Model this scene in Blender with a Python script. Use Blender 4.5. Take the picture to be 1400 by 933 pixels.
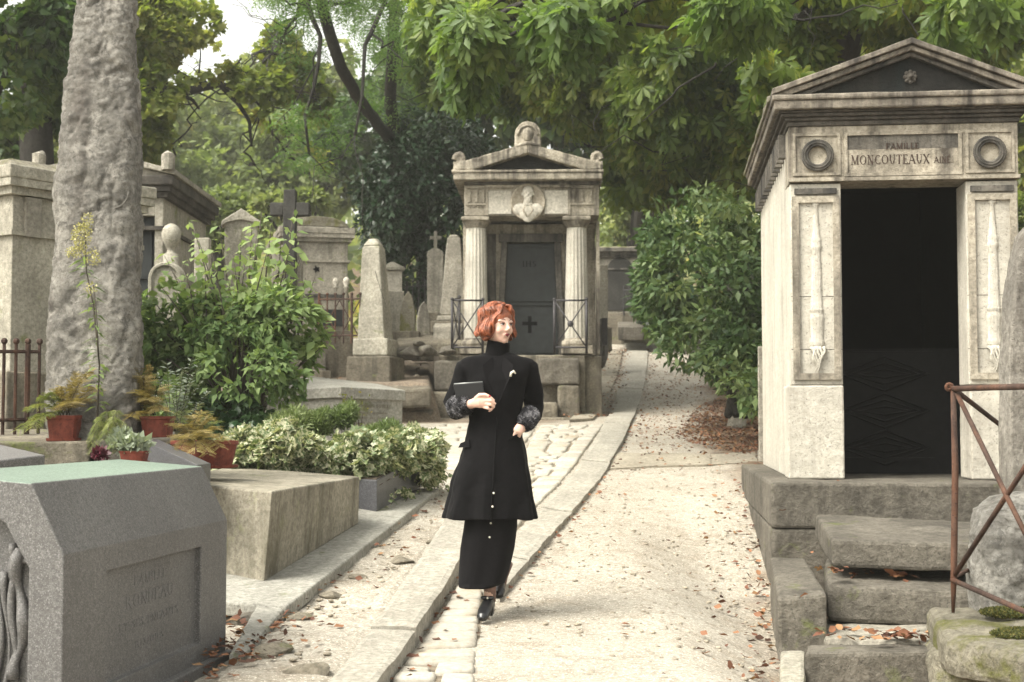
import bpy, bmesh, math, random
import numpy as np
from math import sin, cos, pi, radians as R
from mathutils import Vector, Matrix, noise as mnoise

random.seed(7)
rng = np.random.default_rng(11)
for o in list(bpy.data.objects): bpy.data.objects.remove(o)
scene = bpy.context.scene
COL = scene.collection

# ------------------------------------------------------------ camera
FP = 1400 * 50 / 36.0          # focal length in photo pixels
EYE = 1.5
PITCH = math.atan(104 / FP)
cd = bpy.data.cameras.new('camera'); cam = bpy.data.objects.new('camera', cd); COL.objects.link(cam)
cam.location = (0, 0, EYE); cam.rotation_euler = (pi / 2 + PITCH, 0, 0)
cd.lens = 50; cd.sensor_width = 36; cd.clip_start = 0.1; cd.clip_end = 2000
cd.dof.use_dof = True; cd.dof.focus_distance = 7.9; cd.dof.aperture_fstop = 5.0
scene.camera = cam

# ------------------------------------------------------------ world, sun, exposure
SUN_EL, SUN_AZ = 52, 238        # azimuth from +Y clockwise; sun stands left and a little behind the camera
w = bpy.data.worlds.new('World'); scene.world = w; w.use_nodes = True
nt = w.node_tree; nt.nodes.clear()
sky = nt.nodes.new('ShaderNodeTexSky'); sky.sky_type = 'NISHITA'; sky.sun_disc = False
sky.sun_elevation = R(SUN_EL); sky.sun_rotation = R(SUN_AZ); sky.dust_density = 4.0; sky.air_density = 1.0; sky.ozone_density = 1.0
hs = nt.nodes.new('ShaderNodeHueSaturation'); hs.inputs['Saturation'].default_value = 0.16; hs.inputs['Value'].default_value = 1.15
tint = nt.nodes.new('ShaderNodeMix'); tint.data_type = 'RGBA'; tint.blend_type = 'MULTIPLY'
tint.inputs[0].default_value = 1; tint.inputs[7].default_value = (1.0, 0.98, 0.89, 1)
bg = nt.nodes.new('ShaderNodeBackground'); bg.inputs[1].default_value = 0.13
wo = nt.nodes.new('ShaderNodeOutputWorld')
nt.links.new(sky.outputs[0], hs.inputs['Color']); nt.links.new(hs.outputs[0], tint.inputs[6])
nt.links.new(tint.outputs[2], bg.inputs[0]); nt.links.new(bg.outputs[0], wo.inputs[0])
sd = bpy.data.lights.new('sun', 'SUN'); sd.energy = 1.8; sd.angle = R(28); sd.color = (1, 0.955, 0.87)
sun = bpy.data.objects.new('sun', sd); COL.objects.link(sun)
az = R(SUN_AZ); el = R(SUN_EL)
sdir = Vector((sin(az) * cos(el), cos(az) * cos(el), sin(el)))
sun.rotation_euler = sdir.to_track_quat('Z', 'Y').to_euler(); sun.location = (-10, -5, 20)
vs = scene.view_settings; vs.view_transform = 'Standard'; vs.look = 'None'; vs.gamma = 1; vs.exposure = 1.55
try: vs.use_curve_mapping = False
except Exception: pass
cy = scene.cycles
cy.max_bounces = 6; cy.diffuse_bounces = 3; cy.glossy_bounces = 2; cy.transmission_bounces = 3; cy.transparent_max_bounces = 6
cy.volume_bounces = 0; cy.use_denoising = True; cy.caustics_reflective = False; cy.caustics_refractive = False

# ------------------------------------------------------------ picture <-> place
def ray(px, py):
    rx = (px - 700) / FP; ru = (466.5 - py) / FP
    return Vector((rx, cos(PITCH) - ru * sin(PITCH), sin(PITCH) + ru * cos(PITCH)))
def P(px, py, Y):
    d = ray(px, py); return Vector((0, 0, EYE)) + d * (Y / d.y)
_py = np.array([-30, -5, 0, 6, 7.7, 10, 12, 14, 17, 20, 22, 26, 30, 34, 45, 60, 100, 160, 400.])
_pz = np.array([-.3, -.1, 0.02, .36, .42, .60, .76, .93, 1.2, 1.42, 1.54, 2.1, 2.75, 3.34, 4.5, 6.0, 11, 22, 50.])
_ys = np.linspace(-30, 400, 8601); _zs = np.interp(_ys, _py, _pz)
_k = np.ones(21) / 21; _zs2 = np.convolve(np.pad(_zs, 10, mode='edge'), _k, 'valid')
TY = 20.25
def gz(x, y):
    """ground height, vectorised"""
    x = np.asarray(x, float); y = np.asarray(y, float)
    z = np.interp(y, _ys, _zs2)
    xe = -1.07 * y / 20.3
    ter = 1.97 + 0.105 * (y - 20.3)
    side = np.clip((xe - x) / 0.06, 0, 1) * np.clip((y - TY) / 0.1, 0, 1)
    z = z + np.maximum(ter - z, 0) * side * (y < 45)
    d_ = np.clip((x - .75) / .75, 0, 1); z = z - .21 * d_ * d_ * (3 - 2 * d_) * np.clip((12.5 - y) / 3, 0, 1) * np.clip((y - 2) / 3, 0, 1)
    # soft bank under the laurel right of the path
    b = np.clip((x - (1.9 + 0.09 * y)) / 2.5, 0, 1) * np.clip((y - 13) / 2, 0, 1)
    return z + 0.5 * b * b
def G(x, y): return float(gz(x, y))
def PG(px, py, dz=0.0, y0=3.0):
    """where the pixel's ray meets the ground (+dz)"""
    d = ray(px, py); ys = np.linspace(y0, 90, 6000)
    t = ys / d.y; h = EYE + d.z * t - gz(d.x * t, ys) - dz
    i = np.argmax(h < 0)
    if h[i] >= 0: i = len(ys) - 1
    return Vector((d.x * t[i], ys[i], EYE + d.z * t[i]))

# ------------------------------------------------------------ object bookkeeping
def tag(o, label=None, cat=None, group=None, kind=None):
    if label: o['label'] = label
    if cat: o['category'] = cat
    if group: o['group'] = group
    if kind: o['kind'] = kind
    return o
def thing(name, label, cat, loc=(0, 0, 0), rz=0, group=None):
    o = bpy.data.objects.new(name, None); COL.objects.link(o); o.location = loc; o.rotation_euler = (0, 0, rz)
    o.empty_display_size = 0.1
    return tag(o, label, cat, group)
def mesh_obj(name, verts, faces, mat, parent=None, smooth=False, org=None):
    me = bpy.data.meshes.new(name); me.from_pydata([tuple(v) for v in verts], [], faces); me.update()
    return link(name, me, mat, parent, smooth, org)
def link(name, me, mat, parent=None, smooth=False, org=None):
    for m in (mat if isinstance(mat, (list, tuple)) else [mat]): me.materials.append(m)
    if smooth: me.polygons.foreach_set('use_smooth', [True] * len(me.polygons))
    o = bpy.data.objects.new(name, me); COL.objects.link(o)
    if parent is not None: o.parent = parent
    if org is not None:
        me.transform(Matrix.Translation(-Vector(org)))
        if parent is None: o.location = org
    return o
def copy_tree(o, parent=None):
    c = o.copy(); COL.objects.link(c); c.parent = parent
    for ch in [q for q in bpy.data.objects if q.parent == o]: copy_tree(ch, c)
    return c
def bevel(o, w=0.008, seg=2, ang=35):
    m = o.modifiers.new('b', 'BEVEL'); m.width = w; m.segments = seg; m.limit_method = 'ANGLE'; m.angle_limit = R(ang); return o
_tex = {}
def rough(o, s=0.01, size=0.15, lev=4, w=0.012):
    """worn stone: bevelled, subdivided, pushed about by noise"""
    if w: bevel(o, w, 2)
    m = o.modifiers.new('s', 'SUBSURF'); m.subdivision_type = 'SIMPLE'; m.levels = lev; m.render_levels = lev
    if size not in _tex:
        t = bpy.data.textures.new('clouds', 'CLOUDS'); t.noise_scale = size; t.noise_depth = 3; _tex[size] = t
    m = o.modifiers.new('d', 'DISPLACE'); m.texture = _tex[size]; m.strength = s * 2; m.mid_level = 0.5; m.texture_coords = 'GLOBAL'
    return o

class MB:
    def __init__(s): s.v = []; s.f = []
    def add(s, vs, fs):
        n = len(s.v); s.v += [Vector(v) for v in vs]; s.f += [tuple(i + n for i in f) for f in fs]; return s
    def box(s, x0, x1, y0, y1, z0, z1):
        return s.hexa([(x0, y0, z1), (x1, y0, z1), (x1, y1, z1), (x0, y1, z1)], [(x0, y0, z0), (x1, y0, z0), (x1, y1, z0), (x0, y1, z0)])
    def taper(s, x, y, z0, z1, hx0, hy0, hx1, hy1):
        return s.hexa([(x - hx1, y - hy1, z1), (x + hx1, y - hy1, z1), (x + hx1, y + hy1, z1), (x - hx1, y + hy1, z1)],
                      [(x - hx0, y - hy0, z0), (x + hx0, y - hy0, z0), (x + hx0, y + hy0, z0), (x - hx0, y + hy0, z0)])
    def hexa(s, top, bot):   # counter-clockwise from above
        return s.add(list(top) + list(bot), [(0, 1, 2, 3), (7, 6, 5, 4), (0, 4, 5, 1), (1, 5, 6, 2), (2, 6, 7, 3), (3, 7, 4, 0)])
    def prism(s, poly, a, b, axis='y'):
        """poly in (x,z) extruded along y from a to b (or (y,z) along x, (x,y) along z); poly counter-clockwise seen from -axis"""
        n = len(poly)
        def q(p, t): return {'y': (p[0], t, p[1]), 'x': (t, p[0], p[1]), 'z': (p[0], p[1], t)}[axis]
        vs = [q(p, a) for p in poly] + [q(p, b) for p in poly]
        fs = [tuple(range(n)), tuple(range(2 * n - 1, n - 1, -1))] + [(i, i + n, (i + 1) % n + n, (i + 1) % n) for i in range(n)]
        return s.add(vs, fs)
    def tube(s, pts, rad, n=10, cap=True, sx=1, sy=1, up=None):
        pts = [Vector(p) for p in pts]; k = len(pts)
        if not hasattr(rad, '__len__'): rad = [rad] * k
        rings = []; u = None
        for i in range(k):
            t = (pts[min(i + 1, k - 1)] - pts[max(i - 1, 0)])
            if t.length < 1e-9: t = Vector((0, 0, 1))
            t.normalize()
            if u is None:
                u = Vector(up) if up else (Vector((1, 0, 0)) if abs(t.x) < .9 else Vector((0, 1, 0)))
            u = (u - t * u.dot(t)); u = u.normalized() if u.length > 1e-6 else t.orthogonal().normalized()
            b = t.cross(u)
            rings.append([pts[i] + (u * cos(2 * pi * j / n) * sx + b * sin(2 * pi * j / n) * sy) * rad[i] for j in range(n)])
        vs = [v for r in rings for v in r]
        fs = [(i * n + j, i * n + (j + 1) % n, (i + 1) * n + (j + 1) % n, (i + 1) * n + j) for i in range(k - 1) for j in range(n)]
        if cap: fs += [tuple(range(n - 1, -1, -1)), tuple(range((k - 1) * n, k * n))]
        return s.add(vs, fs)
    def lathe(s, prof, c=(0, 0, 0), n=24, sy=1.0, flute=0, fd=0.0):
        c = Vector(c); vs = []
        for r, z in prof:
            for j in range(n):
                a = 2 * pi * j / n; rr = r
                if flute: rr = r * (1 - fd * (0.5 + 0.5 * cos(a * flute)))
                vs.append(c + Vector((rr * cos(a), rr * sin(a) * sy, z)))
        k = len(prof)
        fs = [(i * n + j, i * n + (j + 1) % n, (i + 1) * n + (j + 1) % n, (i + 1) * n + j) for i in range(k - 1) for j in range(n)]
        fs += [tuple(range(n - 1, -1, -1)), tuple(range((k - 1) * n, k * n))]
        return s.add(vs, fs)
    def ball(s, c, r, nu=12, nv=8, rot=None):
        c = Vector(c); r = Vector(r) if hasattr(r, '__len__') else Vector((r, r, r)); vs = []
        for i in range(nv + 1):
            t = pi * i / nv
            for j in range(nu):
                a = 2 * pi * j / nu
                p = Vector((r.x * sin(t) * cos(a), r.y * sin(t) * sin(a), -r.z * cos(t)))
                if rot: p = rot @ p
                vs.append(c + p)
        fs = [(i * nu + j, i * nu + (j + 1) % nu, (i + 1) * nu + (j + 1) % nu, (i + 1) * nu + j) for i in range(nv) for j in range(nu)]
        return s.add(vs, fs)
    def build(s, name, mat, parent=None, smooth=False, org=None):
        if parent is not None and org == 'world': org = parent.location
        return mesh_obj(name, s.v, s.f, mat, parent, smooth, org)

# ------------------------------------------------------------ materials
def new_mat(name):
    m = bpy.data.materials.new(name); m.use_nodes = True; nt = m.node_tree
    b = nt.nodes['Principled BSDF']; return m, nt, b
def nz(nt, vec, scale, detail=4, rgh=0.6, dist=0):
    n = nt.nodes.new('ShaderNodeTexNoise'); n.inputs['Scale'].default_value = scale; n.inputs['Detail'].default_value = detail
    n.inputs['Roughness'].default_value = rgh; n.inputs['Distortion'].default_value = dist
    nt.links.new(vec, n.inputs['Vector']); return n.outputs[0]
def ramp(nt, fac, a, b, ca=(0, 0, 0, 1), cb=(1, 1, 1, 1)):
    r = nt.nodes.new('ShaderNodeValToRGB'); e = r.color_ramp.elements
    e[0].position = a; e[1].position = b; e[0].color = ca; e[1].color = cb
    nt.links.new(fac, r.inputs[0]); return r.outputs[0]
def mixc(nt, fac, a, b, mode='MIX'):
    m = nt.nodes.new('ShaderNodeMix'); m.data_type = 'RGBA'; m.blend_type = mode
    for k, v in ((0, fac), (6, a), (7, b)):
        if isinstance(v, (int, float)): m.inputs[k].default_value = v
        elif isinstance(v, (tuple, list)): m.inputs[k].default_value = (*v[:3], 1)
        else: nt.links.new(v, m.inputs[k])
    return m.outputs[2]
def math_n(nt, op, a, b=0.0):
    m = nt.nodes.new('ShaderNodeMath'); m.operation = op
    for k, v in ((0, a), (1, b)):
        if isinstance(v, (int, float)): m.inputs[k].default_value = v
        else: nt.links.new(v, m.inputs[k])
    return m.outputs[0]
def coords(nt, world=False, scale=None, loc=None):
    if world: o = nt.nodes.new('ShaderNodeNewGeometry').outputs['Position']
    else: o = nt.nodes.new('ShaderNodeTexCoord').outputs['Object']
    if scale:
        mp = nt.nodes.new('ShaderNodeMapping'); mp.inputs['Scale'].default_value = scale
        if loc: mp.inputs['Location'].default_value = loc
        nt.links.new(o, mp.inputs[0]); o = mp.outputs[0]
    return o
def bumpn(nt, h, strength, dist, prev=None):
    b = nt.nodes.new('ShaderNodeBump'); b.inputs['Strength'].default_value = strength; b.inputs['Distance'].default_value = dist
    nt.links.new(h, b.inputs['Height'])
    if prev is not None: nt.links.new(prev, b.inputs['Normal'])
    return b.outputs[0]
def stone(name, base, var=0.35, streak=0.5, sc=(.09, .08, .06), moss=0.0, mossc=(.09, .10, .035), speck=0.0, rgh=0.85, bump=0.5, fine=28, cs=1.6, pale=0.25, seed=0, streak_a=.50, pit=0, fm=.56):
    m, nt, b = new_mat(name); v = coords(nt, False, (1, 1, 1), (seed * 3.1, seed * 1.7, seed * .9))
    base = Vector(base); dark = base * (1 - var); light = base * (1 + var * .55) + Vector((.02, .02, .015))
    big = nz(nt, v, cs, 5, .62); fn = nz(nt, v, fine, 5, .7)
    c = mixc(nt, ramp(nt, big, .32, .68), tuple(dark), tuple(light))
    c = mixc(nt, ramp(nt, fn, .36, .64), mixc(nt, 1.0, c, (fm, fm * .99, fm * .96), 'MULTIPLY'), c)
    pl = nz(nt, v, 5.5, 6, .7, .6)
    c = mixc(nt, math_n(nt, 'MULTIPLY', ramp(nt, pl, .60, .68), pale), c, tuple(base * 1.5 + Vector((.05, .05, .045))))
    if streak:
        mp = nt.nodes.new('ShaderNodeMapping'); mp.inputs['Scale'].default_value = (7, 7, .55); nt.links.new(v, mp.inputs[0])
        st = nz(nt, mp.outputs[0], 1.0, 6, .62, .3)
        bl = nz(nt, v, 2.4, 5, .65)
        f = math_n(nt, 'MULTIPLY', ramp(nt, math_n(nt, 'ADD', math_n(nt, 'MULTIPLY', st, .6), math_n(nt, 'MULTIPLY', bl, .4)), streak_a, streak_a + .13), streak)
        c = mixc(nt, f, c, sc)
    if moss:
        ms = nz(nt, v, 3.3, 6, .68, .2)
        c = mixc(nt, ramp(nt, ms, .62 - moss * .25, .72 - moss * .2), c, mixc(nt, fn, mossc, tuple(Vector(mossc) * 1.9)))
    if speck:
        vo = nt.nodes.new('ShaderNodeTexVoronoi'); vo.inputs['Scale'].default_value = 190; nt.links.new(v, vo.inputs['Vector'])
        sp = nz(nt, v, 150, 3, .6)
        c = mixc(nt, math_n(nt, 'MULTIPLY', ramp(nt, sp, .47, .58), speck), c, tuple(base * .5))
        c = mixc(nt, math_n(nt, 'MULTIPLY', ramp(nt, nz(nt, v, 210, 3, .6), .56, .66), speck), c, tuple(base * 1.6 + Vector((.04, .04, .04))))
    if pit: c = mixc(nt, math_n(nt, 'MULTIPLY', ramp(nt, nz(nt, v, 13, 7, .75, .6), .53, .60), .8), c, tuple(base * .38)); c = mixc(nt, math_n(nt, 'MULTIPLY', ramp(nt, nz(nt, v, 4, 7, .7, .4), .56, .64), .6), c, tuple(base * 1.45))
    if not speck:   # open pores
        po = nz(nt, v, 62, 3, .55); c = mixc(nt, math_n(nt, 'MULTIPLY', ramp(nt, po, .60, .66), .6), c, tuple(base * .32))
    nt.links.new(c, b.inputs['Base Color']); b.inputs['Roughness'].default_value = rgh; b.inputs['Specular IOR Level'].default_value = .3
    h = bumpn(nt, nz(nt, v, fine * 2.2, 6, .75), bump, .012)
    h = bumpn(nt, nz(nt, v, 7, 7, .72), bump, .03, h)
    if pit:
        vo = nt.nodes.new('ShaderNodeTexVoronoi'); vo.inputs['Scale'].default_value = 17; vo.inputs['Randomness'].default_value = 1
        dv = nt.nodes.new('ShaderNodeMix'); dv.data_type = 'VECTOR'; dv.inputs[0].default_value = .12; nt.links.new(v, dv.inputs[4])
        n3 = nt.nodes.new('ShaderNodeTexNoise'); n3.inputs['Scale'].default_value = 6; n3.inputs['Detail'].default_value = 5; nt.links.new(v, n3.inputs['Vector']); nt.links.new(n3.outputs[1], dv.inputs[5])
        nt.links.new(dv.outputs[1], vo.inputs['Vector']); h = bumpn(nt, vo.outputs['Distance'], 1.0, .03, h)
        h = bumpn(nt, nz(nt, v, 15, 8, .8, .5), 1.0, .07, h)
    nt.links.new(h, b.inputs['Normal']); return m
def plain(name, col, rgh=.6, metal=0, var=.25, scale=20, bump=.2, sheen=0, spec=.5):
    m, nt, b = new_mat(name); v = coords(nt); col = Vector(col)
    n = nz(nt, v, scale, 5, .65)
    nt.links.new(mixc(nt, ramp(nt, n, .3, .7), tuple(col * (1 - var)), tuple(col * (1 + var))), b.inputs['Base Color'])
    b.inputs['Roughness'].default_value = rgh; b.inputs['Metallic'].default_value = metal; b.inputs['Specular IOR Level'].default_value = spec
    if sheen: b.inputs['Sheen Weight'].default_value = sheen; b.inputs['Sheen Roughness'].default_value = .4
    if bump: nt.links.new(bumpn(nt, nz(nt, v, scale * 3, 5, .7), bump, .004), b.inputs['Normal'])
    return m
def leaf_mat(name, cols, transl=.35, rgh=.45, edge=None, spec=.4):
    """cols: list of (position, colour) along the per-leaf value 'v'"""
    m, nt, b = new_mat(name)
    at = nt.nodes.new('ShaderNodeAttribute'); at.attribute_name = 'v'
    r = nt.nodes.new('ShaderNodeValToRGB'); cr = r.color_ramp
    while len(cr.elements) < len(cols): cr.elements.new(.5)
    for e, (p, c) in zip(cr.elements, cols): e.position = p; e.color = (*c, 1)
    nt.links.new(at.outputs['Fac'], r.inputs[0]); c = r.outputs[0]
    if edge:
        v = coords(nt, True); c = mixc(nt, ramp(nt, nz(nt, v, 45, 2, .5), .48, .53), c, edge)
    nt.links.new(c, b.inputs['Base Color']); b.inputs['Roughness'].default_value = rgh; b.inputs['Specular IOR Level'].default_value = spec
    t = nt.nodes.new('ShaderNodeBsdfTranslucent'); nt.links.new(mixc(nt, 1.0, c, (1.25, 1.3, .7), 'MULTIPLY'), t.inputs[0])
    mx = nt.nodes.new('ShaderNodeMixShader'); mx.inputs[0].default_value = transl
    nt.links.new(b.outputs[0], mx.inputs[1]); nt.links.new(t.outputs[0], mx.inputs[2])
    nt.links.new(mx.outputs[0], nt.nodes['Material Output'].inputs[0]); return m

M = {}
M['lime'] = stone('weathered_limestone', (.43, .385, .31), .38, .9, (.045, .038, .032), seed=1, streak_a=.48)
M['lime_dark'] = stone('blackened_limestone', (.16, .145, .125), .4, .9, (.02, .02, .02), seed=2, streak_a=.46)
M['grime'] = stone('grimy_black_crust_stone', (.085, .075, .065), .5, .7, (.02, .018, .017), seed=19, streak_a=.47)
M['lime_clean'] = stone('pale_limestone', (.52, .49, .425), .14, .4, (.17, .15, .125), seed=3, fm=.80)
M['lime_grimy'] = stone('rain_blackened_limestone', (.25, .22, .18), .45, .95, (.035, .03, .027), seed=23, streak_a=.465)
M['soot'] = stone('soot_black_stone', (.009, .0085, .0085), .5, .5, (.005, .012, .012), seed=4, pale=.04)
M['marble'] = stone('marble', (.62, .58, .50), .12, .25, (.30, .27, .23), seed=5, bump=.2)
M['bust'] = stone('bust_stone', (.50, .44, .35), .2, .5, (.12, .11, .09), seed=55, bump=.2)
M['block'] = stone('plinth_stone', (.165, .148, .122), .42, .75, (.045, .04, .032), seed=6, moss=.03, bump=1.0)
M['block2'] = stone('old_block_stone', (.245, .215, .165), .42, .75, (.055, .05, .038), seed=7, moss=.08, bump=.9)
M['mossy'] = stone('mossy_stone', (.23, .21, .16), .35, .5, (.06, .055, .045), moss=.5, mossc=(.075, .075, .02), seed=8, bump=1.0)
M['tomb'] = stone('tomb_stone', (.34, .31, .245), .3, .85, (.105, .095, .065), moss=.06, mossc=(.15, .15, .085), seed=9, bump=.5)
M['slab'] = stone('grey_slab_stone', (.36, .35, .31), .2, .35, (.15, .14, .12), seed=10, moss=.03)
M['granite'] = stone('speckled_granite', (.155, .15, .148), .2, .25, (.09, .08, .075), speck=.8, seed=11, bump=.15, rgh=.55, fine=60, pale=0)
M['granite_dark'] = stone('dark_speckled_granite', (.10, .10, .11), .2, 0, speck=.9, seed=12, bump=.15, rgh=.35, fine=60, pale=0)
M['menhir'] = stone('rough_grey_stone', (.46, .435, .39), .5, .7, (.12, .10, .085), seed=13, bump=1.0, cs=3.2, pale=.5, pit=1)
M['stele'] = stone('grey_stele_stone', (.33, .305, .255), .3, .6, (.085, .078, .062), moss=.1, seed=14)
M['stele_pale'] = stone('pale_stele_stone', (.40, .375, .31), .25, .5, (.14, .13, .10), moss=.06, seed=15)
M['stele_dark'] = stone('dark_cross_stone', (.05, .048, .045), .4, .5, (.02, .02, .02), seed=16)
M['rust'] = stone('rusty_iron', (.062, .032, .024), .5, .6, (.14, .055, .025), seed=63, rgh=.8, bump=.3, pale=.2, cs=9)
M['iron'] = plain('grey_iron', (.045, .042, .045), .6, .4, .4, 25, .4)
M['door'] = plain('dark_bronze_door', (.017, .020, .0205), .55, .3, .35, 9, .3)
M['blackhole'] = plain('shade_and_mark_black', (.004, .004, .0045), .9, 0, .3, 8, .3)  # near black: shade inside hollows given as colour, also dark door marks
M['terra'] = stone('terracotta', (.235, .052, .032), .3, .35, (.16, .09, .065), seed=61, rgh=.75, bump=.2, pale=.12)
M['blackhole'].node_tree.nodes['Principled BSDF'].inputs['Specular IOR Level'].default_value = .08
M['bark'] = stone('dark_bark', (.020, .017, .014), .45, .5, (.012, .010, .009), seed=17, bump=1.0, fine=22, pale=.1)
M['twig'] = plain('twig_bark', (.055, .045, .03), .8, 0, .4, 20, .3)
M['letter'] = plain('faded_letter_paint', (.04, .022, .015), .8, 0, .3, 30, .1)
M['letter2'] = plain('worn_grey_engraving', (.17, .155, .12), .8, 0, .3, 30, .1)
M['soil'] = plain('dark_soil', (.06, .045, .03), .95, 0, .4, 12, .8)

# ------------------------------------------------------------ leaves
def snz(p, f, seed=0, n=7):
    """cheap smooth vector noise in -1..1"""
    r = np.random.default_rng(100 + seed); p = np.asarray(p) * f; a = np.zeros(len(p))
    for i in range(n):
        k = r.normal(size=3) * (1 + .6 * i); a += np.sin(p @ k + r.uniform(0, 6.28)) / (1 + .35 * i)
    return a / 2.6
def T_leaf(wd=.27, fold=.07, droop=.12):
    return np.array([(0, 0, 0), (.42, wd, fold), (1, 0, -droop), (.42, -wd, fold), (.5, 0, 0)]), [(0, 4, 1), (1, 4, 2), (0, 3, 4), (3, 2, 4)]
def T_simple(wd=.3):
    return np.array([(0, 0, 0), (.45, wd, .08), (1, 0, -.1), (.45, -wd, .08)]), [(0, 2, 1), (0, 3, 2)]
def T_palm(n=6, droop=.38, wd=.185):
    vs = []; fs = []
    for k in range(n):
        a = (k / (n - 1) - .5) * 2 * R(112); L = 1 - .38 * abs(k / (n - 1) - .5) * 2; b = len(vs); ca, sa = cos(a), sin(a)
        for (t, wq, z) in ((0.03, 0, 0), (.68, wd, .02), (1, 0, 0), (.68, -wd, .02), (.62, 0, -.03)):
            t *= L; zz = z - droop * t * t
            vs.append((t * ca - wq * L * sa, t * sa + wq * L * ca, zz))
        fs += [(b, b + 4, b + 1), (b + 1, b + 4, b + 2), (b, b + 3, b + 4), (b + 3, b + 2, b + 4)]
    return np.array(vs), fs
def T_lobed():
    pts = [(0, 0), (.05, .32), (.30, .50), (.42, .30), (.72, .38), (.78, .16), (1.05, 0), (.78, -.16), (.72, -.38), (.42, -.30), (.30, -.50), (.05, -.32)]
    vs = [(.4, 0, -.05)] + [(x, y, .05 * abs(y) * 4 - .1 * x * x) for x, y in pts]
    return np.array(vs), [(0, i + 1, (i + 1) % 12 + 1) for i in range(12)]
def T_pinnate(n=6, wd=.055):
    vs = []; fs = []
    for k in range(n):
        t = .15 + .8 * k / n; L = .34 * (1 - .45 * t)
        for s in (-1, 1):
            b = len(vs); vs += [(t, 0, -.25 * t * t), (t + L * .35, s * L * .6, .0 - .25 * t * t), (t + L * .45, s * L, -.05 - .25 * t * t), (t + L * .12, s * L * .55, .0 - .25 * t * t)]
            fs += [(b, b + 1, b + 2), (b, b + 2, b + 3)]
    return np.array(vs), fs
def leaves(name, pos, d, nrm, size, v, tmpl, mat, parent=None):
    tv, tf = tmpl; N = len(pos); k = len(tv)
    d = d / np.linalg.norm(d, axis=1)[:, None]; b = np.cross(nrm, d); b /= np.linalg.norm(b, axis=1)[:, None] + 1e-9; nrm = np.cross(d, b)
    size = np.asarray(size)[:, None, None] if np.ndim(size) else size
    V = pos[:, None, :] + size * (tv[None, :, 0, None] * d[:, None] + tv[None, :, 1, None] * b[:, None] + tv[None, :, 2, None] * nrm[:, None])
    if parent is not None: V = V - np.array(parent.location)
    V = V.reshape(-1, 3); tf = np.array(tf); F = (tf[None] + (np.arange(N) * k)[:, None, None]).reshape(-1)
    me = bpy.data.meshes.new(name); nf = len(F) // 3
    me.vertices.add(len(V)); me.vertices.foreach_set('co', V.astype(np.float32).ravel())
    me.loops.add(len(F)); me.loops.foreach_set('vertex_index', F.astype(np.int32))
    me.polygons.add(nf); me.polygons.foreach_set('loop_start', np.arange(0, nf * 3, 3, dtype=np.int32)); me.polygons.foreach_set('loop_total', np.full(nf, 3, np.int32))
    me.update(calc_edges=True)
    a = me.attributes.new('v', 'FLOAT', 'POINT'); a.data.foreach_set('value', np.repeat(np.clip(v, 0, 1), k).astype(np.float32))
    return link(name, me, mat, parent)
def cloud(n, clusters, shell=.5, gap=0, gf=1.0, seed=0, keep=None):
    """n points in a union of ellipsoids (c, r, weight); returns position, outward direction, clump value"""
    r = np.random.default_rng(seed + 5); W = np.array([c[2] if len(c) > 2 else c[1][0] * c[1][1] * c[1][2] for c in clusters], float); W /= W.sum()
    out = []; od = []; cid = []
    while sum(len(q) for q in out) < n:
        ci = r.choice(len(clusters), n, p=W); u = r.normal(size=(n, 3)); u /= np.linalg.norm(u, axis=1)[:, None]
        rad = r.uniform(0, 1, n) ** (1 / (3 + 6 * shell))
        C = np.array([tuple(c[0]) for c in clusters])[ci]; RR = np.array([tuple(c[1]) for c in clusters])[ci]
        p = C + RR * u * rad[:, None]
        p += .12 * RR * np.stack([snz(p, 2.2, 31 + i) for i in range(3)], 1)
        ok = snz(p, gf, seed) > gap - 1 if gap else np.ones(n, bool)
        if keep is not None: ok &= keep(p)
        out.append(p[ok]); od.append(u[ok]); cid.append(ci[ok])
    p = np.concatenate(out)[:n]; u = np.concatenate(od)[:n]; cid = np.concatenate(cid)[:n]
    cv = r.uniform(0, 1, len(clusters))[cid]
    v = .30 * cv + .30 * (snz(p, 1.1, seed + 3) * .5 + .5) + .40 * r.uniform(0, 1, n)
    return p, u, v, r
def foliage(name, n, clusters, size, tmpl, mat, parent=None, shell=.5, gap=0, gf=1., seed=0, droop=.5, up=.8, keep=None, sv=.35):
    p, u, v, r = cloud(n, clusters, shell, gap, gf, seed, keep); m = len(p)
    d = u * .8 + r.normal(size=(m, 3)) * .7; d[:, 2] -= droop
    nr = r.normal(size=(m, 3)) * .55; nr[:, 2] += up; nr += u * .35
    return leaves(name, p, d, nr, size * r.uniform(1 - sv, 1 + sv, m), v, tmpl, mat, parent)
def limb(mb, p0, p1, r0, r1, wob=.06, n=6, seed=0, nn=8):
    r = random.Random(seed); p0 = Vector(p0); p1 = Vector(p1); L = (p1 - p0).length; pts = []
    for i in range(n + 1):
        t = i / n; q = p0.lerp(p1, t)
        if 0 < i < n: q += Vector((r.uniform(-1, 1), r.uniform(-1, 1), r.uniform(-1, 1))) * wob * L * .5
        pts.append(q)
    mb.tube(pts, [r0 + (r1 - r0) * (i / n) for i in range(n + 1)], nn)
    return pts
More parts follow.
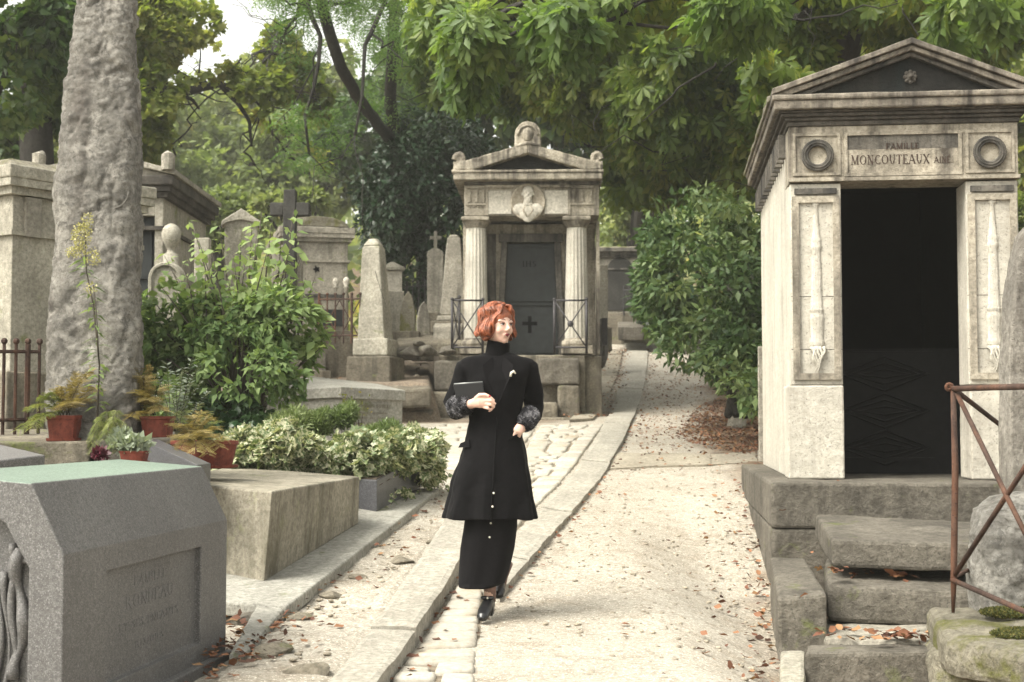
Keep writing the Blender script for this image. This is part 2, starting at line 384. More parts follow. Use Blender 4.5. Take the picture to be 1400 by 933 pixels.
def branchy(mb, p0, p1, r0, r1, kids=5, depth=2, seed=0, spread=.6, wob=.08):
    r = random.Random(seed); pts = limb(mb, p0, p1, r0, r1, wob, 7, seed)
    if depth <= 0: return
    L = (pts[-1] - pts[0]).length
    for k in range(kids):
        i = r.randint(2, len(pts) - 1); q = pts[i]; dr = (pts[-1] - pts[0]).normalized()
        dr = (dr * .6 + Vector((r.uniform(-1, 1), r.uniform(-1, 1), r.uniform(-.6, .8))) * spread).normalized()
        t = r0 + (r1 - r0) * i / 7
        branchy(mb, q, q + dr * L * r.uniform(.35, .6), t * .5, t * .12, max(2, kids - 2), depth - 1, seed * 7 + k + 1, spread, wob * 1.3)

GREEN = [(.05, (.018, .042, .012)), (.35, (.035, .078, .018)), (.62, (.062, .118, .024)), (.85, (.115, .16, .035)), (1, (.20, .17, .04))]
L = {}
L['chestnut'] = leaf_mat('chestnut_leaf', [(.05, (.035, .07, .016)), (.3, (.085, .14, .030)), (.55, (.16, .22, .045)), (.78, (.26, .29, .065)), (1, (.34, .28, .07))], .55)
L['chestnut_near'] = leaf_mat('near_chestnut_leaf', [(.05, (.035, .075, .02)), (.4, (.085, .145, .035)), (.75, (.15, .215, .055)), (1, (.24, .27, .08))], .5, .5)
L['dark'] = leaf_mat('dark_evergreen_leaf', [(.1, (.010, .028, .012)), (.5, (.018, .048, .018)), (.9, (.045, .085, .028))], .12, .35)
L['laurel'] = leaf_mat('laurel_leaf', [(.1, (.022, .05, .015)), (.45, (.055, .10, .03)), (.75, (.14, .19, .07)), (1, (.26, .31, .14))], .25, .5, spec=.35)
L['bush'] = leaf_mat('shrub_leaf', [(.1, (.045, .09, .03)), (.35, (.11, .175, .06)), (.65, (.20, .27, .11)), (1, (.33, .40, .18))], .4, .6, spec=.2)
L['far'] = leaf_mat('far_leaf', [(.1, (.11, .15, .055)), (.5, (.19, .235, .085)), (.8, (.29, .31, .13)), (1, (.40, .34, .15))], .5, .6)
L['maple'] = leaf_mat('maple_leaf', [(.1, (.08, .12, .025)), (.5, (.17, .21, .05)), (.8, (.27, .27, .075)), (1, (.36, .28, .08))], .55)
L['left'] = leaf_mat('left_tree_leaf', [(.1, (.025, .06, .018)), (.5, (.055, .10, .025)), (.85, (.11, .15, .035)), (1, (.20, .19, .05))], .4)
L['locust'] = leaf_mat('locust_leaf', [(.1, (.05, .11, .025)), (.5, (.10, .19, .045)), (.9, (.18, .27, .07))], .45)
L['ivy'] = leaf_mat('variegated_ivy_leaf', [(.1, (.12, .17, .075)), (.3, (.32, .34, .20)), (.6, (.50, .49, .34)), (1, (.64, .62, .46))], .25, edge=(.13, .18, .075))
L['grey'] = leaf_mat('silver_leaf', [(.1, (.16, .20, .14)), (.9, (.36, .40, .30))], .2)
L['fern'] = leaf_mat('fern_leaf', [(.1, (.08, .12, .03)), (.5, (.17, .20, .06)), (.9, (.33, .33, .13))], .35)
L['dryfern'] = leaf_mat('dry_fern_leaf', [(.1, (.14, .11, .035)), (.5, (.27, .21, .08)), (.9, (.42, .34, .15))], .3)
L['juniper'] = leaf_mat('juniper_leaf', [(.1, (.06, .10, .03)), (.5, (.13, .18, .06)), (.9, (.26, .31, .13))], .2)
L['fallen'] = leaf_mat('fallen_leaf', [(.05, (.055, .025, .015)), (.4, (.14, .055, .03)), (.7, (.24, .11, .055)), (1, (.30, .18, .085))], .1, .7)
L['goldenrod'] = leaf_mat('goldenrod_leaf', [(.1, (.10, .15, .06)), (.9, (.25, .32, .14))], .4)
L['goldflower'] = leaf_mat('goldenrod_flower', [(.1, (.28, .27, .10)), (.9, (.48, .44, .20))], .2)
L['purple'] = leaf_mat('purple_leaf', [(.1, (.05, .010, .018)), (.9, (.13, .022, .04))], .2)

# ------------------------------------------------------------ the ground
ys = [-12, -6, 0]; y = 3.0
while y < 24: ys.append(y); y += max(.05, y * .0050)
while y < 380: ys.append(y); y *= 1.02
ts = np.concatenate([np.linspace(-2.2, -.55, 22), np.arange(-.50, .4201, .0045), np.linspace(.47, 2.2, 22)])
YS = np.array(ys); Yg, Tg = np.meshgrid(YS, ts, indexing='ij'); Xg = Tg * np.maximum(Yg, 7)
Zg = gz(Xg.ravel(), Yg.ravel())
pp = np.stack([Xg.ravel(), Yg.ravel(), 0 * Zg], 1)
near = np.clip((pp[:, 1] - 2) / 2, 0, 1)
Zg = Zg + near * (.008 * snz(pp, 1.6, 1) + .003 * snz(pp, 7, 2) + .0018 * snz(pp, 19, 3))
V = np.stack([Xg.ravel(), Yg.ravel(), Zg], 1); ny, nx = Yg.shape
idx = np.arange(ny * nx).reshape(ny, nx)
F = np.stack([idx[:-1, :-1], idx[:-1, 1:], idx[1:, 1:], idx[1:, :-1]], -1).reshape(-1, 4)
me = bpy.data.meshes.new('ground'); me.from_pydata(V.tolist(), [], F.tolist()); me.update()
# litter mask: soil and dead leaves off the trodden path
def path_x(y):   # left and right edge of the dirt path
    yl = [3, 6, 7.7, 10, 12, 15, 18, 22, 26, 30, 34, 40]
    return np.interp(y, yl, [-.9, -.4, -.12, .45, .9, 1.05, 1.45, 1.95, 2.45, 2.9, 3.1, 2.5]), np.interp(y, yl, [1.3, 1.35, 1.42, 1.75, 2.05, 2.25, 2.3, 2.9, 3.5, 4.2, 4.9, 6.5])
xl, xr = path_x(pp[:, 1])
e = snz(pp, 1.5, 8) * .22 + snz(pp, 5, 9) * .12
lit = np.clip((pp[:, 0] - xr + e + .15) / .45, 0, 1)
lit = np.maximum(lit, np.clip((xl - .9 - pp[:, 0]) / .3 + e, 0, 1) * (pp[:, 1] > 20) * .7)
lit = np.maximum(lit, (pp[:, 1] > 60) * 1.0)
a = me.attributes.new('litter', 'FLOAT', 'POINT'); a.data.foreach_set('value', lit.astype(np.float32))
def dirt_mat():
    m, nt, b = new_mat('sandy_dirt'); v = coords(nt, True)
    big = nz(nt, v, .9, 5, .6); mid = nz(nt, v, 4.5, 6, .7); fn = nz(nt, v, 38, 4, .7)
    c = mixc(nt, ramp(nt, big, .3, .7), (.34, .31, .255), (.44, .41, .35))
    c = mixc(nt, math_n(nt, 'MULTIPLY', ramp(nt, mid, .52, .66), .7), c, (.26, .215, .16))
    c = mixc(nt, math_n(nt, 'MULTIPLY', ramp(nt, nz(nt, v, 13, 6, .75, .4), .52, .64), .45), c, (.25, .21, .16))
    c = mixc(nt, ramp(nt, fn, .35, .62), mixc(nt, 1, c, (.62, .60, .58), 'MULTIPLY'), c)
    c = mixc(nt, ramp(nt, nz(nt, v, 90, 2, .5), .60, .66), c, (.62, .57, .48))
    at = nt.nodes.new('ShaderNodeAttribute'); at.attribute_name = 'litter'
    s = mixc(nt, ramp(nt, mid, .4, .6), (.10, .065, .042), (.235, .175, .12))
    s = mixc(nt, ramp(nt, fn, .4, .6), mixc(nt, 1, s, (.6, .55, .5), 'MULTIPLY'), s)
    c = mixc(nt, at.outputs['Fac'], c, s)
    nt.links.new(c, b.inputs['Base Color']); b.inputs['Roughness'].default_value = .95; b.inputs['Specular IOR Level'].default_value = .2
    h = bumpn(nt, fn, .6, .012); h = bumpn(nt, nz(nt, v, 11, 6, .7), .6, .03, h); nt.links.new(h, b.inputs['Normal']); return m
M['dirt'] = dirt_mat()
tag(link('ground', me, M['dirt'], smooth=True), kind='structure')

def resample(pts, n):
    pts = [Vector(p) for p in pts]; d = [0]
    for a_, b_ in zip(pts, pts[1:]): d.append(d[-1] + (b_ - a_).length)
    s = np.linspace(0, d[-1], n); A = np.array([tuple(p) for p in pts])
    return np.stack([np.interp(s, d, A[:, i]) for i in range(3)], 1), d[-1]
def px_line(l, dz=0): return [PG(x, y, dz) for x, y in l]
def strip(name, Lp, Rp, off, mat, step=.08, nacross=8, amp=.006, thick=.15, joints=0, jit=0, seed=0):
    """a raised strip that follows the ground between two edges, cut into stones by joints"""
    _, l1 = resample(Lp, 9); n = max(4, int(l1 / step)); A, _ = resample(Lp, n); B, _ = resample(Rp, n)
    mb = MB(); r = random.Random(seed)
    cuts = [0]
    if joints:
        s = 0
        while s < n - 1: s += max(2, int(joints / step * r.uniform(.75, 1.3))); cuts.append(min(s, n - 1))
        if len(cuts) > 2 and cuts[-1] - cuts[-2] < 3: cuts.pop(-2)
    else: cuts.append(n - 1)
    for a_, b_ in zip(cuts, cuts[1:]):
        if b_ <= a_: continue
        dz = r.uniform(-1, 1) * jit; dw = r.uniform(-1, 1) * jit * .7; vs = []; rows = b_ - a_ + 1
        for i in range(rows):
            q = a_ + i; e_ = 0
            t_in = .006 * (1 if i == 0 else -1 if i == rows - 1 else 0) if joints else 0
            for j in range(-1, nacross + 2):
                t = min(max(j / nacross, 0), 1); p = A[q] * (1 - t) + B[q] * t
                p = p + dw * (B[q] - A[q]) / (np.linalg.norm(B[q] - A[q]) + 1e-6)
                if 0 < q < n - 1 and t_in: p = p + t_in * (A[min(q + 1, n - 1)] - A[q - 1]) / np.linalg.norm(A[min(q + 1, n - 1)] - A[q - 1])
                z = G(p[0], p[1]) + off + dz
                if j in (-1, nacross + 1) : z -= thick + off
                elif j in (0, nacross) or i in (0, rows - 1): z -= .008
                pn = np.array([[p[0], p[1], 0]])
                z += amp * float(snz(pn, 3, seed)[0] + .5 * snz(pn, 9, seed + 1)[0])
                x_ = p[0]; 
                if jit and j in (-1, 0, nacross, nacross + 1): x_ += .5 * jit * float(snz(pn, 6, seed + 4)[0])
                vs.append((x_, p[1], z))
        m_ = nacross + 3
        fs = [(i * m_ + j, i * m_ + j + 1, (i + 1) * m_ + j + 1, (i + 1) * m_ + j) for i in range(rows - 1) for j in range(m_ - 1)]
        fs += [tuple(range(m_ - 1, -1, -1)), tuple((rows - 1) * m_ + j for j in range(m_))]
        mb.add(vs, fs)
    o = mb.build(name, mat); return tag(o, kind='structure')

kerbM = stone('kerb_stone', (.40, .375, .32), .15, .3, (.22, .19, .15), seed=21, bump=.5, pale=.3)
kerbM2 = stone('worn_kerb_stone', (.37, .33, .26), .2, .4, (.2, .17, .12), seed=22, bump=.6)
# long kerb on the left of the cobbles
K1L = px_line([(330, 1090), (378, 1030), (447, 933), (500, 868), (548, 800), (575, 762), (597, 728), (618, 700), (636, 680)], .10)
K1R = px_line([(420, 1090), (450, 1030), (520, 925), (572, 855), (606, 803), (630, 762), (648, 732), (664, 705), (672, 682)], .10)
strip('kerb', K1L, K1R, .10, kerbM, .07, 8, .007, .2, 1.35, .010, 3)
# kerb between cobbles and dirt path
K2L = px_line([(655, 800), (672, 768), (706, 727), (748, 684), (787, 640), (813, 600), (836, 560), (850, 520), (857, 482), (853, 462)], .05)
K2R = px_line([(683, 812), (702, 788), (747, 735), (792, 687), (828, 641), (851, 601), (870, 560), (882, 520), (886, 482), (878, 462)], .05)
strip('kerb', K2L, K2R, .05, kerbM, .09, 6, .007, .15, 1.3, .009, 4)
K3L = px_line([(778, 574), (797, 545), (818, 510), (828, 492), (834, 478)], .04)
K3R = px_line([(810, 572), (828, 545), (845, 510), (849, 492), (851, 478)], .04)
strip('kerb', K3L, K3R, .05, kerbM2, .12, 4, .006, .15, 1.5, .008, 5)
# stone threshold across the path
strip('stone_threshold', px_line([(832, 618), (890, 619), (960, 621), (1032, 616)], .02), px_line([(830, 640), (890, 637), (960, 636), (1036, 630)], .02), .022, kerbM2, .08, 5, .008, .1, .9, .006, 6)
# trodden strip of earth between the kerb and the graves
vL = px_line([(120, 1090), (200, 1030), (300, 925), (350, 872), (402, 838), (460, 778), (528, 722), (575, 690), (602, 668)], .05)
vR = [p + Vector((-.02, 0, 0)) for p in K1L]
strip('verge', vL, vR, .062, M['dirt'], .07, 14, .016, .2, 0, 0, 7)

def cobbles(name, Lp, Rp, row, across, mat, off=.0, seed=0, h=.016):
    _, ln = resample(Lp, 9); n = int(ln / row); r = random.Random(seed); vs = []; fs = []; vals = []
    k = n * 6; A, _ = resample(Lp, k); B, _ = resample(Rp, k)
    def pt(s, t):
        s = min(max(s, 0), 1) * (k - 1); i = int(min(s, k - 2)); f = s - i
        a_ = A[i] * (1 - f) + A[i + 1] * f; b_ = B[i] * (1 - f) + B[i + 1] * f; return a_ * (1 - t) + b_ * t
    s = 0
    while s < 1:
        ds = row / ln * r.uniform(.75, 1.25)
        wd = float(np.linalg.norm(pt(s, 1) - pt(s, 0))); m = max(1, int(round(wd / across * r.uniform(.85, 1.2))))
        cut = [0] + sorted(min(max((i + r.uniform(-.2, .2)) / m, .02), .98) for i in range(1, m)) + [1]
        for t0, t1 in zip(cut, cut[1:]):
            if t1 - t0 < .02: continue
            sk = [r.uniform(-.18, .18) * ds for _ in range(4)]; g = .013 / wd; gs = .013 / ln
            cor = [(s + gs + sk[0], t0 + g), (s + gs + sk[1], t1 - g), (s + ds - gs + sk[2], t1 - g), (s + ds - gs + sk[3], t0 + g)]
            ring = []
            for c in range(4):
                (a0, b0), (a1, b1), (a2, b2) = cor[c - 1], cor[c], cor[(c + 1) % 4]
                for q in (.25, .0, -.25):
                    if q > 0: ring.append((a1 * .78 + a0 * .22, b1 * .78 + b0 * .22))
                    elif q < 0: ring.append((a1 * .78 + a2 * .22, b1 * .78 + b2 * .22))
                    else: ring.append((a1 * .93 + (a0 + a2) * .035, b1 * .93 + (b0 + b2) * .035))
            cs, ct = sum(a_ for a_, _ in ring) / 12, sum(b_ for _, b_ in ring) / 12; b0 = len(vs); dz = r.uniform(-.006, .006); tx, ty = r.uniform(-.012, .012), r.uniform(-.03, .03)
            for (sc_, dzz) in ((1, -.06), (1, -h * .75), (.93, -h * .15), (.75, 0)):
                for (a_, b_) in ring:
                    p = pt(cs + (a_ - cs) * sc_, ct + (b_ - ct) * sc_)
                    vs.append((p[0], p[1], G(p[0], p[1]) + off + h + dzz + dz + (a_ - cs) * ln * tx + (b_ - ct) * wd * ty * .5))
            p = pt(cs, ct); vs.append((p[0], p[1], G(p[0], p[1]) + off + h + dz + .002))
            for q in range(3):
                for j in range(12): fs.append((b0 + q * 12 + j, b0 + q * 12 + (j + 1) % 12, b0 + (q + 1) * 12 + (j + 1) % 12, b0 + (q + 1) * 12 + j))
            for j in range(12): fs.append((b0 + 36 + j, b0 + 36 + (j + 1) % 12, b0 + 48))
            vals += [r.random()] * 49
        s += ds
    o = mesh_obj(name, vs, fs, mat, smooth=True); a_ = o.data.attributes.new('v', 'FLOAT', 'POINT'); a_.data.foreach_set('value', vals)
    return tag(o, kind='structure')
def cobble_mat():
    m, nt, b = new_mat('cobble_stone'); v = coords(nt, True); at = nt.nodes.new('ShaderNodeAttribute'); at.attribute_name = 'v'
    c = mixc(nt, at.outputs['Fac'], (.36, .335, .285), (.47, .445, .385)); fn = nz(nt, v, 30, 5, .7)
    c = mixc(nt, ramp(nt, fn, .35, .6), mixc(nt, 1, c, (.75, .73, .7), 'MULTIPLY'), c)
    c = mixc(nt, ramp(nt, nz(nt, v, 2.3, 5, .7), .54, .68), c, (.33, .275, .20))
    nt.links.new(c, b.inputs['Base Color']); b.inputs['Roughness'].default_value = .85; b.inputs['Specular IOR Level'].default_value = .25
    nt.links.new(bumpn(nt, nz(nt, v, 45, 6, .7), .5, .008), b.inputs['Normal']); return m
M['cobble'] = cobble_mat()
cL = [(440, 1090), (468, 1030), (540, 925), (590, 860), (624, 803), (648, 762), (664, 732), (680, 705), (692, 675), (706, 640), (722, 608), (738, 584)]
cR = [(660, 1090), (658, 1030), (652, 925), (656, 870), (662, 812), (668, 772), (706, 726), (746, 684), (768, 662), (787, 639), (812, 602), (826, 583)]
M['bed'] = plain('joint_dirt', (.17, .14, .10), .95, 0, .35, 25, .6)
strip('paving_bed', px_line(cL), px_line(cR), .006, M['bed'], .12, 6, .002, .08)
cobbles('cobbled_pavement', px_line(cL), px_line(cR), .21, .25, M['cobble'], .006, 2, .02)
pL = [(604, 672), (602, 650), (592, 625), (572, 600), (556, 582)]; pR = [(688, 678), (702, 640), (716, 612), (728, 596), (736, 580)]
strip('paving_bed', px_line(pL), px_line(pR), .006, M['bed'], .15, 6, .002, .08)
cobbles('flagstone_pavement', px_line(pL), px_line(pR), .42, .55, M['cobble'], .006, 5, .02)
# sandy bed under them
# ------------------------------------------------------------ fallen leaves, pebbles
def scatter_ground(poly, n, seed=0, off=.012):
    r = np.random.default_rng(seed); P_ = np.array([(p.x, p.y) for p in poly]); out = []
    lo, hi = P_.min(0), P_.max(0)
    while len(out) < n:
        q = r.uniform(lo, hi); c = False; j = len(P_) - 1
        for i in range(len(P_)):
            if (P_[i][1] > q[1]) != (P_[j][1] > q[1]) and q[0] < (P_[j][0] - P_[i][0]) * (q[1] - P_[i][1]) / (P_[j][1] - P_[i][1]) + P_[i][0]: c = not c
            j = i
        if c: out.append((q[0], q[1], G(*q) + off))
    return np.array(out)
def along(line, n, wd, seed=0, off=.012, bias=0):
    A, _ = resample(line, 200); r = np.random.default_rng(seed); i = r.integers(0, 200, n); p = A[i].copy()
    p[:, 0] += r.normal(size=n) * wd + bias; p[:, 1] += r.normal(size=n) * .08; p[:, 2] = gz(p[:, 0], p[:, 1]) + off; return p
T_fall = (np.array([(0, 0, .10), (.25, .22, .02), (.62, .30, .12), (1, 0, .0), (.62, -.30, .10), (.25, -.22, .03), (.5, 0, -.02)]) * 1.0,
          [(6, 0, 1), (6, 1, 2), (6, 2, 3), (6, 3, 4), (6, 4, 5), (6, 5, 0)])
def fallen(name, pts, size, seed=0, vlo=0, vhi=1):
    r = np.random.default_rng(seed); n = len(pts); pts = pts.copy(); pts[:, 2] += r.uniform(0, .014, n)
    d = r.normal(size=(n, 3)); d[:, 2] *= .22; nr = r.normal(size=(n, 3)) * .38; nr[:, 2] += 1
    return tag(leaves(name, pts, d, nr, size * r.uniform(.5, 1.25, n), r.uniform(vlo, vhi, n), T_fall, L['fallen']), kind='stuff')
pile = px_line([(925, 600), (950, 560), (985, 545), (1040, 560), (1052, 625), (1010, 622), (960, 612)])
loose = px_line([(860, 600), (900, 520), (960, 470), (1030, 545), (1045, 640), (900, 640)])
dirtp = px_line([(560, 1000), (690, 800), (830, 640), (1020, 640), (1050, 800), (1070, 1000)])
redge = px_line([(1040, 1000), (1047, 900), (1044, 830), (1020, 740), (1018, 660)])
vpoly = px_line([(320, 925), (400, 850), (540, 720), (600, 690), (610, 710), (545, 790), (440, 925)])
terp = [Vector((-6, 21, 0)), Vector((-1.4, 21, 0)), Vector((-1.7, 30, 0)), Vector((-9, 30, 0))]
seg = lambda l, a_, b_: l[a_:b_]
FL = np.concatenate([scatter_ground(pile, 2600, 1), scatter_ground(loose, 900, 2), scatter_ground(dirtp, 60, 3), along(redge, 230, .10, 4), along(redge, 80, .25, 5),
                     along(K2R, 330, .06, 6, bias=.05), along(K3R, 420, .10, 7, .05, .05), along(K3L, 260, .08, 8, .07), scatter_ground(vpoly, 60, 9, .075), scatter_ground(terp, 420, 10),
                     along(px_line([(318, 925), (345, 880), (360, 870)]), 190, .1, 11, .08), along(vL, 220, .05, 12, .075), along(K1R, 120, .05, 13, .02, .03)])
fallen('fallen_leaves', FL, .05, 1, .0, .95)
yl_ = scatter_ground(px_line([(880, 520), (930, 470), (1010, 545), (1040, 620), (870, 640)]), 900, 21)
fallen('fallen_leaves', yl_, .042, 3, .2, 1)
r = np.random.default_rng(4)
pb = np.concatenate([scatter_ground(dirtp, 800, 31, 0), scatter_ground(vpoly, 420, 32, .06), along(redge, 300, .2, 33, 0), along(K1R, 150, .05, 34, 0, .05), scatter_ground(terp, 300, 35, 0)])
mb = MB(); rr = random.Random(3)
for p in pb:
    s = rr.choice((.004, .005, .006, .008, .011, .015)) * (1 if p[1] < 18 else 2.5)
    mb.ball((p[0], p[1], p[2] + s * .1), (s * rr.uniform(.8, 1.5), s * rr.uniform(.8, 1.5), s * .6), 6, 4, Matrix.Rotation(rr.uniform(0, 3), 3, 'Z'))
M['pebble'] = stone('pebble_stone', (.42, .37, .29), .35, 0, seed=30)
tag(mb.build('pebbles', M['pebble'], smooth=True), kind='stuff')

def rock(name, c, r, mat, label, cat='stone', seed=0, group=None, rz=0, flat=1):
    bm = bmesh.new(); bmesh.ops.create_icosphere(bm, subdivisions=3, radius=1)
    rs = random.Random(seed); cuts = [(Vector((rs.uniform(-1, 1), rs.uniform(-1, 1), rs.uniform(-.3, 1))).normalized(), rs.uniform(.45, .8)) for _ in range(9)]
    for v in bm.verts:
        for n_, d_ in cuts:
            t = v.co.dot(n_) - d_
            if t > 0: v.co -= n_ * t
        v.co *= 1 + .06 * mnoise.noise(v.co * 3 + Vector((seed, 0, 0)))
    me = bpy.data.meshes.new(name); bm.to_mesh(me); bm.free()
    me.transform(Matrix.Rotation(rz, 4, 'Z') @ Matrix.Diagonal((*r, 1))); o = link(name, me, mat); o.location = c
    return tag(o, label, cat, group)

# ------------------------------------------------------------ engraved roman capitals
TK, TN = .16, .065
GL = {
 'A': (.86, [(.05, 0, .42, 1, TN), (.42, 1, .80, 0, TK), (.20, .34, .66, .34, TN)], [(.05, 0), (.80, 0)]),
 'B': (.66, [(.14, 0, .14, 1, TK), ('a', .2, .76, .34, .24, -90, 90), ('a', .2, .26, .42, .26, -90, 90)], [(.1, 0), (.1, 1)]),
 'C': (.80, [('a', .46, .5, .42, .5, 42, 318)], []),
 'D': (.82, [(.14, 0, .14, 1, TK), ('a', .2, .5, .55, .5, -90, 90)], [(.1, 0), (.1, 1)]),
 'E': (.64, [(.14, 0, .14, 1, TK), (.14, .97, .56, .97, TN), (.14, .52, .46, .52, TN), (.14, .03, .58, .03, TN), (.56, 1, .56, .82, TN), (.58, 0, .58, .18, TN)], [(.1, 0), (.1, 1)]),
 'F': (.60, [(.14, 0, .14, 1, TK), (.14, .97, .56, .97, TN), (.14, .52, .46, .52, TN), (.56, 1, .56, .82, TN)], [(.14, 0), (.1, 1)]),
 'H': (.84, [(.16, 0, .16, 1, TK), (.68, 0, .68, 1, TK), (.16, .52, .68, .52, TN)], [(.16, 0), (.16, 1), (.68, 0), (.68, 1)]),
 'I': (.34, [(.17, 0, .17, 1, TK)], [(.17, 0), (.17, 1)]),
 'J': (.42, [(.22, 0, .22, 1, TK), (.22, 0, .05, -.15, TN)], [(.22, 1)]),
 'L': (.62, [(.14, 0, .14, 1, TK), (.14, .03, .56, .03, TN), (.56, 0, .56, .2, TN)], [(.12, 0), (.14, 1)]),
 'M': (1.02, [(.12, 0, .16, 1, TN), (.16, 1, .50, .05, TK), (.50, .05, .84, 1, TN), (.86, 0, .84, 1, TK)], [(.12, 0), (.88, 0), (.12, 1), (.88, 1)]),
 'N': (.86, [(.14, 0, .14, 1, TN), (.14, 1, .70, 0, TK), (.70, 0, .70, 1, TN)], [(.14, 0), (.14, 1), (.70, 1)]),
 'O': (.90, [('a', .45, .5, .43, .5, 0, 360)], []),
 'Q': (.90, [('a', .45, .5, .43, .5, 0, 360), (.45, .12, .85, -.2, TK * .8)], []),
 'R': (.78, [(.14, 0, .14, 1, TK), ('a', .2, .74, .36, .26, -90, 90), (.36, .48, .72, 0, TK)], [(.14, 0), (.1, 1), (.72, 0)]),
 'S': (.60, [('a', .30, .75, .22, .25, 40, 270), ('a', .30, .25, .24, .25, -140, 90)], []),
 'T': (.76, [(.38, 0, .38, 1, TK), (.06, .97, .70, .97, TN), (.06, 1, .06, .8, TN), (.70, 1, .70, .8, TN)], [(.38, 0)]),
 'U': (.84, [(.16, .35, .16, 1, TK), (.68, .35, .68, 1, TN), ('a', .42, .36, .26, .36, 180, 360)], [(.16, 1), (.68, 1)]),
 'X': (.82, [(.10, 1, .70, 0, TK), (.10, 0, .70, 1, TN)], [(.1, 0), (.1, 1), (.7, 0), (.7, 1)]),
 'Y': (.80, [(.10, 1, .40, .5, TK), (.70, 1, .40, .5, TN), (.4, 0, .4, .5, TK)], [(.4, 0), (.1, 1), (.7, 1)]),
 'Z': (.7, [(.08, .97, .6, .97, TN), (.62, 1, .08, 0, TK), (.08, .03, .62, .03, TN)], []),
 '.': (.26, [(.08, .05, .2, .05, .12)], []), ' ': (.42, [], []), '+': (.9, [(.1, .5, .8, .5, TK), (.45, 0, .45, 1, TK)], []),
 'e': (.5, [('a', .25, .28, .2, .28, 0, 320), (.05, .3, .45, .3, TN)], []), 'n': (.55, [(.1, 0, .1, .55, .1), ('a', .28, .35, .18, .2, 0, 180), (.46, 0, .46, .35, .1)], []),
 'o': (.5, [('a', .25, .28, .2, .28, 0, 360)], []), 'i': (.25, [(.12, 0, .12, .55, .1)], []), 'r': (.4, [(.1, 0, .1, .55, .1), (.1, .45, .35, .55, .08)], []),
 'a': (.5, [('a', .22, .25, .18, .25, 0, 360), (.42, 0, .42, .52, .1)], []), 's': (.4, [('a', .2, .4, .14, .13, 40, 270), ('a', .2, .13, .15, .13, -140, 90)], []),
 'l': (.25, [(.12, 0, .12, 1, .1)], []), 'd': (.5, [('a', .22, .25, .18, .25, 0, 360), (.42, 0, .42, 1, .1)], []), 'g': (.5, [('a', .22, .3, .18, .22, 0, 360), (.42, -.2, .42, .52, .1)], []),
}
GL['É'] = (GL['E'][0], GL['E'][1] + [(.28, 1.06, .44, 1.2, TN)], GL['E'][2]); GL['Ï'] = (GL['I'][0], GL['I'][1], GL['I'][2])
GL['ç'] = GL['e']; GL['é'] = GL['e']
def text_polys(s, h, track=.10):
    """list of 2-D polygons, centred on x = 0"""
    out = []; x = 0
    def seg(x0, y0, x1, y1, w_):
        dx, dy = x1 - x0, y1 - y0; l = math.hypot(dx, dy) or 1; nx_, ny_ = -dy / l * w_ / 2, dx / l * w_ / 2
        out.append([(x + x0 + nx_, y0 + ny_), (x + x0 - nx_, y0 - ny_), (x + x1 - nx_, y1 - ny_), (x + x1 + nx_, y1 + ny_)])
    for ch in s:
        wd, st, sf = GL.get(ch, GL['n'])
        for q in st:
            if q[0] == 'a':
                _, cx, cy_, rx, ry, a0, a1 = q; n = max(6, int(abs(a1 - a0) / 20))
                for i in range(n):
                    A = [R(a0 + (a1 - a0) * (i + t) / n) for t in (0, 1)]; pl = []
                    for a_ in (A[0], A[1]):
                        th = TN + (TK - TN) * abs(cos(a_)) ** 1.3; pl.append(((cx + (rx - th) * cos(a_), cy_ + (ry - TN) * sin(a_)), (cx + rx * cos(a_), cy_ + ry * sin(a_))))
                    out.append([(x + p[0], p[1]) for p in (pl[0][0], pl[0][1], pl[1][1], pl[1][0])])
            else: seg(*q)
        for (a_, b_) in sf: seg(a_ - .13, b_ + (.025 if b_ < .5 else -.025), a_ + .13, b_ + (.025 if b_ < .5 else -.025), .05)
        x += wd + track
    x -= track
    return [[((a_ - x / 2) * h, b_ * h) for a_, b_ in p] for p in out], x * h
def text(mb, s, o, ux, uz, h, width=None, depth=.0025, track=.10):
    """letters as thin slabs standing proud of a face; o = bottom centre, ux / uz the face's axes"""
    o = Vector(o); ux = Vector(ux).normalized(); uz = Vector(uz).normalized(); n = ux.cross(uz); pl, wd = text_polys(s, h, track); k = (width / wd) if width else 1
    e = 0
    for p in pl:
        e += 1; dd = depth + (e % 7) * .00008
        q = [o + ux * a_ * k + uz * b_ for a_, b_ in p]; ar = sum(p[i - 1][0] * p[i][1] - p[i][0] * p[i - 1][1] for i in range(4))
        if ar < 0: q = q[::-1]
        b0 = len(mb.v); mb.v += [v + n * dd for v in q] + [v - n * .002 for v in q]
        mb.f += [(b0, b0 + 1, b0 + 2, b0 + 3)] + [(b0 + i, b0 + 4 + i, b0 + 4 + (i + 1) % 4, b0 + (i + 1) % 4) for i in range(4)]

def torch_relief():
    """inverted torch in low relief, 1.18 m tall, hanging flame at z = 0"""
    mb = MB(); H = 1.0
    prof = [(.0, .17), (.035, .175), (.052, .20), (.052, .225), (.042, .235), (.045, .30), (.047, .36), (.050, .375), (.050, .40), (.044, .405), (.044, .43), (.049, .435), (.049, .45),
            (.040, .455), (.032, .80), (.031, .86), (.036, .865), (.036, .90), (.031, .905), (.035, .93), (.035, .945), (.027, .95), (.018, 1.10), (.017, 1.17), (.028, 1.175), (.028, 1.20), (.016, 1.205), (.016, 1.235), (.0, 1.24)]
    mb.lathe(prof, (0, 0, 0), 48, .38, 12, .10)
    for k in range(7):   # flame locks
        a_ = -1 + 2 * k / 6; pts = []
        for i in range(8):
            t = i / 7; pts.append((a_ * .045 * (1 - t) ** .8 + .014 * sin(t * 7 + k), -.012 - .012 * sin(t * 3), .185 - t * .19 * (1 - .25 * abs(a_))))
        mb.tube(pts, [.013 * (1 - .8 * i / 7) for i in range(8)], 6)
    return mb
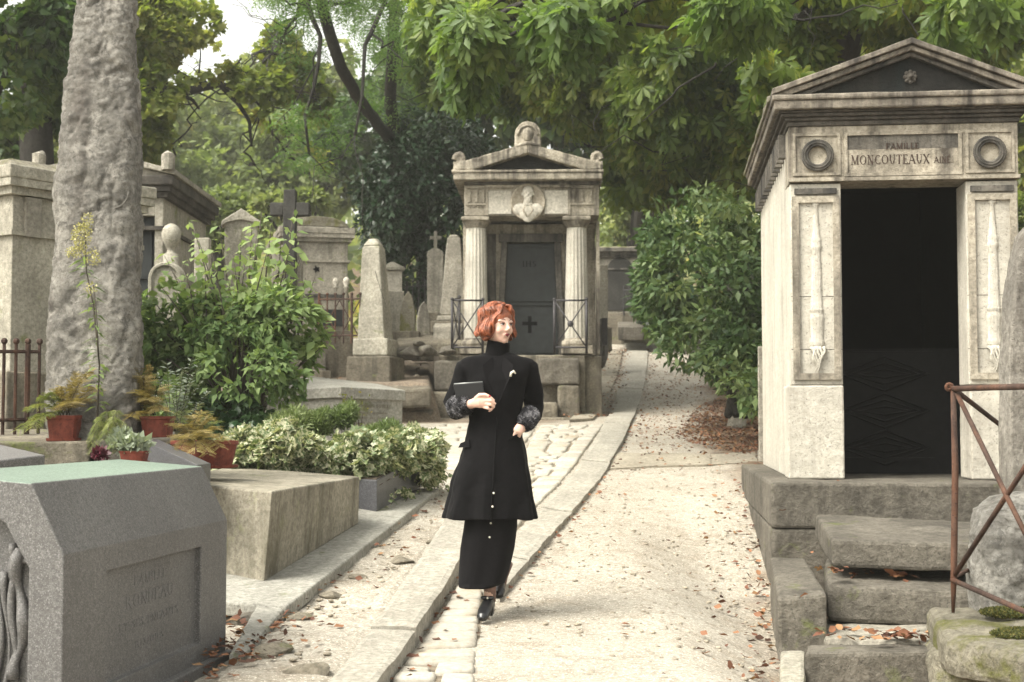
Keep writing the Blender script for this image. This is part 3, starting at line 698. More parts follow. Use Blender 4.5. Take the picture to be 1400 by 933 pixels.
def wreath_relief(R0=.088, r0=.026):
    mb = MB(); rr = random.Random(2)
    for k in range(46):
        a_ = 2 * pi * k / 46; c = Vector((cos(a_) * R0, -.008, sin(a_) * R0))
        for s in (-1, 0, 1):
            q = c + Vector((cos(a_) * s * r0 * .55, -.006 * (1 - abs(s)), sin(a_) * s * r0 * .55))
            mb.ball(q, (.017, .012, .008), 6, 5, Matrix.Rotation(-(a_ + pi / 2) - s * .6, 3, 'Y'))
    mb.tube([(cos(2 * pi * i / 32) * R0, 0, sin(2 * pi * i / 32) * R0) for i in range(33)], r0 * .75, 8, False)
    return mb
def frame(mb, x0, x1, z0, z1, y, w_=.02, d=.012):
    """raised rectangular moulding on a -y face at y"""
    mb.box(x0, x1, y - d, y + .002, z1 - w_, z1); mb.box(x0, x1, y - d, y + .002, z0, z0 + w_)
    mb.box(x0, x0 + w_, y - d * .97, y + .002, z0 + w_, z1 - w_); mb.box(x1 - w_, x1, y - d * .97, y + .002, z0 + w_, z1 - w_)

# ------------------------------------------------------------ the large mausoleum on the right (open doorway)
M['lozenge'] = plain('black_iron_lozenge', (.0065, .0065, .007), .7, 0, .3, 20, .2)
M['lozenge'].node_tree.nodes['Principled BSDF'].inputs['Specular IOR Level'].default_value = .15
def right_mausoleum():
    S = FP / 9.8; cx = (1239.5 - 700) / S; z0 = 1.5 - 85.5 / S        # z0: top of the plinth
    t = thing('mausoleum', 'tall limestone vault at the right with open dark doorway and two stone wreaths', 'mausoleum', (cx, 9.8, z0), R(-6.2))
    hw, D = .775, 3.1; dh, dw = 2.075, .425; top = 2.56
    lime = M['lime']
    w_ = MB()   # walls, hollow
    w_.box(-hw, -hw + .14, .22, D, .0, top); w_.box(hw - .14, hw, .22, D, 0, top); w_.box(-hw + .14, hw - .14, D - .14, D, 0, top)
    w_.box(-hw + .14, hw - .14, .36, D - .14, top - .1, top)
    rough(w_.build('wall', M['lime_clean'], t), .004, .3, 3, .006)
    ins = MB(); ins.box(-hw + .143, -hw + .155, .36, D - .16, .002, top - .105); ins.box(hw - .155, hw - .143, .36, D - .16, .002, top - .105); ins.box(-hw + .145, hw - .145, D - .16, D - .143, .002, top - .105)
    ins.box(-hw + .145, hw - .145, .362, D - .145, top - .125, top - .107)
    ins.build('interior_shade_lining', M['blackhole'], t)  # thin black sheets inside the walls; the indoor shade is their colour
    # pilasters with a heavier foot
    for s in (-1, 1):
        a_, b_ = sorted((s * dw, s * hw)); p = MB(); p.box(a_, b_, .04, .36, .655, dh - .01)
        if s < 0: f_ = MB(); f_.box(a_ - .03, b_ - .0, .0, .37, .003, .65)
        else: f_ = MB(); f_.box(a_ + .0, b_ + .03, .0, .37, .003, .65)
        po = p.build('pilaster', M['lime_clean'], t); bevel(po, .006)
        rough(f_.build('pilaster_foot', M['lime_clean'], po), .004, .12, 4, .012)
        m_ = MB(); xa, xb = (a_ + .035, b_ - .035); 
        frame(m_, a_ + .012, b_ - .012, .69, dh - .10, .04, .045, .022); m_.build('panel_moulding', lime, po); 
        cp = MB(); cp.box(a_ + .03, b_ - .03, .015, .06, dh - .085, dh - .045); cp.build('capital_band', M['lime_dark'], po)
        for zz in (1.27, .90): 
            j_ = MB(); j_.box(a_, b_, .0385, .05, zz, zz + .004); j_.build('joint', M['lime_dark'], po)
        to = torch_relief().build('torch_relief', M['lime_clean'], po, True); to.location = ((a_ + b_) / 2, .036, .735); 
    # entablature
    e = MB(); e.box(-hw - .005, hw + .005, .03, .36, dh, dh + .395); eo = e.build('entablature', lime, t); bevel(eo, .006)
    m_ = MB(); frame(m_, -.40, .40, dh + .035, dh + .345, .03, .022, .014); frame(m_, -hw + .02, -.425, dh + .045, dh + .345, .03, .02, .012); frame(m_, .425, hw - .02, dh + .045, dh + .345, .03, .02, .012)
    m_.box(-hw - .012, hw + .012, .005, .032, dh + .003, dh + .028); m_.build('frieze_moulding', lime, eo)
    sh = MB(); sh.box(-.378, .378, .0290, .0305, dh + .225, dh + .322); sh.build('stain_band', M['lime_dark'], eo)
    for a_ in (('FAMILLE', (0, .0262, dh + .222), .042, .225), ('MONCOUTEAUX', (-.085, .030, dh + .118), .066, .535), ('AINÉ.', (.275, .030, dh + .120), .044, .125)):
        tx = MB(); text(tx, a_[0], a_[1], (1, 0, 0), (0, 0, 1), a_[2], a_[3]); tx.build('carved_word', M['letter'], eo)
    for s in (-1, 1):
        wr = wreath_relief().build('wreath', M['lime_dark'], eo, True); wr.location = (s * .585, .012, dh + .185)
    # cove and cornice
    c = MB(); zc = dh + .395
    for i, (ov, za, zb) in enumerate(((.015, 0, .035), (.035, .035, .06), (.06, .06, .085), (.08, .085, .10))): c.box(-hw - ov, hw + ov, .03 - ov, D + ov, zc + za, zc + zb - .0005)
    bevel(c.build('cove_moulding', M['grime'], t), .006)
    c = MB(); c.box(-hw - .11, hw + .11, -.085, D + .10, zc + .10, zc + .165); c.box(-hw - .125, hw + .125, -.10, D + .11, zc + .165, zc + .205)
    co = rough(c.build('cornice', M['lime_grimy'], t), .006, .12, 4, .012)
    # pediment: dark tympanum inside a raking cornice
    zp = zc + .206; X = hw + .125; H = .335; AX = .055
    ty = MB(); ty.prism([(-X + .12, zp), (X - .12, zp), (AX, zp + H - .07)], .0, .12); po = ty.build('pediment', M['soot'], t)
    for s in (-1, 1):
        for (y0, y1, off, th) in ((-.10, .10, .0, .04), (-.075, .10, -.04, .035), (-.04, .06, -.075, .03)):
            k = MB(); x1 = X + .0; pa = [(s * x1, zp + off), (s * x1, zp + th + off), (AX, zp + H + th + off), (AX, zp + H + off)]
            if off < 0: pa = [(s * (x1 + off * 3.2), max(zp, zp + .002)), (s * (x1 + (off + th) * 3.2), zp + .002), (AX, zp + H + off + th - .002), (AX, zp + H + off)]
            if s > 0: pa = pa[::-1]
            if s < 0: pa = pa
            k.prism(pa[::-1], y0, y1); rough(k.build('raking_cornice', M['lime_grimy'] if off > -.05 else M['lime_dark'], po), .006, .12, 3, .006)
    ro = MB(); ro.ball((AX, -.005, zp + .12), (.035, .02, .035)); ro.ball((AX, -.02, zp + .12), (.016, .02, .016))
    for k in range(8): ro.ball((AX + cos(k * pi / 4) * .035, -.006, zp + .12 + sin(k * pi / 4) * .035), (.016, .014, .016), 8, 6)
    ro.build('rosette', M['grime'], po, True)
    # roof slabs, mossy
    for s in (-1, 1):
        k = MB(); pa = [(AX, zp + H + .03), (s * (X + .02), zp + .03), (s * (X + .02), zp - .01), (AX, zp + H - .02)]
        if s > 0: pa = pa[::-1]
        k.prism(pa[::-1], .101, D + .12); rough(k.build('roof', M['mossy'], t), .015, .1, 4, .01)
    # brackets under the side eaves
    for s in (-1, 1):
        for i in range(15):
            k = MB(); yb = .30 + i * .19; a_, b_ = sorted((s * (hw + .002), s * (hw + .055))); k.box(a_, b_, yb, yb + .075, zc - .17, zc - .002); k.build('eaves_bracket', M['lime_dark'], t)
    # plinth (two courses) and sill
    p = MB(); p.box(-hw - .19, hw + .4, -.50, D + .15, -.30, 0); rough(p.build('plinth', M['block'], t), .008, .2, 5, .02)
    p = MB(); p.box(-hw - .185, hw + .38, -.49, D + .14, -.95, -.302); rough(p.build('foundation', M['block'], t), .012, .2, 5, .02)
    # iron door leaf standing back in the dark, with lozenges
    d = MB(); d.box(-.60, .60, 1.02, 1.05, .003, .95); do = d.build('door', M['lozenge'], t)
    l = MB()
    for i in range(3):
        for s in (-1, 1):
            for k in (0, .07, .14):
                zc_ = .20 + i * .28; l.tube([(0, 1.01, zc_ + .13 - k * .7), (s * (.33 - k), 1.01, zc_), (0, 1.01, zc_ - .13 + k * .7)], .011, 6)
    l.box(-.36, .36, 1.0, 1.02, .10, .125); l.box(-.36, .36, 1.0, 1.02, .93, .95); l.build('door_lozenges', M['lozenge'], do)
    return t
RM = right_mausoleum()

# ------------------------------------------------------------ the small temple vault in the middle
def centre_mausoleum():
    Y = 21.4; S = FP / Y; cx = (724 - 700) / S
    def z(r): return (575 - r) / S
    t = thing('mausoleum', 'small grey temple vault with two fluted columns, bearded portrait medallion and dark closed door', 'mausoleum', (cx, Y, 1.5 - 4.5 / S), R(-1.5))
    q = lambda px: (px - 724) / S
    D = 2.5; lime = M['lime']; hb = q(820)
    zb = z(484)
    # podium of big blocks
    k = 0
    for (x0, x1, y0, a_, b_, mt) in ((592, 648, -.30, 575, 536, 'block2'), (648, 735, -.10, 575, 530, 'block2'), (722, 762, -.55, 575, 551, 'block2'), (762, 792, -.30, 570, 528, 'block2'), (595, 642, -.26, 535, 494, 'block'), (642, 735, .0, 529, 493, 'block2'), (735, 792, -.24, 527, 491, 'block')):
        k += 1; b = MB(); b.box(q(x0) + .004, q(x1) - .004, y0, .5, z(a_) + .003 - (.15 if a_ > 569 else 0), z(b_)); rough(b.build('podium_block', M[mt], t), .014, .16, 4, .03)
    b = MB(); b.box(q(600), q(800), .0, D + .4, -.3, zb - .02); b.box(q(800), q(823), .10, D + .4, -.2, zb - .03); rough(b.build('podium', M['block2'], t), .01, .2, 5, .02)
    for a_ in ((q(560), q(655), -.62, -.3, -.2, z(572)), (q(735), q(790), -.75, -.5, -.2, z(571))): b = MB(); b.box(*a_); rough(b.build('bottom_step', M['block2'], t), .014, .2, 4, .03)
    # cella behind the columns
    yc = .62
    w_ = MB(); dx0, dx1 = q(684), q(765)
    w_.box(q(640), dx0 - .0, yc, D, zb, z(298)); w_.box(dx1, q(816), yc, D, zb, z(298)); w_.box(dx0, dx1, yc, D, z(322), z(298)); w_.box(dx0, dx1, yc + .3, D, zb, z(322))
    rough(w_.build('wall', lime, t), .008, .2, 4, .006)
    for px in (818.2, 633): 
        b = MB(); b.box(q(px) - .02, q(px) + .03, .25, .55, zb, z(298)); b.build('corner_pilaster', lime, t)
    # stone door frame
    f_ = MB(); ya = yc - .05
    f_.prism([(q(676), zb + .02), (dx0 + .0, zb + .02), (q(692), z(324)), (q(684), z(324))], ya, yc + .08)
    f_.prism([(dx1 + .0, zb + .02), (q(773), zb + .02), (q(767), z(324)), (q(758), z(324))], ya, yc + .08)
    f_.box(q(680), q(770), ya - .01, yc + .08, z(324) + .001, z(312)); bevel(f_.build('door_frame', M['lime_dark'], t), .006)
    for s, xs in ((0, (664, 676)), (1, (773, 784))):
        b = MB(); b.box(q(xs[0]), q(xs[1]), yc - .03, yc, zb, z(312)); b.build('jamb_stone', M['lime_dark'], t)
    # door
    d = MB(); d.prism([(q(685), zb + .01), (q(764), zb + .01), (q(758.5), z(325)), (q(691.5), z(325))], yc + .05, yc + .10); do = d.build('door', M['door'], t)
    f_ = MB(); yf = yc + .05
    f_.box(q(690), q(762), yf - .025, yf, z(413), z(411)); f_.box(q(690), q(762), yf - .025, yf, z(407), z(405)); f_.box(q(688), q(763), yf - .02, yf, z(480), z(477))
    f_.prism([(q(686), z(478)), (q(690), z(478)), (q(696), z(330)), (q(692), z(330))], yf - .02, yf); f_.prism([(q(760), z(478)), (q(764), z(478)), (q(758), z(330)), (q(754), z(330))], yf - .02, yf)
    f_.box(q(692), q(758), yf - .022, yf, z(331), z(326.5)); f_.build('door_frame_bars', M['door'], do)
    c = MB(); c.box(q(721), q(726), yf - .006, yf, z(452), z(428)); c.box(q(713), q(734), yf - .006, yf, z(441), z(436)); c.build('cross', M['blackhole'], do)
    c = MB(); text(c, 'IHS', (q(723), yf - .002, z(358)), (1, 0, 0), (0, 0, 1), .09, .22, .008); c.build('monogram', M['blackhole'], do)
    # columns
    col = MB(); hcol = z(308) - z(462); b = MB(); r0, r1 = .185, .152
    n = 14; prof = [(r0 - (r0 - r1) * (i / n) ** 1.3, z(462) + hcol * i / n) for i in range(n + 1)]
    for px in (649.5, 789):
        g = MB(); g.lathe(prof, (q(px), .22, 0), 108, 1, 18, .055); c = g.build('column', M['lime_clean'], t, False)
        h = MB(); h.lathe([(r1, z(309)), (r1 + .01, z(307)), (r1 + .04, z(303)), (r1 + .055, z(300)), (r1 + .05, z(297))], (q(px), .22, 0), 32); h.build('capital', lime, c, True)
        h = MB(); h.box(q(px) - .215, q(px) + .215, .0, .44, z(300), z(294)); rough(h.build('abacus', lime, c), .01, .08, 3, .02)
        h = MB(); h.lathe([(.22, z(473)), (.235, z(470)), (.225, z(466)), (.19, z(464)), (.188, z(462))], (q(px), .22, 0), 32); h.box(q(px) - .235, q(px) + .235, -.02, .46, zb, z(473)); rough(h.build('base', lime, c), .008, .1, 2, .01)
    # entablature
    e = MB(); e.box(q(634), q(820), .02, D, z(293.5), z(251)); eo = rough(e.build('entablature', lime, t), .006, .2, 4, .01)
    m_ = MB()
    for x0, x1 in ((637, 664), (780, 812)):
        m_.box(q(x0), q(x1), -.005, .02, z(279), z(276)); m_.box(q(x0 + 1), q(x1 - 1), -.012, .02, z(256), z(252))
        for i in range(3):
            xx = q(x0 + 4 + i * (x1 - x0 - 8) / 2.0); m_.box(xx - .022, xx + .022, -.008, .022, z(275), z(258))
        for i in range(4): m_.ball((q(x0 + 5 + i * (x1 - x0 - 10) / 3), .01, z(281.5)), .012, 8, 6)
    m_.box(q(664), q(780), -.02, .02, z(255), z(251.2)); m_.build('triglyph', lime, eo)
    for x0, x1 in ((667, 699), (745, 777)):
        p = MB(); p.box(q(x0), q(x1), .006, .02, z(291), z(259)); p.build('marble_panel', M['marble'], eo)
    for px in (665.5, 778.5):
        p = MB(); p.box(q(px) - .02, q(px) + .02, -.004, .02, z(293), z(256)); p.build('frieze_strip', lime, eo)
    # medallion with bearded bust
    me_ = thing  # (parts hang off the entablature)
    c0 = Vector((q(722), .0, z(275)))
    d = MB(); prof = [(.0, 0), (.225, 0), (.255, -.03), (.275, -.035), (.285, -.02), (.285, .05), (0, .05)]
    vs = []; n = 40
    for r_, y_ in prof:
        for j in range(n): a_ = 2 * pi * j / n; vs.append((c0.x + r_ * cos(a_) * .93, y_, c0.z + r_ * sin(a_)))
    d.add(vs, [(i * n + j, i * n + (j + 1) % n, (i + 1) * n + (j + 1) % n, (i + 1) * n + j) for i in range(len(prof) - 1) for j in range(n)])
    mo = d.build('medallion', M['bust'], eo, True)
    b = MB(); h = c0 + Vector((.0, -.06, .065))
    b.ball(h + Vector((0, 0, .03)), (.078, .07, .092), 16, 12); b.ball(h + Vector((0, -.012, -.03)), (.062, .062, .07), 14, 10); b.ball(h + Vector((.004, -.078, .0)), (.013, .022, .028), 8, 6)
    b.ball(h + Vector((0, -.062, .025)), (.06, .02, .012), 12, 6); b.ball(h + Vector((-.022, -.07, -.035)), (.028, .016, .010), 8, 6, Matrix.Rotation(-.4, 3, 'Y')); b.ball(h + Vector((.022, -.07, -.035)), (.028, .016, .010), 8, 6, Matrix.Rotation(.4, 3, 'Y'))
    b.ball(h + Vector((0, -.055, -.085)), (.038, .03, .05), 10, 8); b.ball(h + Vector((-.078, 0, .0)), (.012, .02, .025), 8, 6); b.ball(h + Vector((.078, 0, .0)), (.012, .02, .025), 8, 6)
    b.tube([h + Vector((0, .01, -.05)), h + Vector((0, .01, -.16))], [.05, .07], 14)
    b.ball(h + Vector((-.105, .01, -.215)), (.10, .055, .085), 14, 10); b.ball(h + Vector((.105, .01, -.215)), (.10, .055, .085), 14, 10); b.ball(h + Vector((0, .0, -.26)), (.13, .06, .12), 14, 10); b.ball(h + Vector((0, 0, -.34)), (.07, .05, .07), 12, 8)
    b.v = [c0 + Vector(((v - c0).x * 1.12, (v - c0).y * .45 - .008, (v - c0).z * 1.05 + .045)) for v in b.v]
    bo = b.build('bust', M['marble'], mo, True); rm = bo.modifiers.new('r', 'REMESH'); rm.mode = 'VOXEL'; rm.voxel_size = .006; rm.use_smooth_shade = True
    for s in (-1, 1): b = MB(); b.tube([h + Vector((s * .03, -.055, -.13)), h + Vector((s * .075, -.065, -.2)), h + Vector((s * .01, -.075, -.31))], [.008, .016, .008], 6); b.build('lapel', M['bust'], bo, True)
    # cornice and pediment
    c = MB(); c.box(q(634), q(820), -.03, D + .04, z(251), z(247)); c.build('bed_moulding', M['lime_dark'], t)
    X0, X1 = q(620), q(824); zp = z(233)
    c = MB(); c.box(X0, X1, -.19, D + .16, z(246.5), z(237)); c.box(X0 - .02, X1 + .02, -.21, D + .18, z(237), zp); co = rough(c.build('cornice', lime, t), .01, .12, 4, .015)
    xm = (X0 + X1) / 2; H = z(205) - zp
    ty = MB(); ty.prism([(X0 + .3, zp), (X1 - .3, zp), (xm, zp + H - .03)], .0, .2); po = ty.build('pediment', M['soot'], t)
    for s, xe in ((-1, X0), (1, X1)):
        k = MB(); pa = [(xe + s * -.02, zp + .002), (xe - s * .30, zp + .002), (xm, zp + H - .05), (xm, zp + H + .10), (xe - s * .02, zp + .10)]
        if s < 0: pa = pa[::-1]
        k.prism(pa[::-1] if s > 0 else pa[::-1], -.19, .10); rough(k.build('raking_cornice', lime, po), .012, .1, 4, .015)
        k = MB(); pa = [(xm, zp + H + .08), (xe, zp + .08), (xe, zp + .02), (xm, zp + H)]
        if s > 0: pa = pa[::-1]
        k.prism(pa[::-1], .101, D + .15); rough(k.build('roof', M['lime_dark'], t), .01, .12, 4, .01)
    # acroteria
    a_ = MB(); n = 28; R_ = .195
    a_.prism([(xm - .20, zp + H + .06)] + [(xm + R_ * cos(pi - pi * i / n * 1.0) , zp + H + .24 + R_ * sin(pi * i / n)) for i in range(n + 1)] + [(xm + .20, zp + H + .06)][:1], -.15, .05)
    ao = rough(a_.build('acroterion', lime, po), .01, .08, 3, .015)
    k = MB()
    k.tube([(xm + .15 * cos(pi - pi * i / 14), -.16, zp + H + .22 + .15 * sin(pi * i / 14)) for i in range(15)], .018, 6); k.ball((xm, -.15, zp + H + .24), (.09, .03, .11), 14, 10); k.tube([(xm - .2, -.16, zp + H + .04), (xm, -.18, zp + H + .10), (xm + .2, -.16, zp + H + .04)], .03, 8)
    k.build('acroterion_shell', lime, ao, True)
    for xe, s in ((X0 + .09, -1), (X1 - .09, 1)):
        k = MB(); k.tube([(xe + s * (.075 - .075 * i / 16 * cos(0)) * cos(i * .55) , -.1, zp + .17 + (.10 - .09 * i / 16) * sin(i * .55)) for i in range(17)], [.05 - .02 * i / 16 for i in range(17)], 8, sx=1.0)
        k.box(xe - .09, xe + .09, -.17, .06, zp + .001, zp + .13); rough(k.build('corner_scroll', lime, po), .01, .06, 2, .02)
    return t
CM = centre_mausoleum()
def railing(name, label, pts, h, mat, r=.014, cross=True, boss=True, z=None, mid=None, group=None, extra=None):
    """iron railing along world points (bases)"""
    o = thing(name, label, 'railing', pts[0], 0, group)
    for p in pts:
        k = MB(); k.tube([Vector(p), Vector(p) + Vector((0, 0, h))], r * 1.25, 8); k.ball(Vector(p) + Vector((0, 0, h + r)), r * 1.7, 8, 6); k.build('post', mat, o, True, 'world')
    for a_, b_ in zip(pts, pts[1:]):
        a_, b_ = Vector(a_), Vector(b_); u = Vector((0, 0, 1))
        for hh in (h, h * .12):
            k = MB(); k.tube([a_ + u * hh, b_ + u * hh], r, 6); k.build('rail', mat, o, True, 'world')
        if cross:
            for p0, p1 in ((a_ + u * h, b_ + u * h * .12), (a_ + u * h * .12, b_ + u * h)):
                k = MB(); k.tube([p0, p1], r * .6, 6); k.build('diagonal_bar', mat, o, True, 'world')
        if boss: k = MB(); k.ball((a_ + b_) / 2 + u * h * .56, (r * 3, r * 1.5, r * 3), 10, 8); k.build('boss', mat, o, True, 'world')
    return o
zb = 1.5 + 83.5 / (FP / 21.2)
railing('railing', 'grey iron railing on the left of the small temple vault steps', [P(660, 484, 21.25), P(618, 484, 21.15), P(628, 478, 22.0)], .80, M['iron'], .016, True, False)
railing('railing', 'grey iron railing with round boss on the right of the temple vault door', [P(758, 484, 21.25), P(802, 484, 21.15)], .80, M['iron'], .016, True, True)
k = thing('iron_bracket', 'rusty iron bracket box fixed low on the temple vault side wall', 'bracket', P(826, 440, 22.2)); b = MB(); p = P(826, 435, 22.2)
b.box(p.x - .03, p.x + .05, p.y, p.y + .25, p.z - .42, p.z); b.build('bracket_box', M['iron'], k, False, 'world')

# ------------------------------------------------------------ right-hand steps (worn blocks)
def ptsY(*a_): return [P(*q) for q in a_]
def blk(name, label, cat, top, drop, mat, s=.012, size=.16, lev=4, w_=.02, group=None, bot=None):
    top = [Vector(p) for p in top]; bt = [p - Vector((0, 0, drop)) for p in top] if bot is None else bot
    c = sum(bt, Vector()) / 4; m = MB(); m.hexa(top, bt); o = m.build(name, mat, None, False, c); rough(o, s, size, lev, w_); return tag(o, label, cat, group)
def deck(fl, fr, br, bl): return [fl, fr, br, bl]
blk('stone_step', 'top stone step, a thick slab with a chipped front corner below the doorway', 'step', deck(P(1137, 738, 8.05), P(1372, 746, 7.75), P(1372, 716, 9.0), P(1114, 702, 9.25)), .155, M['block'], .012, .2, 5, .022)
blk('stone_step', 'second stone step with dead leaves in the joint above it', 'step', deck(P(1130, 801, 7.85), P(1375, 812, 7.5), P(1375, 770, 8.6), P(1128, 762, 8.8)), .20, M['block'], .012, .2, 5, .03)
blk('stone_step', 'third stone step, low and broken with leaves lying on it', 'step', deck(P(1127, 872, 7.35), P(1300, 880, 7.1), P(1300, 842, 7.9), P(1127, 846, 8.1)), .20, M['stele'], .014, .2, 5, .03)
blk('stone_step', 'lowest stone step at the bottom edge, a long grey block', 'step', deck(P(1100, 893, 6.95), P(1285, 891, 6.9), P(1280, 880, 7.2), P(1104, 882, 7.25)), .5, M['block'], .008, .2, 5, .02)
blk('stone_block', 'upright square block standing against the left side of the steps', 'stone block', deck(P(1063, 817, 7.55), P(1131, 812, 7.5), P(1101, 763, 8.75), P(1053, 762, 8.85)), .6, M['block'], .008, .2, 5, .02)
blk('stone_block', 'pale flat block tucked under the front of the steps by the path', 'stone block', deck(P(1066, 930, 6.75), P(1100, 940, 6.6), P(1101, 889, 7.25), P(1066, 888, 7.3)), .4, M['stele_pale'], .008, .2, 4, .02)
sl = [(1140, 780, 7.9), (1180, 785, 8.1), (1230, 790, 8.0), (1215, 868, 7.25), (1170, 862, 7.4), (1250, 872, 7.2), (1140, 868, 7.3), (1200, 775, 8.4), (1265, 868, 7.2), (1190, 873, 7.1), (1155, 660, 9.7), (1290, 668, 9.3), (1060, 700, 8.9), (1105, 760, 8.8), (1110, 820, 7.6), (1240, 872, 7.2), (1185, 770, 8.2), (1340, 772, 7.8), (1355, 776, 7.8)]
rs = random.Random(5); q = []
for (a_, b_, c_) in sl:
    for i in range(9 if b_ > 760 else 1): q.append(tuple(P(a_ + rs.uniform(-16, 16), b_ + rs.uniform(-4, 3), c_ - .03)))
fallen('fallen_leaves', np.array([q_ for q_ in q if True]), .062, 5, .15, .95)

M['stump'] = stone('rough_pale_stone', (.46, .44, .40), .35, .4, (.14, .12, .09), moss=.12, mossc=(.08, .075, .03), seed=33, bump=1.0, cs=4, pale=.5, pit=1)
M['streaky'] = stone('streaky_grey_stone', (.27, .25, .22), .3, .75, (.10, .085, .07), seed=34, bump=.9)
# ------------------------------------------------------------ right foreground: mossy wall, rough stone, rusty railing
blk('coping_stone', 'mossy worn coping slab carrying the rusty railing at the lower right', 'coping stone', deck(P(1290, 872, 6.3), P(1470, 905, 5.6), P(1470, 830, 7.0), P(1266, 828, 7.3)), .17, M['mossy'], .02, .16, 5, .04)
blk('wall_block', 'rough mossy wall block under the coping slab at the lower right corner', 'stone block', deck(P(1272, 890, 6.55), P(1470, 960, 5.7), P(1470, 880, 7.0), P(1268, 872, 7.2)), .6, M['mossy'], .03, .14, 5, .05)
def rough_pillar(name, label, cat, rows, mat, seed, s=1.0, depth=.8, n=110, nr=260):
    """rough standing stone: rows = (px left, px right, py, Y); chipped by several octaves of noise"""
    c = []
    for xl_, xr_, py, Y in rows:
        a_ = P(xl_, py, Y); b_ = P(xr_, py, Y); c.append(((a_ + b_) / 2, (b_ - a_).length / 2))
    t = np.linspace(0, len(c) - 1, nr); A = np.array([(*q[0], q[1]) for q in c]); A = np.stack([np.interp(t, range(len(c)), A[:, i]) for i in range(4)], 1)
    vs = []; N = mnoise.noise; o1 = Vector((seed, 0, 0)); o2 = Vector((0, seed, 5)); o3 = Vector((seed, 9, 2))
    for i, (x, y, z, r_) in enumerate(A):
        for j in range(n):
            a_ = 2 * pi * j / n; ca, sa = cos(a_), sin(a_); k = (abs(ca) ** 3.2 + abs(sa) ** 3.2) ** (-1 / 3.2)
            p = Vector((x + ca * r_ * k, y + r_ * depth + sa * r_ * k * depth, z)); w_ = Vector((N(p * 4 + o1), N(p * 4 + o2), N(p * 4 + o3))) * .05; pw_ = p + w_
            nn = .030 * N(p * 2.0 + o1) + .014 * abs(N(pw_ * 4.5 + o2)) + .010 * N(pw_ * 9 + o3) + .014 * abs(N(pw_ * 19 + o1)) + .010 * N(pw_ * 38 + o2)
            pit = N(pw_ * Vector((1, 1, .8)).x * 7.5 + o3 * 2); nn -= .016 * min(1, max(0, (pit - .12) * 4))
            cr = abs(N(Vector((pw_.x * 5, pw_.y * 5, pw_.z * 2.2)) + o2 * 3)); nn -= .016 * max(0, 1 - cr * 14)
            vs.append(p + Vector((ca, sa, 0)) * nn * s)
    fs = [(i * n + j, i * n + (j + 1) % n, (i + 1) * n + (j + 1) % n, (i + 1) * n + j) for i in range(nr - 1) for j in range(n)] + [tuple(range(n - 1, -1, -1)), tuple(range((nr - 1) * n, nr * n))]
    o = mesh_obj(name, vs, fs, mat, None, True, Vector((A[0][0], A[0][1] + A[0][3], A[0][2])))
    return tag(o, label, cat)
rough_pillar('stone_stump', 'short rough pale stone stump with moss at its foot behind the rusty railing', 'stone stump',
             [(1350, 1480, 860, 6.9), (1349, 1480, 800, 6.9), (1349, 1480, 735, 6.9), (1356, 1480, 700, 6.95), (1372, 1470, 682, 7.05), (1395, 1450, 674, 7.15)], M['stump'], 3, .8, .8, 120, 150)
sp_ = [P(x_, y_, 7.35) for x_, y_ in ((1377, 850), (1490, 850), (1490, 285), (1412, 305), (1398, 322), (1389, 352), (1381, 410), (1377, 480))]; o_ = Vector((sum(p.x for p in sp_) / 8, 7.35, sp_[0].z))
m = MB(); m.prism([(p.x, p.z) for p in sp_], 7.30, 7.48); sb_ = rough(m.build('upright_slab', M['streaky'], None, False, o_), .010, .12, 5, .012); tag(sb_, 'tall upright grey slab with rounded shoulder cut off by the right edge', 'headstone')
fe = thing('railing', 'rusty iron grave railing with crossed bars at the right edge', 'railing', P(1303, 838, 6.75))
def bar(nm, pts, r_, par=fe, m='rust'):
    k = MB(); k.tube(pts, r_, 8); return k.build(nm, M[m], par, True, 'world')
pt_ = P(1303, 532, 6.75); pb_ = P(1302, 793, 6.75)
bar('post', [P(1303, 838, 6.75), P(1304, 790, 6.75), P(1306, 640, 6.75), P(1303, 528, 6.75)], [.008, .016, .0165, .013])
bar('top_rail', [pt_, P(1355, 530, 6.4), P(1470, 527, 5.8)], .014)
bar('bottom_rail', [pb_, P(1400, 836, 6.1), P(1440, 853, 5.9)], .013)
bar('diagonal_bar', [P(1307, 536, 6.74), P(1378, 682, 6.3), P(1418, 762, 6.05)], .012)
bar('diagonal_bar', [P(1303, 790, 6.76), P(1376, 678, 6.32), P(1440, 580, 5.95)], .012)
bar('side_rail', [P(1306, 534, 6.76), P(1340, 560, 7.6), P(1376, 588, 8.2)], .013); bar('side_rail', [P(1304, 790, 6.77), P(1345, 768, 7.6), P(1376, 752, 8.2)], .010)
bar('scroll', [P(1303, 530, 6.75) + Vector((.012 * math.cos(i * .7) * (1 - i / 16) - .012, 0, .012 * math.sin(i * .7) * (1 - i / 16))) * 1.6 for i in range(12)], .009)
# moss cushions
def cushion(name, label, c, r_, n, seed):
    p, u, v, r = cloud(n, [(c, r_)], .9, 0, 1, seed); p = p[p[:, 2] > c[2] - .02]; u = u[:len(p)]; m = len(p)
    return tag(leaves(name, p, r.normal(size=(m, 3)) + np.array([0, 0, .5]), r.normal(size=(m, 3)), .011, r.uniform(0, 1, m), T_simple(.4), L['mossleaf']), label, 'moss')
L['mossleaf'] = leaf_mat('moss_leaf', [(.1, (.035, .045, .010)), (.6, (.085, .09, .02)), (1, (.16, .13, .035))], .2, .8)
tag(cushion('moss', 'x', P(1385, 838, 6.72), (.16, .10, .022), 4200, 4), 'green moss cushion at the foot of the rough granite pillar', 'moss')
tag(cushion('moss', 'x', P(1398, 868, 6.25), (.13, .12, .022), 4200, 5), 'brown green moss spilling down the wall block at lower right', 'moss')
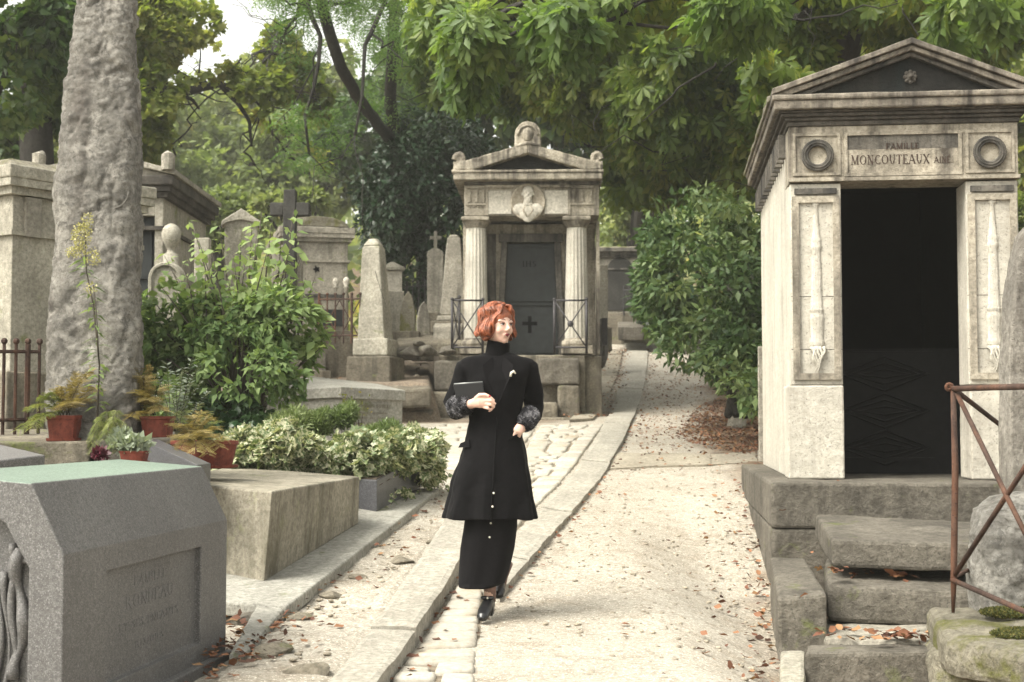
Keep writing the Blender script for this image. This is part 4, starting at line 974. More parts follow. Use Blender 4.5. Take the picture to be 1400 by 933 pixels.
# small posts behind the big vault
blk('stone_post', 'small capped stone post peeping out behind the left side of the big vault', 'stone post', deck(P(1036, 474, 13.6), P(1052, 474, 13.6), P(1052, 474, 13.9), P(1036, 474, 13.9)), 1.1, M['stele'], .008, .15, 3, .01)
def gblk(px, py, w_, d_, h_, mat, label, rz=0, tilt=0):
    g = PG(px, py); m = MB(); m.taper(0, 0, -.1, h_, w_, d_, w_ * .85, d_ * .8); o = m.build('rubble_stone', M[mat]); o.location = g; o.rotation_euler = (R(tilt), R(tilt * .6), R(rz)); rough(o, .012, .1, 4, .02); return tag(o, label, 'stone')
gblk(1046, 628, .09, .08, .09, 'block', 'dark broken stone lying against the back corner of the big vault', 20, 8)
gblk(1049, 650, .10, .07, .05, 'stele', 'paler broken stone in front of the dark one behind the big vault', -15, 5)
gblk(1007, 585, .12, .10, .15, 'stele', 'squarish grey stone sitting in the leaves under the laurel', 12, 4)

# ------------------------------------------------------------ nearest grave: speckled granite sarcophagus with chamfered lid
M['granite_top'] = stone('lit_algae_granite', (.20, .265, .215), .15, 0, speck=.5, seed=11, bump=.12, rgh=.5, fine=60, pale=0)  # lid top: light falling on it painted in as paler stone, greened by algae
def granite_tomb():
    A = Vector((-1.564, 5.0, 1.02)); B = Vector((-1.334, 6.70, 1.02)); u = (B - A); Ln = u.length; u.normalize(); w_ = Vector((-u.y, u.x, 0))   # w: to the left
    t = thing('granite_tomb', 'speckled grey granite sarcophagus with chamfered lid at the lower left corner', 'tomb', (A + w_ * .5).to_tuple()[:2] + (.36,), 0)
    def f(s, q, z): return A + u * s + w_ * q + Vector((0, 0, z - 1.02))
    W_ = 1.06
    prof = [(0, .41), (0, 1.02), (.125, 1.268), (W_ / 2, 1.30), (W_ - .125, 1.268), (W_, 1.02), (W_, .41)]
    m = MB(); n = len(prof); vs = [f(0, *p) for p in prof] + [f(Ln, *p) for p in prof]
    m.add(vs, [tuple(range(n - 1, -1, -1)), tuple(range(n, 2 * n))] + [(i, (i + 1) % n, (i + 1) % n + n, i + n) for i in range(n)])
    # end panel recess built as raised border bands on the end, side panel by boolean-free insets
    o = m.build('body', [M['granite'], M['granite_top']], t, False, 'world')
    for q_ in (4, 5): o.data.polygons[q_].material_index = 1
    # cut recesses with boolean
    def cutter(vs_, depth_dir, d):
        c = MB(); k = len(vs_); a_ = [v - depth_dir * .05 for v in vs_]; b_ = [v + depth_dir * d for v in vs_]
        c.add(a_ + b_, [tuple(range(k)), tuple(range(2 * k - 1, k - 1, -1))] + [(i, i + k, (i + 1) % k + k, (i + 1) % k) for i in range(k)])
        co = c.build('cut', M['granite'], t, False, 'world'); bm = bmesh.new(); bm.from_mesh(co.data); bmesh.ops.recalc_face_normals(bm, faces=bm.faces); bm.to_mesh(co.data); bm.free(); return co
    bm = bmesh.new(); bm.from_mesh(o.data); bmesh.ops.recalc_face_normals(bm, faces=bm.faces); bm.to_mesh(o.data); bm.free()
    c1 = cutter([f(.36, 0, .50), f(1.37, 0, .50), f(1.37, 0, .925), f(.36, 0, .925)], w_, .028)
    c2 = cutter([f(0, .13, .2), f(0, .13, .97), f(0, .22, 1.125), f(0, .31, 1.18), f(0, .75, 1.18), f(0, .84, 1.125), f(0, .93, .97), f(0, .93, .2)], u, .075)
    for c in (c1, c2):
        bo = o.modifiers.new('cut', 'BOOLEAN'); bo.object = c; bo.operation = 'DIFFERENCE'; bo.solver = 'EXACT'
    bpy.context.view_layer.update(); dg = bpy.context.evaluated_depsgraph_get(); nm = bpy.data.meshes.new_from_object(o.evaluated_get(dg)); o.modifiers.clear(); o.data = nm
    for c in (c1, c2): bpy.data.objects.remove(c)
    bevel(o, .006, 3)
    b = MB(); vs = [(-.035, -.035), (Ln + .03, -.035), (Ln + .03, W_ + .03), (-.035, W_ + .03)]
    b.hexa([f(a_, q_, .415) for a_, q_ in vs], [f(a_, q_, .1) for a_, q_ in vs]); bevel(b.build('base', M['granite'], t, False, 'world'), .008)
    # inscription (worn)
    for i, (s_, wd, h) in enumerate((('FAMILLE', .34, .040), ('RONDEAU', .50, .050), ('ET SES ENFANTS', .62, .032), ('REQUIES', .30, .028))):
        tx = MB(); text(tx, s_, f(.86, .0275, .83 - i * .082), u, (0, 0, 1), h, wd, .0015); tx.build('worn_inscription', M['grlet'], o, False, t.location)
    # draped torch relief in the end niche
    k = MB(); e = u * .0745
    def g(q, z, d_=.0): return f(.073 - d_, q, z)
    k.tube([g(.19 + .02 * sin(i * .55), 1.03 - i * .03, .01 + .01 * sin(i)) for i in range(16)], [.022 + .006 * sin(i * .9) for i in range(16)], 8)
    k.tube([g(.17 + .055 * cos(i * .5 + 1), 1.04 + .05 * sin(i * .5 + 1), .012) for i in range(12)], .014, 8)
    for j in range(7): k.tube([g(.21 + j * .03 + .014 * sin(i * .6 + j), .96 - i * .045 - .01 * j, .012) for i in range(14)], [.010 + .005 * sin(i * .5 + j * 2) for i in range(14)], 7)
    k.ball(g(.52, 1.0, .0), (.09, .05, .10)); k.tube([g(.52, .95, .01), g(.53, .8, .03), g(.52, .3, .03)], [.05, .12, .17], 14)
    k.build('drapery_relief', M['granite'], o, True, t.location)
    return t
M['grlet'] = plain('worn_granite_inscription', (.141, .136, .132), .8, 0, .35, 90, .2)
granite_tomb()

# ------------------------------------------------------------ large stone tomb on a slab
tb = thing('stone_tomb', 'large plain weathered block tomb with a pale flat top on a wide slab', 'tomb', P(360, 795, 8.25))
g1 = PG(361, 797, .125); g2 = PG(490, 716, .13)
top = [P(372, 672, g1.y - .03), P(492, 652, g2.y - .03), P(318, 638, g2.y + 1.0), P(215, 657, g1.y + .7)]
def hx(nm, top, bot, mat, par, s=.006, size=.2, lev=4, w_=.012):
    m = MB(); m.hexa(top, bot); return rough(m.build(nm, mat, par, False, 'world'), s, size, lev, w_)
bot = [g1, g2, P(330, 700, g2.y + 1.0), P(200, 782, g1.y + .7)]
hx('tomb_block', top, bot, M['tomb'], tb, .005, .25, 5)
sl = [PG(392, 829, .12), PG(601, 668, .11), PG(430, 668, .15), PG(200, 815, .13)]
hx('base_slab', sl, [p - Vector((0, 0, .075)) for p in sl], M['slab'], tb, .004, .2, 5, .012)
sl2 = [p - Vector((.03, -.03, .078)) for p in sl]
hx('foundation', sl2, [p - Vector((0, 0, .4)) for p in sl2], M['block'], tb, .012, .2, 5, .02)
blk('kerb_block', 'pale sloping kerb block lying below the corner of the tomb slab', 'kerb stone', [PG(312, 893, .10), PG(335, 893, .09), PG(392, 828, .11), PG(350, 828, .12)], .2, M['slab'], .008, .15, 4, .015)
for i, (px, py, s_, lb) in enumerate(((340, 847, .10, 'dark rubble stone in the gap under the tomb slab'), (408, 847, .07, 'small flat stone beside the corner of the tomb slab'), (452, 815, .07, 'tilted pale stone chip leaning in the verge by the tomb slab'), (425, 918, .10, 'flat broken stone sunk in the earth at the bottom edge'), (372, 895, .11, 'flat pale stone sunk in the verge below the kerb block'), (548, 768, .09, 'low stone hump in the middle of the verge'), (488, 790, .05, 'little stone next to the tilted chip in the verge'), (590, 742, .05, 'small stone beside the leaves close to the long kerb'))):
    g = PG(px, py, .062); rock('rubble_stone', g + Vector((0, 0, s_ * .1)), (s_ * 1.3, s_, s_ * .42), M['block2'] if i else M['block'], lb, 'stone', 20 + i, None, i)

# granite planter with variegated ivy
pl = thing('planter', 'polished dark granite planter box standing on the tomb slab under variegated ivy', 'planter', P(515, 700, 11.4))
g3 = PG(515, 700, .125); g4 = PG(592, 658, .12); yp = (g3.y, g4.y)
top = [P(515, 657, yp[0]), P(594, 614, yp[1]), P(470, 612, yp[1] + .8), P(400, 650, yp[0] + .5)]
bt = [g3, g4, P(470, 655, yp[1] + .8), P(400, 693, yp[0] + .5)]
hx('box', top, bt, M['granite_dark'], pl, .0, .2, 0, .006)
hx('soil', [p * .97 + (sum(top, Vector()) / 4) * .03 + Vector((0, 0, .01)) for p in top], [p - Vector((0, 0, .05)) for p in top], M['soil'], pl, .01, .1, 4, 0)

# tomb with inscription
ft = thing('inscribed_tomb', 'grey stone tomb with an overhanging lid and a carved name on its end', 'tomb', P(467, 590, 16.1))
top = [P(466, 529, 16.0), P(554, 534, 16.6), P(517, 525, 19.0), P(408, 513, 19.4), ]
hx('lid', [top[0], top[1], top[2], top[3]], [P(466, 545, 16.0), P(554, 548, 16.6), P(517, 542, 19), P(408, 531, 19.4)], M['slab'], ft, .004, .2, 4, .008)
b4 = [P(468, 544, 16.06), P(550, 547, 16.63), P(512, 541, 18.9), P(412, 531, 19.2)]; b5 = [P(468, 612, 16.06), P(550, 612, 16.63), P(514, 600, 18.9), P(412, 600, 19.2)]
bo = hx('body', b4, b5, M['slab'], ft, .0, .2, 3, .004)
top = [P(310, 536, 16.4), P(467, 529.5, 16.02), P(408, 513, 19.3), P(330, 516, 19.3)]
hx('lid_extension', top, [p - Vector((0, 0, .12)) for p in top], M['slab'], ft, .004, .2, 4, .008); hx('side_body', [p - Vector((0, -.04, .12)) for p in top], [p - Vector((0, -.04, .9)) for p in top], M['slab'], ft, .002, .2, 3, .004)
bb = [P(462, 596, 15.95), P(560, 598, 16.6), P(520, 590, 18.9), P(420, 590, 19.2)]; hx('base', bb, [p - Vector((0, 0, .3)) for p in bb], M['block2'], ft, .006, .2, 4, .01)
ux = (b4[1] - b4[0]); ux.z *= .8; uz = Vector((0, 0, 1)); cx_ = (b4[0] + b4[1]) / 2; wf = (b4[1] - b4[0]).length; tx = MB()
sl_ = ux.normalized(); nrm = sl_.cross(uz)
for s_, py, h, wd in (('JACQUES BUYERE', 557, .040, .50), ('ancien grenadier', 565, .034, .40), ('Chargé des Archives', 572, .034, .52), ('decede dans la ll annee', 579, .032, .58), ('en regrets', 586, .030, .30)):
    tx = MB(); text(tx, s_, P(511, py + 1, 16.345) + nrm * .006, sl_, uz, h, wd, .003); tx.build('inscription', M['letter2'], ft, False, 'world')

# ------------------------------------------------------------ left: plinth blocks, low slab, standing stone
blk('plinth_block', 'long low stone plinth carrying the standing stone and the small flower pot', 'stone block', deck(P(-90, 606, 8.7), P(121, 604, 8.9), P(150, 588, 10.6), P(-90, 586, 10.6)), .9, M['block2'], .006, .2, 4, .012)
blk('low_slab', 'grey slab on a low tomb behind the granite sarcophagus at the left edge', 'tomb slab', deck(P(-90, 640, 7.6), P(62, 622, 8.1), P(2, 608, 8.6), P(-90, 612, 8.6)), .09, M['granite'], .002, .2, 3, .008)
blk('low_tomb_body', 'tomb body under the grey slab at the left edge', 'tomb', [p - Vector((0, -.03, .095)) for p in deck(P(-90, 640, 7.6), P(58, 623, 8.12), P(2, 609, 8.6), P(-90, 612, 8.6))], .7, M['block'], .006, .2, 3, .01)
blk('stone_shelf', 'flat stone shelf under the red trough behind the standing stone', 'stone block', deck(P(130, 602, 8.95), P(238, 599, 9.1), P(240, 590, 10.4), P(140, 588, 10.4)), .7, M['block'], .006, .2, 4, .012)
sq = [P(196, 603, 8.9), P(270, 636, 7.9), P(288, 634, 8.3), P(215, 600, 9.1)]
blk('sloping_slab', 'thin polished granite slab sloping down between the flower pots', 'grave slab', sq, .16, M['granite_dark'], 0, .2, 0, .004)
ms = rough_pillar('standing_stone', 'tall rough grey standing stone leaning right, taller than the photo', 'standing stone',
   [(60, 184, 620, 9.1), (55, 182, 560, 9.1), (54, 181, 500, 9.12), (58, 180, 400, 9.15), (64, 181, 300, 9.2), (74, 182, 200, 9.25), (84, 181, 120, 9.3), (90, 179, 60, 9.3), (100, 176, 0, 9.35), (112, 170, -60, 9.4), (128, 160, -90, 9.4)], M['menhir'], 9, .95, .62)
# carved medallion low relief lines on the standing stone
k = MB()
k.tube([P(150 + 26 * cos(a_ / 12 * pi), 262 + 24 * sin(a_ / 12 * pi), 9.24) for a_ in range(13)], .006, 6)
ck = k.build('carved_lines', M['menhir'], ms, True, Vector(ms.location))

# ------------------------------------------------------------ terracotta pots
def pot(label, xl_, xr_, yt, yb_, Y, dep, name='flower_pot', cat='flower pot', group=None, yaw=0):
    a_ = P(xl_, yt, Y); b_ = P(xr_, yt, Y); z0 = P(xl_, yb_, Y).z; W_ = (b_ - a_).length; H = a_.z - z0; c = (a_ + b_) / 2
    t = thing(name, label, cat, (c.x, c.y + dep / 2, z0), R(yaw), group); hw = W_ / 2; hd = dep / 2
    m = MB()
    def rr_(k, z, n=20):
        out = []
        for j in range(n): a2 = 2 * pi * j / n + pi / n; ca, sa = cos(a2), sin(a2); q_ = (abs(ca) ** 6 + abs(sa) ** 6) ** (-1 / 6); out.append((ca * q_ * hw * k, sa * q_ * hd * k, z))
        return out
    prof = [(.80, .0), (.82, H * .08), (.955, H * .84), (1.0, H * .85), (1.0, H), (.93, H), (.90, H * .86), (.2, H * .84)]
    vs = [p for k_, z_ in prof for p in rr_(k_, z_)]; n = 20
    m.add(vs, [(i * n + j, i * n + (j + 1) % n, (i + 1) * n + (j + 1) % n, (i + 1) * n + j) for i in range(len(prof) - 1) for j in range(n)] + [tuple(range(n - 1, -1, -1)), tuple(range((len(prof) - 1) * n, len(prof) * n))])
    bevel(m.build('pot_body', M['terra'], t), .003)
    s = MB(); s.add([p for k_, z_ in ((.9, -.004), (.98, .0), (1.0, H * .10), (.95, H * .10), (.86, .01)) for p in rr_(k_, z_)], [(i * n + j, i * n + (j + 1) % n, (i + 1) * n + (j + 1) % n, (i + 1) * n + j) for i in range(4) for j in range(n)])
    s.build('saucer', M['terra'], t)
    e = MB(); e.add(rr_(.89, H * .9), [tuple(range(n))]); e.build('soil', M['soil'], t); return t
pot('square red terracotta pot at the foot of the standing stone', 60, 104, 568, 603, 8.95, .2)
pot('red trough behind the pots to the right of the standing stone', 188, 233, 569, 598, 9.2, .2, 'flower_trough', 'flower trough')
pot('low red bowl pot with succulents in front of the sloping slab', 160, 198, 617, 633, 7.95, .15)
pot('long red terracotta trough on top of the block tomb', 229, 318, 603, 640, 8.9, .26, 'flower_trough', 'flower trough', None, -28)

# ------------------------------------------------------------ other vaults
def vault(label, pc, Y, W_, H, D, rz, roof='gable', mat='lime', door=True, base=0.2, over=.12, name='mausoleum', doorpos=0, dw=.35, dh=1.9, zb=None, roofh=.35, dark='lime_dark', extra=None):
    c = P(pc[0], pc[1], Y); t = thing(name, label, 'mausoleum', c, R(rz)); hw = W_ / 2
    b = MB(); b.box(-hw - .08, hw + .08, -.08, D + .08, -1.0, base); rough(b.build('plinth', M['block2'], t), .008, .2, 3, .015)
    b = MB()
    if door:
        x0, x1 = doorpos - dw, doorpos + dw
        b.box(-hw, x0, 0, D, base, H); b.box(x1, hw, 0, D, base, H); b.box(x0, x1, 0, D, base + dh, H); b.box(x0, x1, .35, D, base, base + dh)
    else: b.box(-hw, hw, 0, D, base, H)
    rough(b.build('wall', M[mat], t), .005, .25, 3, .008)
    if door: d = MB(); d.box(x0 + .0, x1 - .0, .12, .20, base + .01, base + dh); d.box(x0 + .05, x1 - .05, .1, .12, base + .1, base + dh * .45); d.box(x0 + .05, x1 - .05, .1, .12, base + dh * .5, base + dh - .08); d.build('door', M['door'], t)
    b = MB(); b.box(-hw - .03, hw + .03, -.03, D + .03, H * .80, H * .80 + .04); b.build('string_course', M[dark], t)
    b = MB()
    for i, ov in enumerate((.05, .09)): b.box(-hw - ov, hw + ov, -ov, D + ov, H + i * .06, H + (i + 1) * .06 - .001)
    b.build('cove_moulding', M[dark], t)
    b = MB(); b.box(-hw - over, hw + over, -over, D + over, H + .12, H + .22); rough(b.build('cornice', M[dark], t), .008, .15, 4, .012)
    z = H + .221
    if roof == 'gable':
        b = MB(); b.prism([(-hw - over, z), (hw + over, z), (0, z + roofh)], -over + .04, D + over - .04); b.build('gable', M[mat], t)
        for s in (-1, 1):
            k = MB(); X = hw + over + .03; pa = [(0, z + roofh + .07), (s * X, z + .06), (s * X, z), (0, z + roofh)]
            if s < 0: pa = pa[::-1]
            k.prism(pa, -over - .02, D + over); rough(k.build('roof', M[mat], t), .008, .15, 3, .01)
            a_ = MB(); a_.tube([(s * (X - .08), -over - .02, z + .05), (s * (X - .08), -over - .02, z + .2), (s * (X - .1), -over + .04, z + .24)], [.07, .075, .03], 10); a_.build('acroterion', M[mat], t)
    elif roof == 'flat':
        b = MB(); b.taper(0, D / 2, z, z + roofh, hw, D / 2, hw * .8, D / 2 * .8); rough(b.build('roof', M['mossy'], t), .015, .15, 4, .02)
    elif roof == 'arch':
        n = 14; k = MB(); k.prism([(-hw, z)] + [(-(hw) * cos(pi * i / n), z + roofh * sin(pi * i / n)) for i in range(1, n)] + [(hw, z)], -over, D + over); rough(k.build('roof', M['mossy'], t), .015, .15, 3, .01)
    if extra: extra(t, hw, H, D, z)
    return t
vault('broad pale vault with mossy flat roof behind the standing stone at the left edge', (104, 545), 11.5, 1.25, 1.58, 2.2, 55, 'flat', 'stele_pale', False, .2, .10, roofh=.10, dark='stele_pale',
      extra=lambda t, hw, H, D, z: [MB().box(-hw + .1 + i * .34, -hw + .24 + i * .34, -.035, .02, H - .32, H - .01).build('pilaster_strip', M['stele'], t) for i in range(4)])
vault('grey vault with low gable and dark narrow doorway right of the standing stone', (143, 492), 15.0, 1.2, 1.72, 2.1, 0, 'gable', 'stele', True, .2, .13, doorpos=.27, dw=.24, dh=1.33, roofh=.17, dark='grime')
def star(t, hw, H, D, z):
    k = MB(); n = 10; k.prism([(.0 + (.06 if i % 2 else .03) * cos(i * pi / 5), H - .42 + (.06 if i % 2 else .03) * sin(i * pi / 5)) for i in range(n)], -.01, .01); k.build('star_opening', M['blackhole'], t)
    k = MB(); k.box(-.05, .42, -.02, .0, H - 1.28, H - 1.03); k.build('name_plate', M['door'], t)
    k = MB(); k.box(-hw - .02, hw + .02, -.02, .01, H - .85, H - .8); k.build('band', M['lime_dark'], t)
vault('squat stone vault with arched mossy roof and star shaped opening behind the shrub', (432, 470), 21.5, .95, 1.55, 2.6, 14, 'arch', 'stele', False, .2, .10, roofh=.16, dark='stele', extra=star)
def arch(t, hw, H, D, z):
    k = MB(); n = 12; k.prism([(-.30, .2), (.30, .2)] + [(.30 * cos(pi * i / n), 1.15 + .30 * sin(pi * i / n)) for i in range(n + 1)], -.012, .02); k.build('arched_door', M['stele_dark'], t)
vault('small far vault with arched doorway at the end of the path', (848, 437), 33.0, 1.15, 1.45, 2, -4, 'flat', 'stele', False, .15, .14, roofh=.06, dark='lime_dark', extra=arch)

# ------------------------------------------------------------ steles, obelisks, crosses
def stele(label, xl_, xr_, yt, yb_, Y, kind='flat', mat='stele', dep=.18, rz=0, name='headstone', lean=0, group=None, mx=0):
    a_ = P(xl_, yt, Y); b_ = P(xr_, yt, Y); W_ = (b_ - a_).length; zb_ = P(xl_, yb_, Y).z; H = a_.z - zb_; hw = W_ / 2
    t = thing(name, label, 'headstone', ((a_.x + b_.x) / 2, Y, zb_), R(rz), group)
    if lean: t.rotation_euler[1] = R(lean)
    m = MB(); n = 12
    if kind == 'round': m.prism([(-hw, -.3), (hw, -.3)] + [(hw * cos(pi * i / n), H - hw + hw * sin(pi * i / n)) for i in range(n + 1)], 0, dep)
    elif kind == 'gable': m.prism([(-hw, -.3), (hw, -.3), (hw, H - hw * .5), (0, H), (-hw, H - hw * .5)], 0, dep)
    elif kind == 'shoulder': m.prism([(-hw * .92, -.3), (hw * .92, -.3), (hw * .92, H - hw * .9), (hw, H - hw * .85), (hw * .85, H - hw * .3), (hw * .3, H), (-hw * .3, H), (-hw * .85, H - hw * .3), (-hw, H - hw * .85), (-hw * .92, H - hw * .9)], 0, dep)
    elif kind == 'flat': m.prism([(-hw, -.3), (hw, -.3), (hw, H), (-hw, H)], 0, dep)
    elif kind == 'broken': m.prism([(-hw, -.3), (hw, -.3), (hw * .95, H * .55), (hw * .5, H * .9), (hw * .1, H), (-hw * .5, H * .85), (-hw * .9, H * .5)], 0, dep)
    bm = rough(m.build('stone', M[mat], t), .008, .15, 4, .012)
    if kind == 'gable': k = MB(); k.prism([(-hw - .04, H - hw * .5 - .02), (-hw - .04, H - hw * .5 - .08), (0, H - .05), (hw + .04, H - hw * .5 - .08), (hw + .04, H - hw * .5 - .02), (0, H + .04)], -.04, dep + .04); rough(k.build('moulding', M[mat], t), .005, .1, 2, .01)
    if kind == 'round': k = MB(); k.tube([(-hw * .86, -.01, 0)] + [(-hw * .86 * cos(pi * i / n), -.01, H - hw + hw * .86 * sin(pi * i / n)) for i in range(n + 1)] + [(hw * .86, -.01, 0)], .022, 6); k.build('moulding', M[mat], t)
    k = MB(); k.box(-hw - .07, hw + .07, -.08, dep + .08, -.4, .06); rough(k.build('base', M['block2'], t), .01, .15, 3, .02)
    return t, hw, H
def obelisk(label, xb0, xb1, xt0, xt1, yt, yb_, Y, mat='stele_pale', rz=0, cap=.1, name='obelisk', foot=None, lean=0, pedestal=None):
    b0, b1 = P(xb0, yb_, Y), P(xb1, yb_, Y); a0, a1 = P(xt0, yt, Y), P(xt1, yt, Y); zb_ = b0.z; H = a0.z - zb_; r0 = (b1 - b0).length / 2; r1 = (a1 - a0).length / 2
    t = thing(name, label, 'obelisk', ((b0.x + b1.x) / 2, Y + r0, zb_), R(rz)); dx = (a0.x + a1.x) / 2 - (b0.x + b1.x) / 2
    m = MB(); z0, z1 = (.0, H - cap)
    m.hexa([(dx - r1, -r1, z1), (dx + r1, -r1, z1), (dx + r1, r1, z1), (dx - r1, r1, z1)], [(-r0, -r0, z0), (r0, -r0, z0), (r0, r0, z0), (-r0, r0, z0)])
    o = rough(m.build('shaft', M[mat], t), .008, .15, 5, .02)
    m = MB(); m.hexa([(dx - r1 * .45, -r1 * .45, H), (dx + r1 * .45, -r1 * .45, H), (dx + r1 * .45, r1 * .45, H), (dx - r1 * .45, r1 * .45, H)], [(dx - r1 * .98, -r1 * .98, z1 + .002), (dx + r1 * .98, -r1 * .98, z1 + .002), (dx + r1 * .98, r1 * .98, z1 + .002), (dx - r1 * .98, r1 * .98, z1 + .002)])
    rough(m.build('tip', M[mat], t), .008, .1, 3, .03)
    if pedestal:
        for (w_, h0, h1) in pedestal: m = MB(); m.taper(0, 0, h0, h1, w_ * 1.02, w_ * 1.02, w_, w_); rough(m.build('pedestal', M['block2'] if h0 < -.2 else M[mat], t), .010, .15, 4, .025)
    return t
def finial_cross(t, x, y, z, s, mat, th=.03):
    k = MB(); k.box(x - th, x + th, y - th, y + th, z, z + s); k.box(x - s * .32, x - th - .001, y - th, y + th, z + s * .55, z + s * .55 + th * 2); k.box(x + th + .001, x + s * .32, y - th, y + th, z + s * .55, z + s * .55 + th * 2); bevel(k.build('cross', M[mat], t), .006)
obelisk('pale tapering obelisk on a two-step pedestal left of the temple vault', 491, 533, 496, 521, 324, 487, 20.9, 'stele_pale', -14, .12, pedestal=[(.27, -.0, .26), (.34, -.62, -.005)])
obelisk('rough leaning carved obelisk close against the left column of the temple vault', 601, 637, 611, 629, 319, 431, 22.6, 'stele', 0, .05, pedestal=[(.25, -.10, -.005), (.34, -.30, -.105)])
t, hw, H = stele('narrow dark round topped headstone with a small cross left of the leaning obelisk', 583, 607, 340, 432, 25.0, 'shoulder', 'stele', .28); finial_cross(t, 0, .14, H, .32, 'stele')
t, hw, H = stele('white marble square pillar headstone with a low pyramid cap', 526, 550, 370, 432, 26.0, 'flat', 'marble', .3, 12)
k = MB(); k.taper(0, .15, H, H + .06, hw + .05, .2, hw + .05, .2); k.taper(0, .15, H + .061, H + .17, hw + .04, .19, .03, .03); rough(k.build('cap', M['stele_pale'], t), .006, .1, 3, .01)
t, hw, H = stele('upright pale broken slab in front of the white pillar', 530, 553, 398, 458, 23.6, 'flat', 'stele_pale', .35, 14)
t, hw, H = stele('rough lichen covered headstone leaning beside the pale broken slab', 546, 568, 398, 458, 22.9, 'broken', 'mossy', .25, 0)
stele('small cross topped slab right of the rough headstone, behind iron bars', 570, 588, 412, 462, 24.5, 'broken', 'stele', .2, 10)
blk('ledge_stone', 'long low ledge stone above the small retaining wall left of the temple', 'stone block', deck(P(538, 470, 21.8), P(640, 466, 21.6), P(640, 459, 23.0), P(545, 458, 23.4)), .22, M['block2'], .015, .18, 5, .04)
blk('stone_block', 'square block with carved ring behind the left railing', 'stone block', deck(P(592, 446, 22.2), P(632, 446, 22.1), P(636, 436, 23.0), P(598, 436, 23.0)), .28, M['stele'], .008, .15, 4, .02)
for i, (px, py, s_) in enumerate(((560, 482, .17), (585, 480, .15), (612, 478, .16), (545, 478, .12), (575, 470, .10))):
    rock('rubble_stone', P(px, py, 21.3), (s_ * 1.4, s_, s_ * .6), M['block'], ['mossy boulder leftmost under the long ledge stone', 'dark boulder under the middle of the long ledge stone', 'boulder next to the left railing foot under the ledge', 'small boulder beside the obelisk pedestal', 'small stone wedged below the ledge'][i], 'stone', 40 + i, None, i)
blk('retaining_block', 'worn block with a broken lower corner left of the temple steps', 'stone block', deck(P(497, 562 - 28, 20.0), P(590, 531, 20.0), P(588, 525, 20.6), P(505, 524, 20.8)), .27, M['block2'], .02, .18, 5, .04)
blk('retaining_block', 'low dark footing under the worn retaining block', 'stone block', deck(P(500, 560, 20.25), P(592, 560, 20.25), P(592, 556, 20.8), P(500, 556, 20.8)), .3, M['block'], .015, .18, 4, .03)
blk('retaining_block', 'long retaining block behind the inscribed tomb', 'stone block', deck(P(380, 536, 20.4), P(500, 533, 20.2), P(500, 524, 20.7), P(380, 522, 20.9)), .5, M['block2'], .015, .18, 4, .03)
stele('small squat grave marker on the earth bank left of the obelisk', 424, 446, 482, 512, 21.2, 'flat', 'block', .25, 20)
# items behind the shrub
stele('round topped headstone with raised rim behind the shrub, left of the others', 203, 250, 358, 470, 14.2, 'round', 'stele_pale', .2, 0)
t = thing('urn_finial', 'small pale urn on a shaft rising behind the round topped headstone', 'urn', P(233, 420, 14.75)); k = MB()
S_ = 0
k.lathe([(.09, 0), (.085, .55), (.05, .56), (.035, .60), (.06, .64), (.095, .70), (.10, .78), (.085, .82), (.06, .85), (.02, .87), (.0, .875)], (0, 0, 0), 24); rough(k.build('urn', M['stele_pale'], t, True), .004, .1, 1, 0)
t, hw, H = stele('pale gabled headstone slab standing behind the middle of the shrub', 308, 352, 290, 480, 17.5, 'gable', 'stele_pale', .25, 10)
t, hw, H = stele('tall narrow pale shaft with a broken top behind the shrub', 266, 286, 325, 480, 14.6, 'flat', 'stele_pale', .18, 5)
t, hw, H = stele('grey slab carrying the big dark stone cross', 372, 412, 335, 480, 18.6, 'flat', 'stele', .22, 0)
t = thing('stone_cross', 'big dark stone cross rising above the shrub', 'cross', P(395, 340, 18.4)); k = MB(); S_ = FP / 18.4
k.box(-8.5 / S_, 8.5 / S_, 0, .17, -.9, 82 / S_); k.box(-27 / S_, -8.6 / S_, .01, .16, 46 / S_, 64 / S_); k.box(8.6 / S_, 27 / S_, .01, .16, 46 / S_, 64 / S_); rough(k.build('cross', M['stele_dark'], t), .006, .12, 3, .012)
stele('leaning pale slab low behind the shrub at its right side', 440, 468, 395, 470, 22.4, 'flat', 'stele_pale', .15, -8)
# grave fences
def fence(label, a_, b_, h, n, mat='rust', xb=False):
    a_, b_ = Vector(a_), Vector(b_); o = thing('grave_fence', label, 'fence', a_)
    for i in range(n + 1):
        p = a_.lerp(b_, i / n); k = MB(); k.tube([p, p + Vector((0, 0, h))], .012 if i % 4 else .02, 6); k.ball(p + Vector((0, 0, h + .02)), .024, 6, 5); k.build('bar', M[mat], o, False, 'world')
    for hh in (.12, h * .92): k = MB(); k.tube([a_ + Vector((0, 0, hh)), b_ + Vector((0, 0, hh))], .014, 6); k.build('rail', M[mat], o, False, 'world')
    if xb:
        for p0, p1 in ((.0, .5), (.5, 1)):
            for s in (0, 1): k = MB(); k.tube([a_.lerp(b_, p0) + Vector((0, 0, h * .1 if s else h * .9)), a_.lerp(b_, p1) + Vector((0, 0, h * .9 if s else h * .1))], .009, 6); k.build('diagonal_bar', M[mat], o, False, 'world')
    return o
fence('red rusty railing in front of the vault at the far left edge', P(-30, 600, 9.6), P(52, 597, 9.9), .64, 5)
fence('rusty crossed iron grave fence between shrub and pale obelisk', P(436, 470, 21.3), P(492, 470, 21.0), .72, 5, 'rust', True)
fence('dark iron bars of a grave fence behind the leaning obelisk', P(556, 450, 26.5), P(606, 448, 26.0), .86, 6, 'iron')
fence('dark crossed iron fence in front of the far vault', P(853, 432, 31.5), P(880, 432, 31.0), .62, 3, 'iron', True)
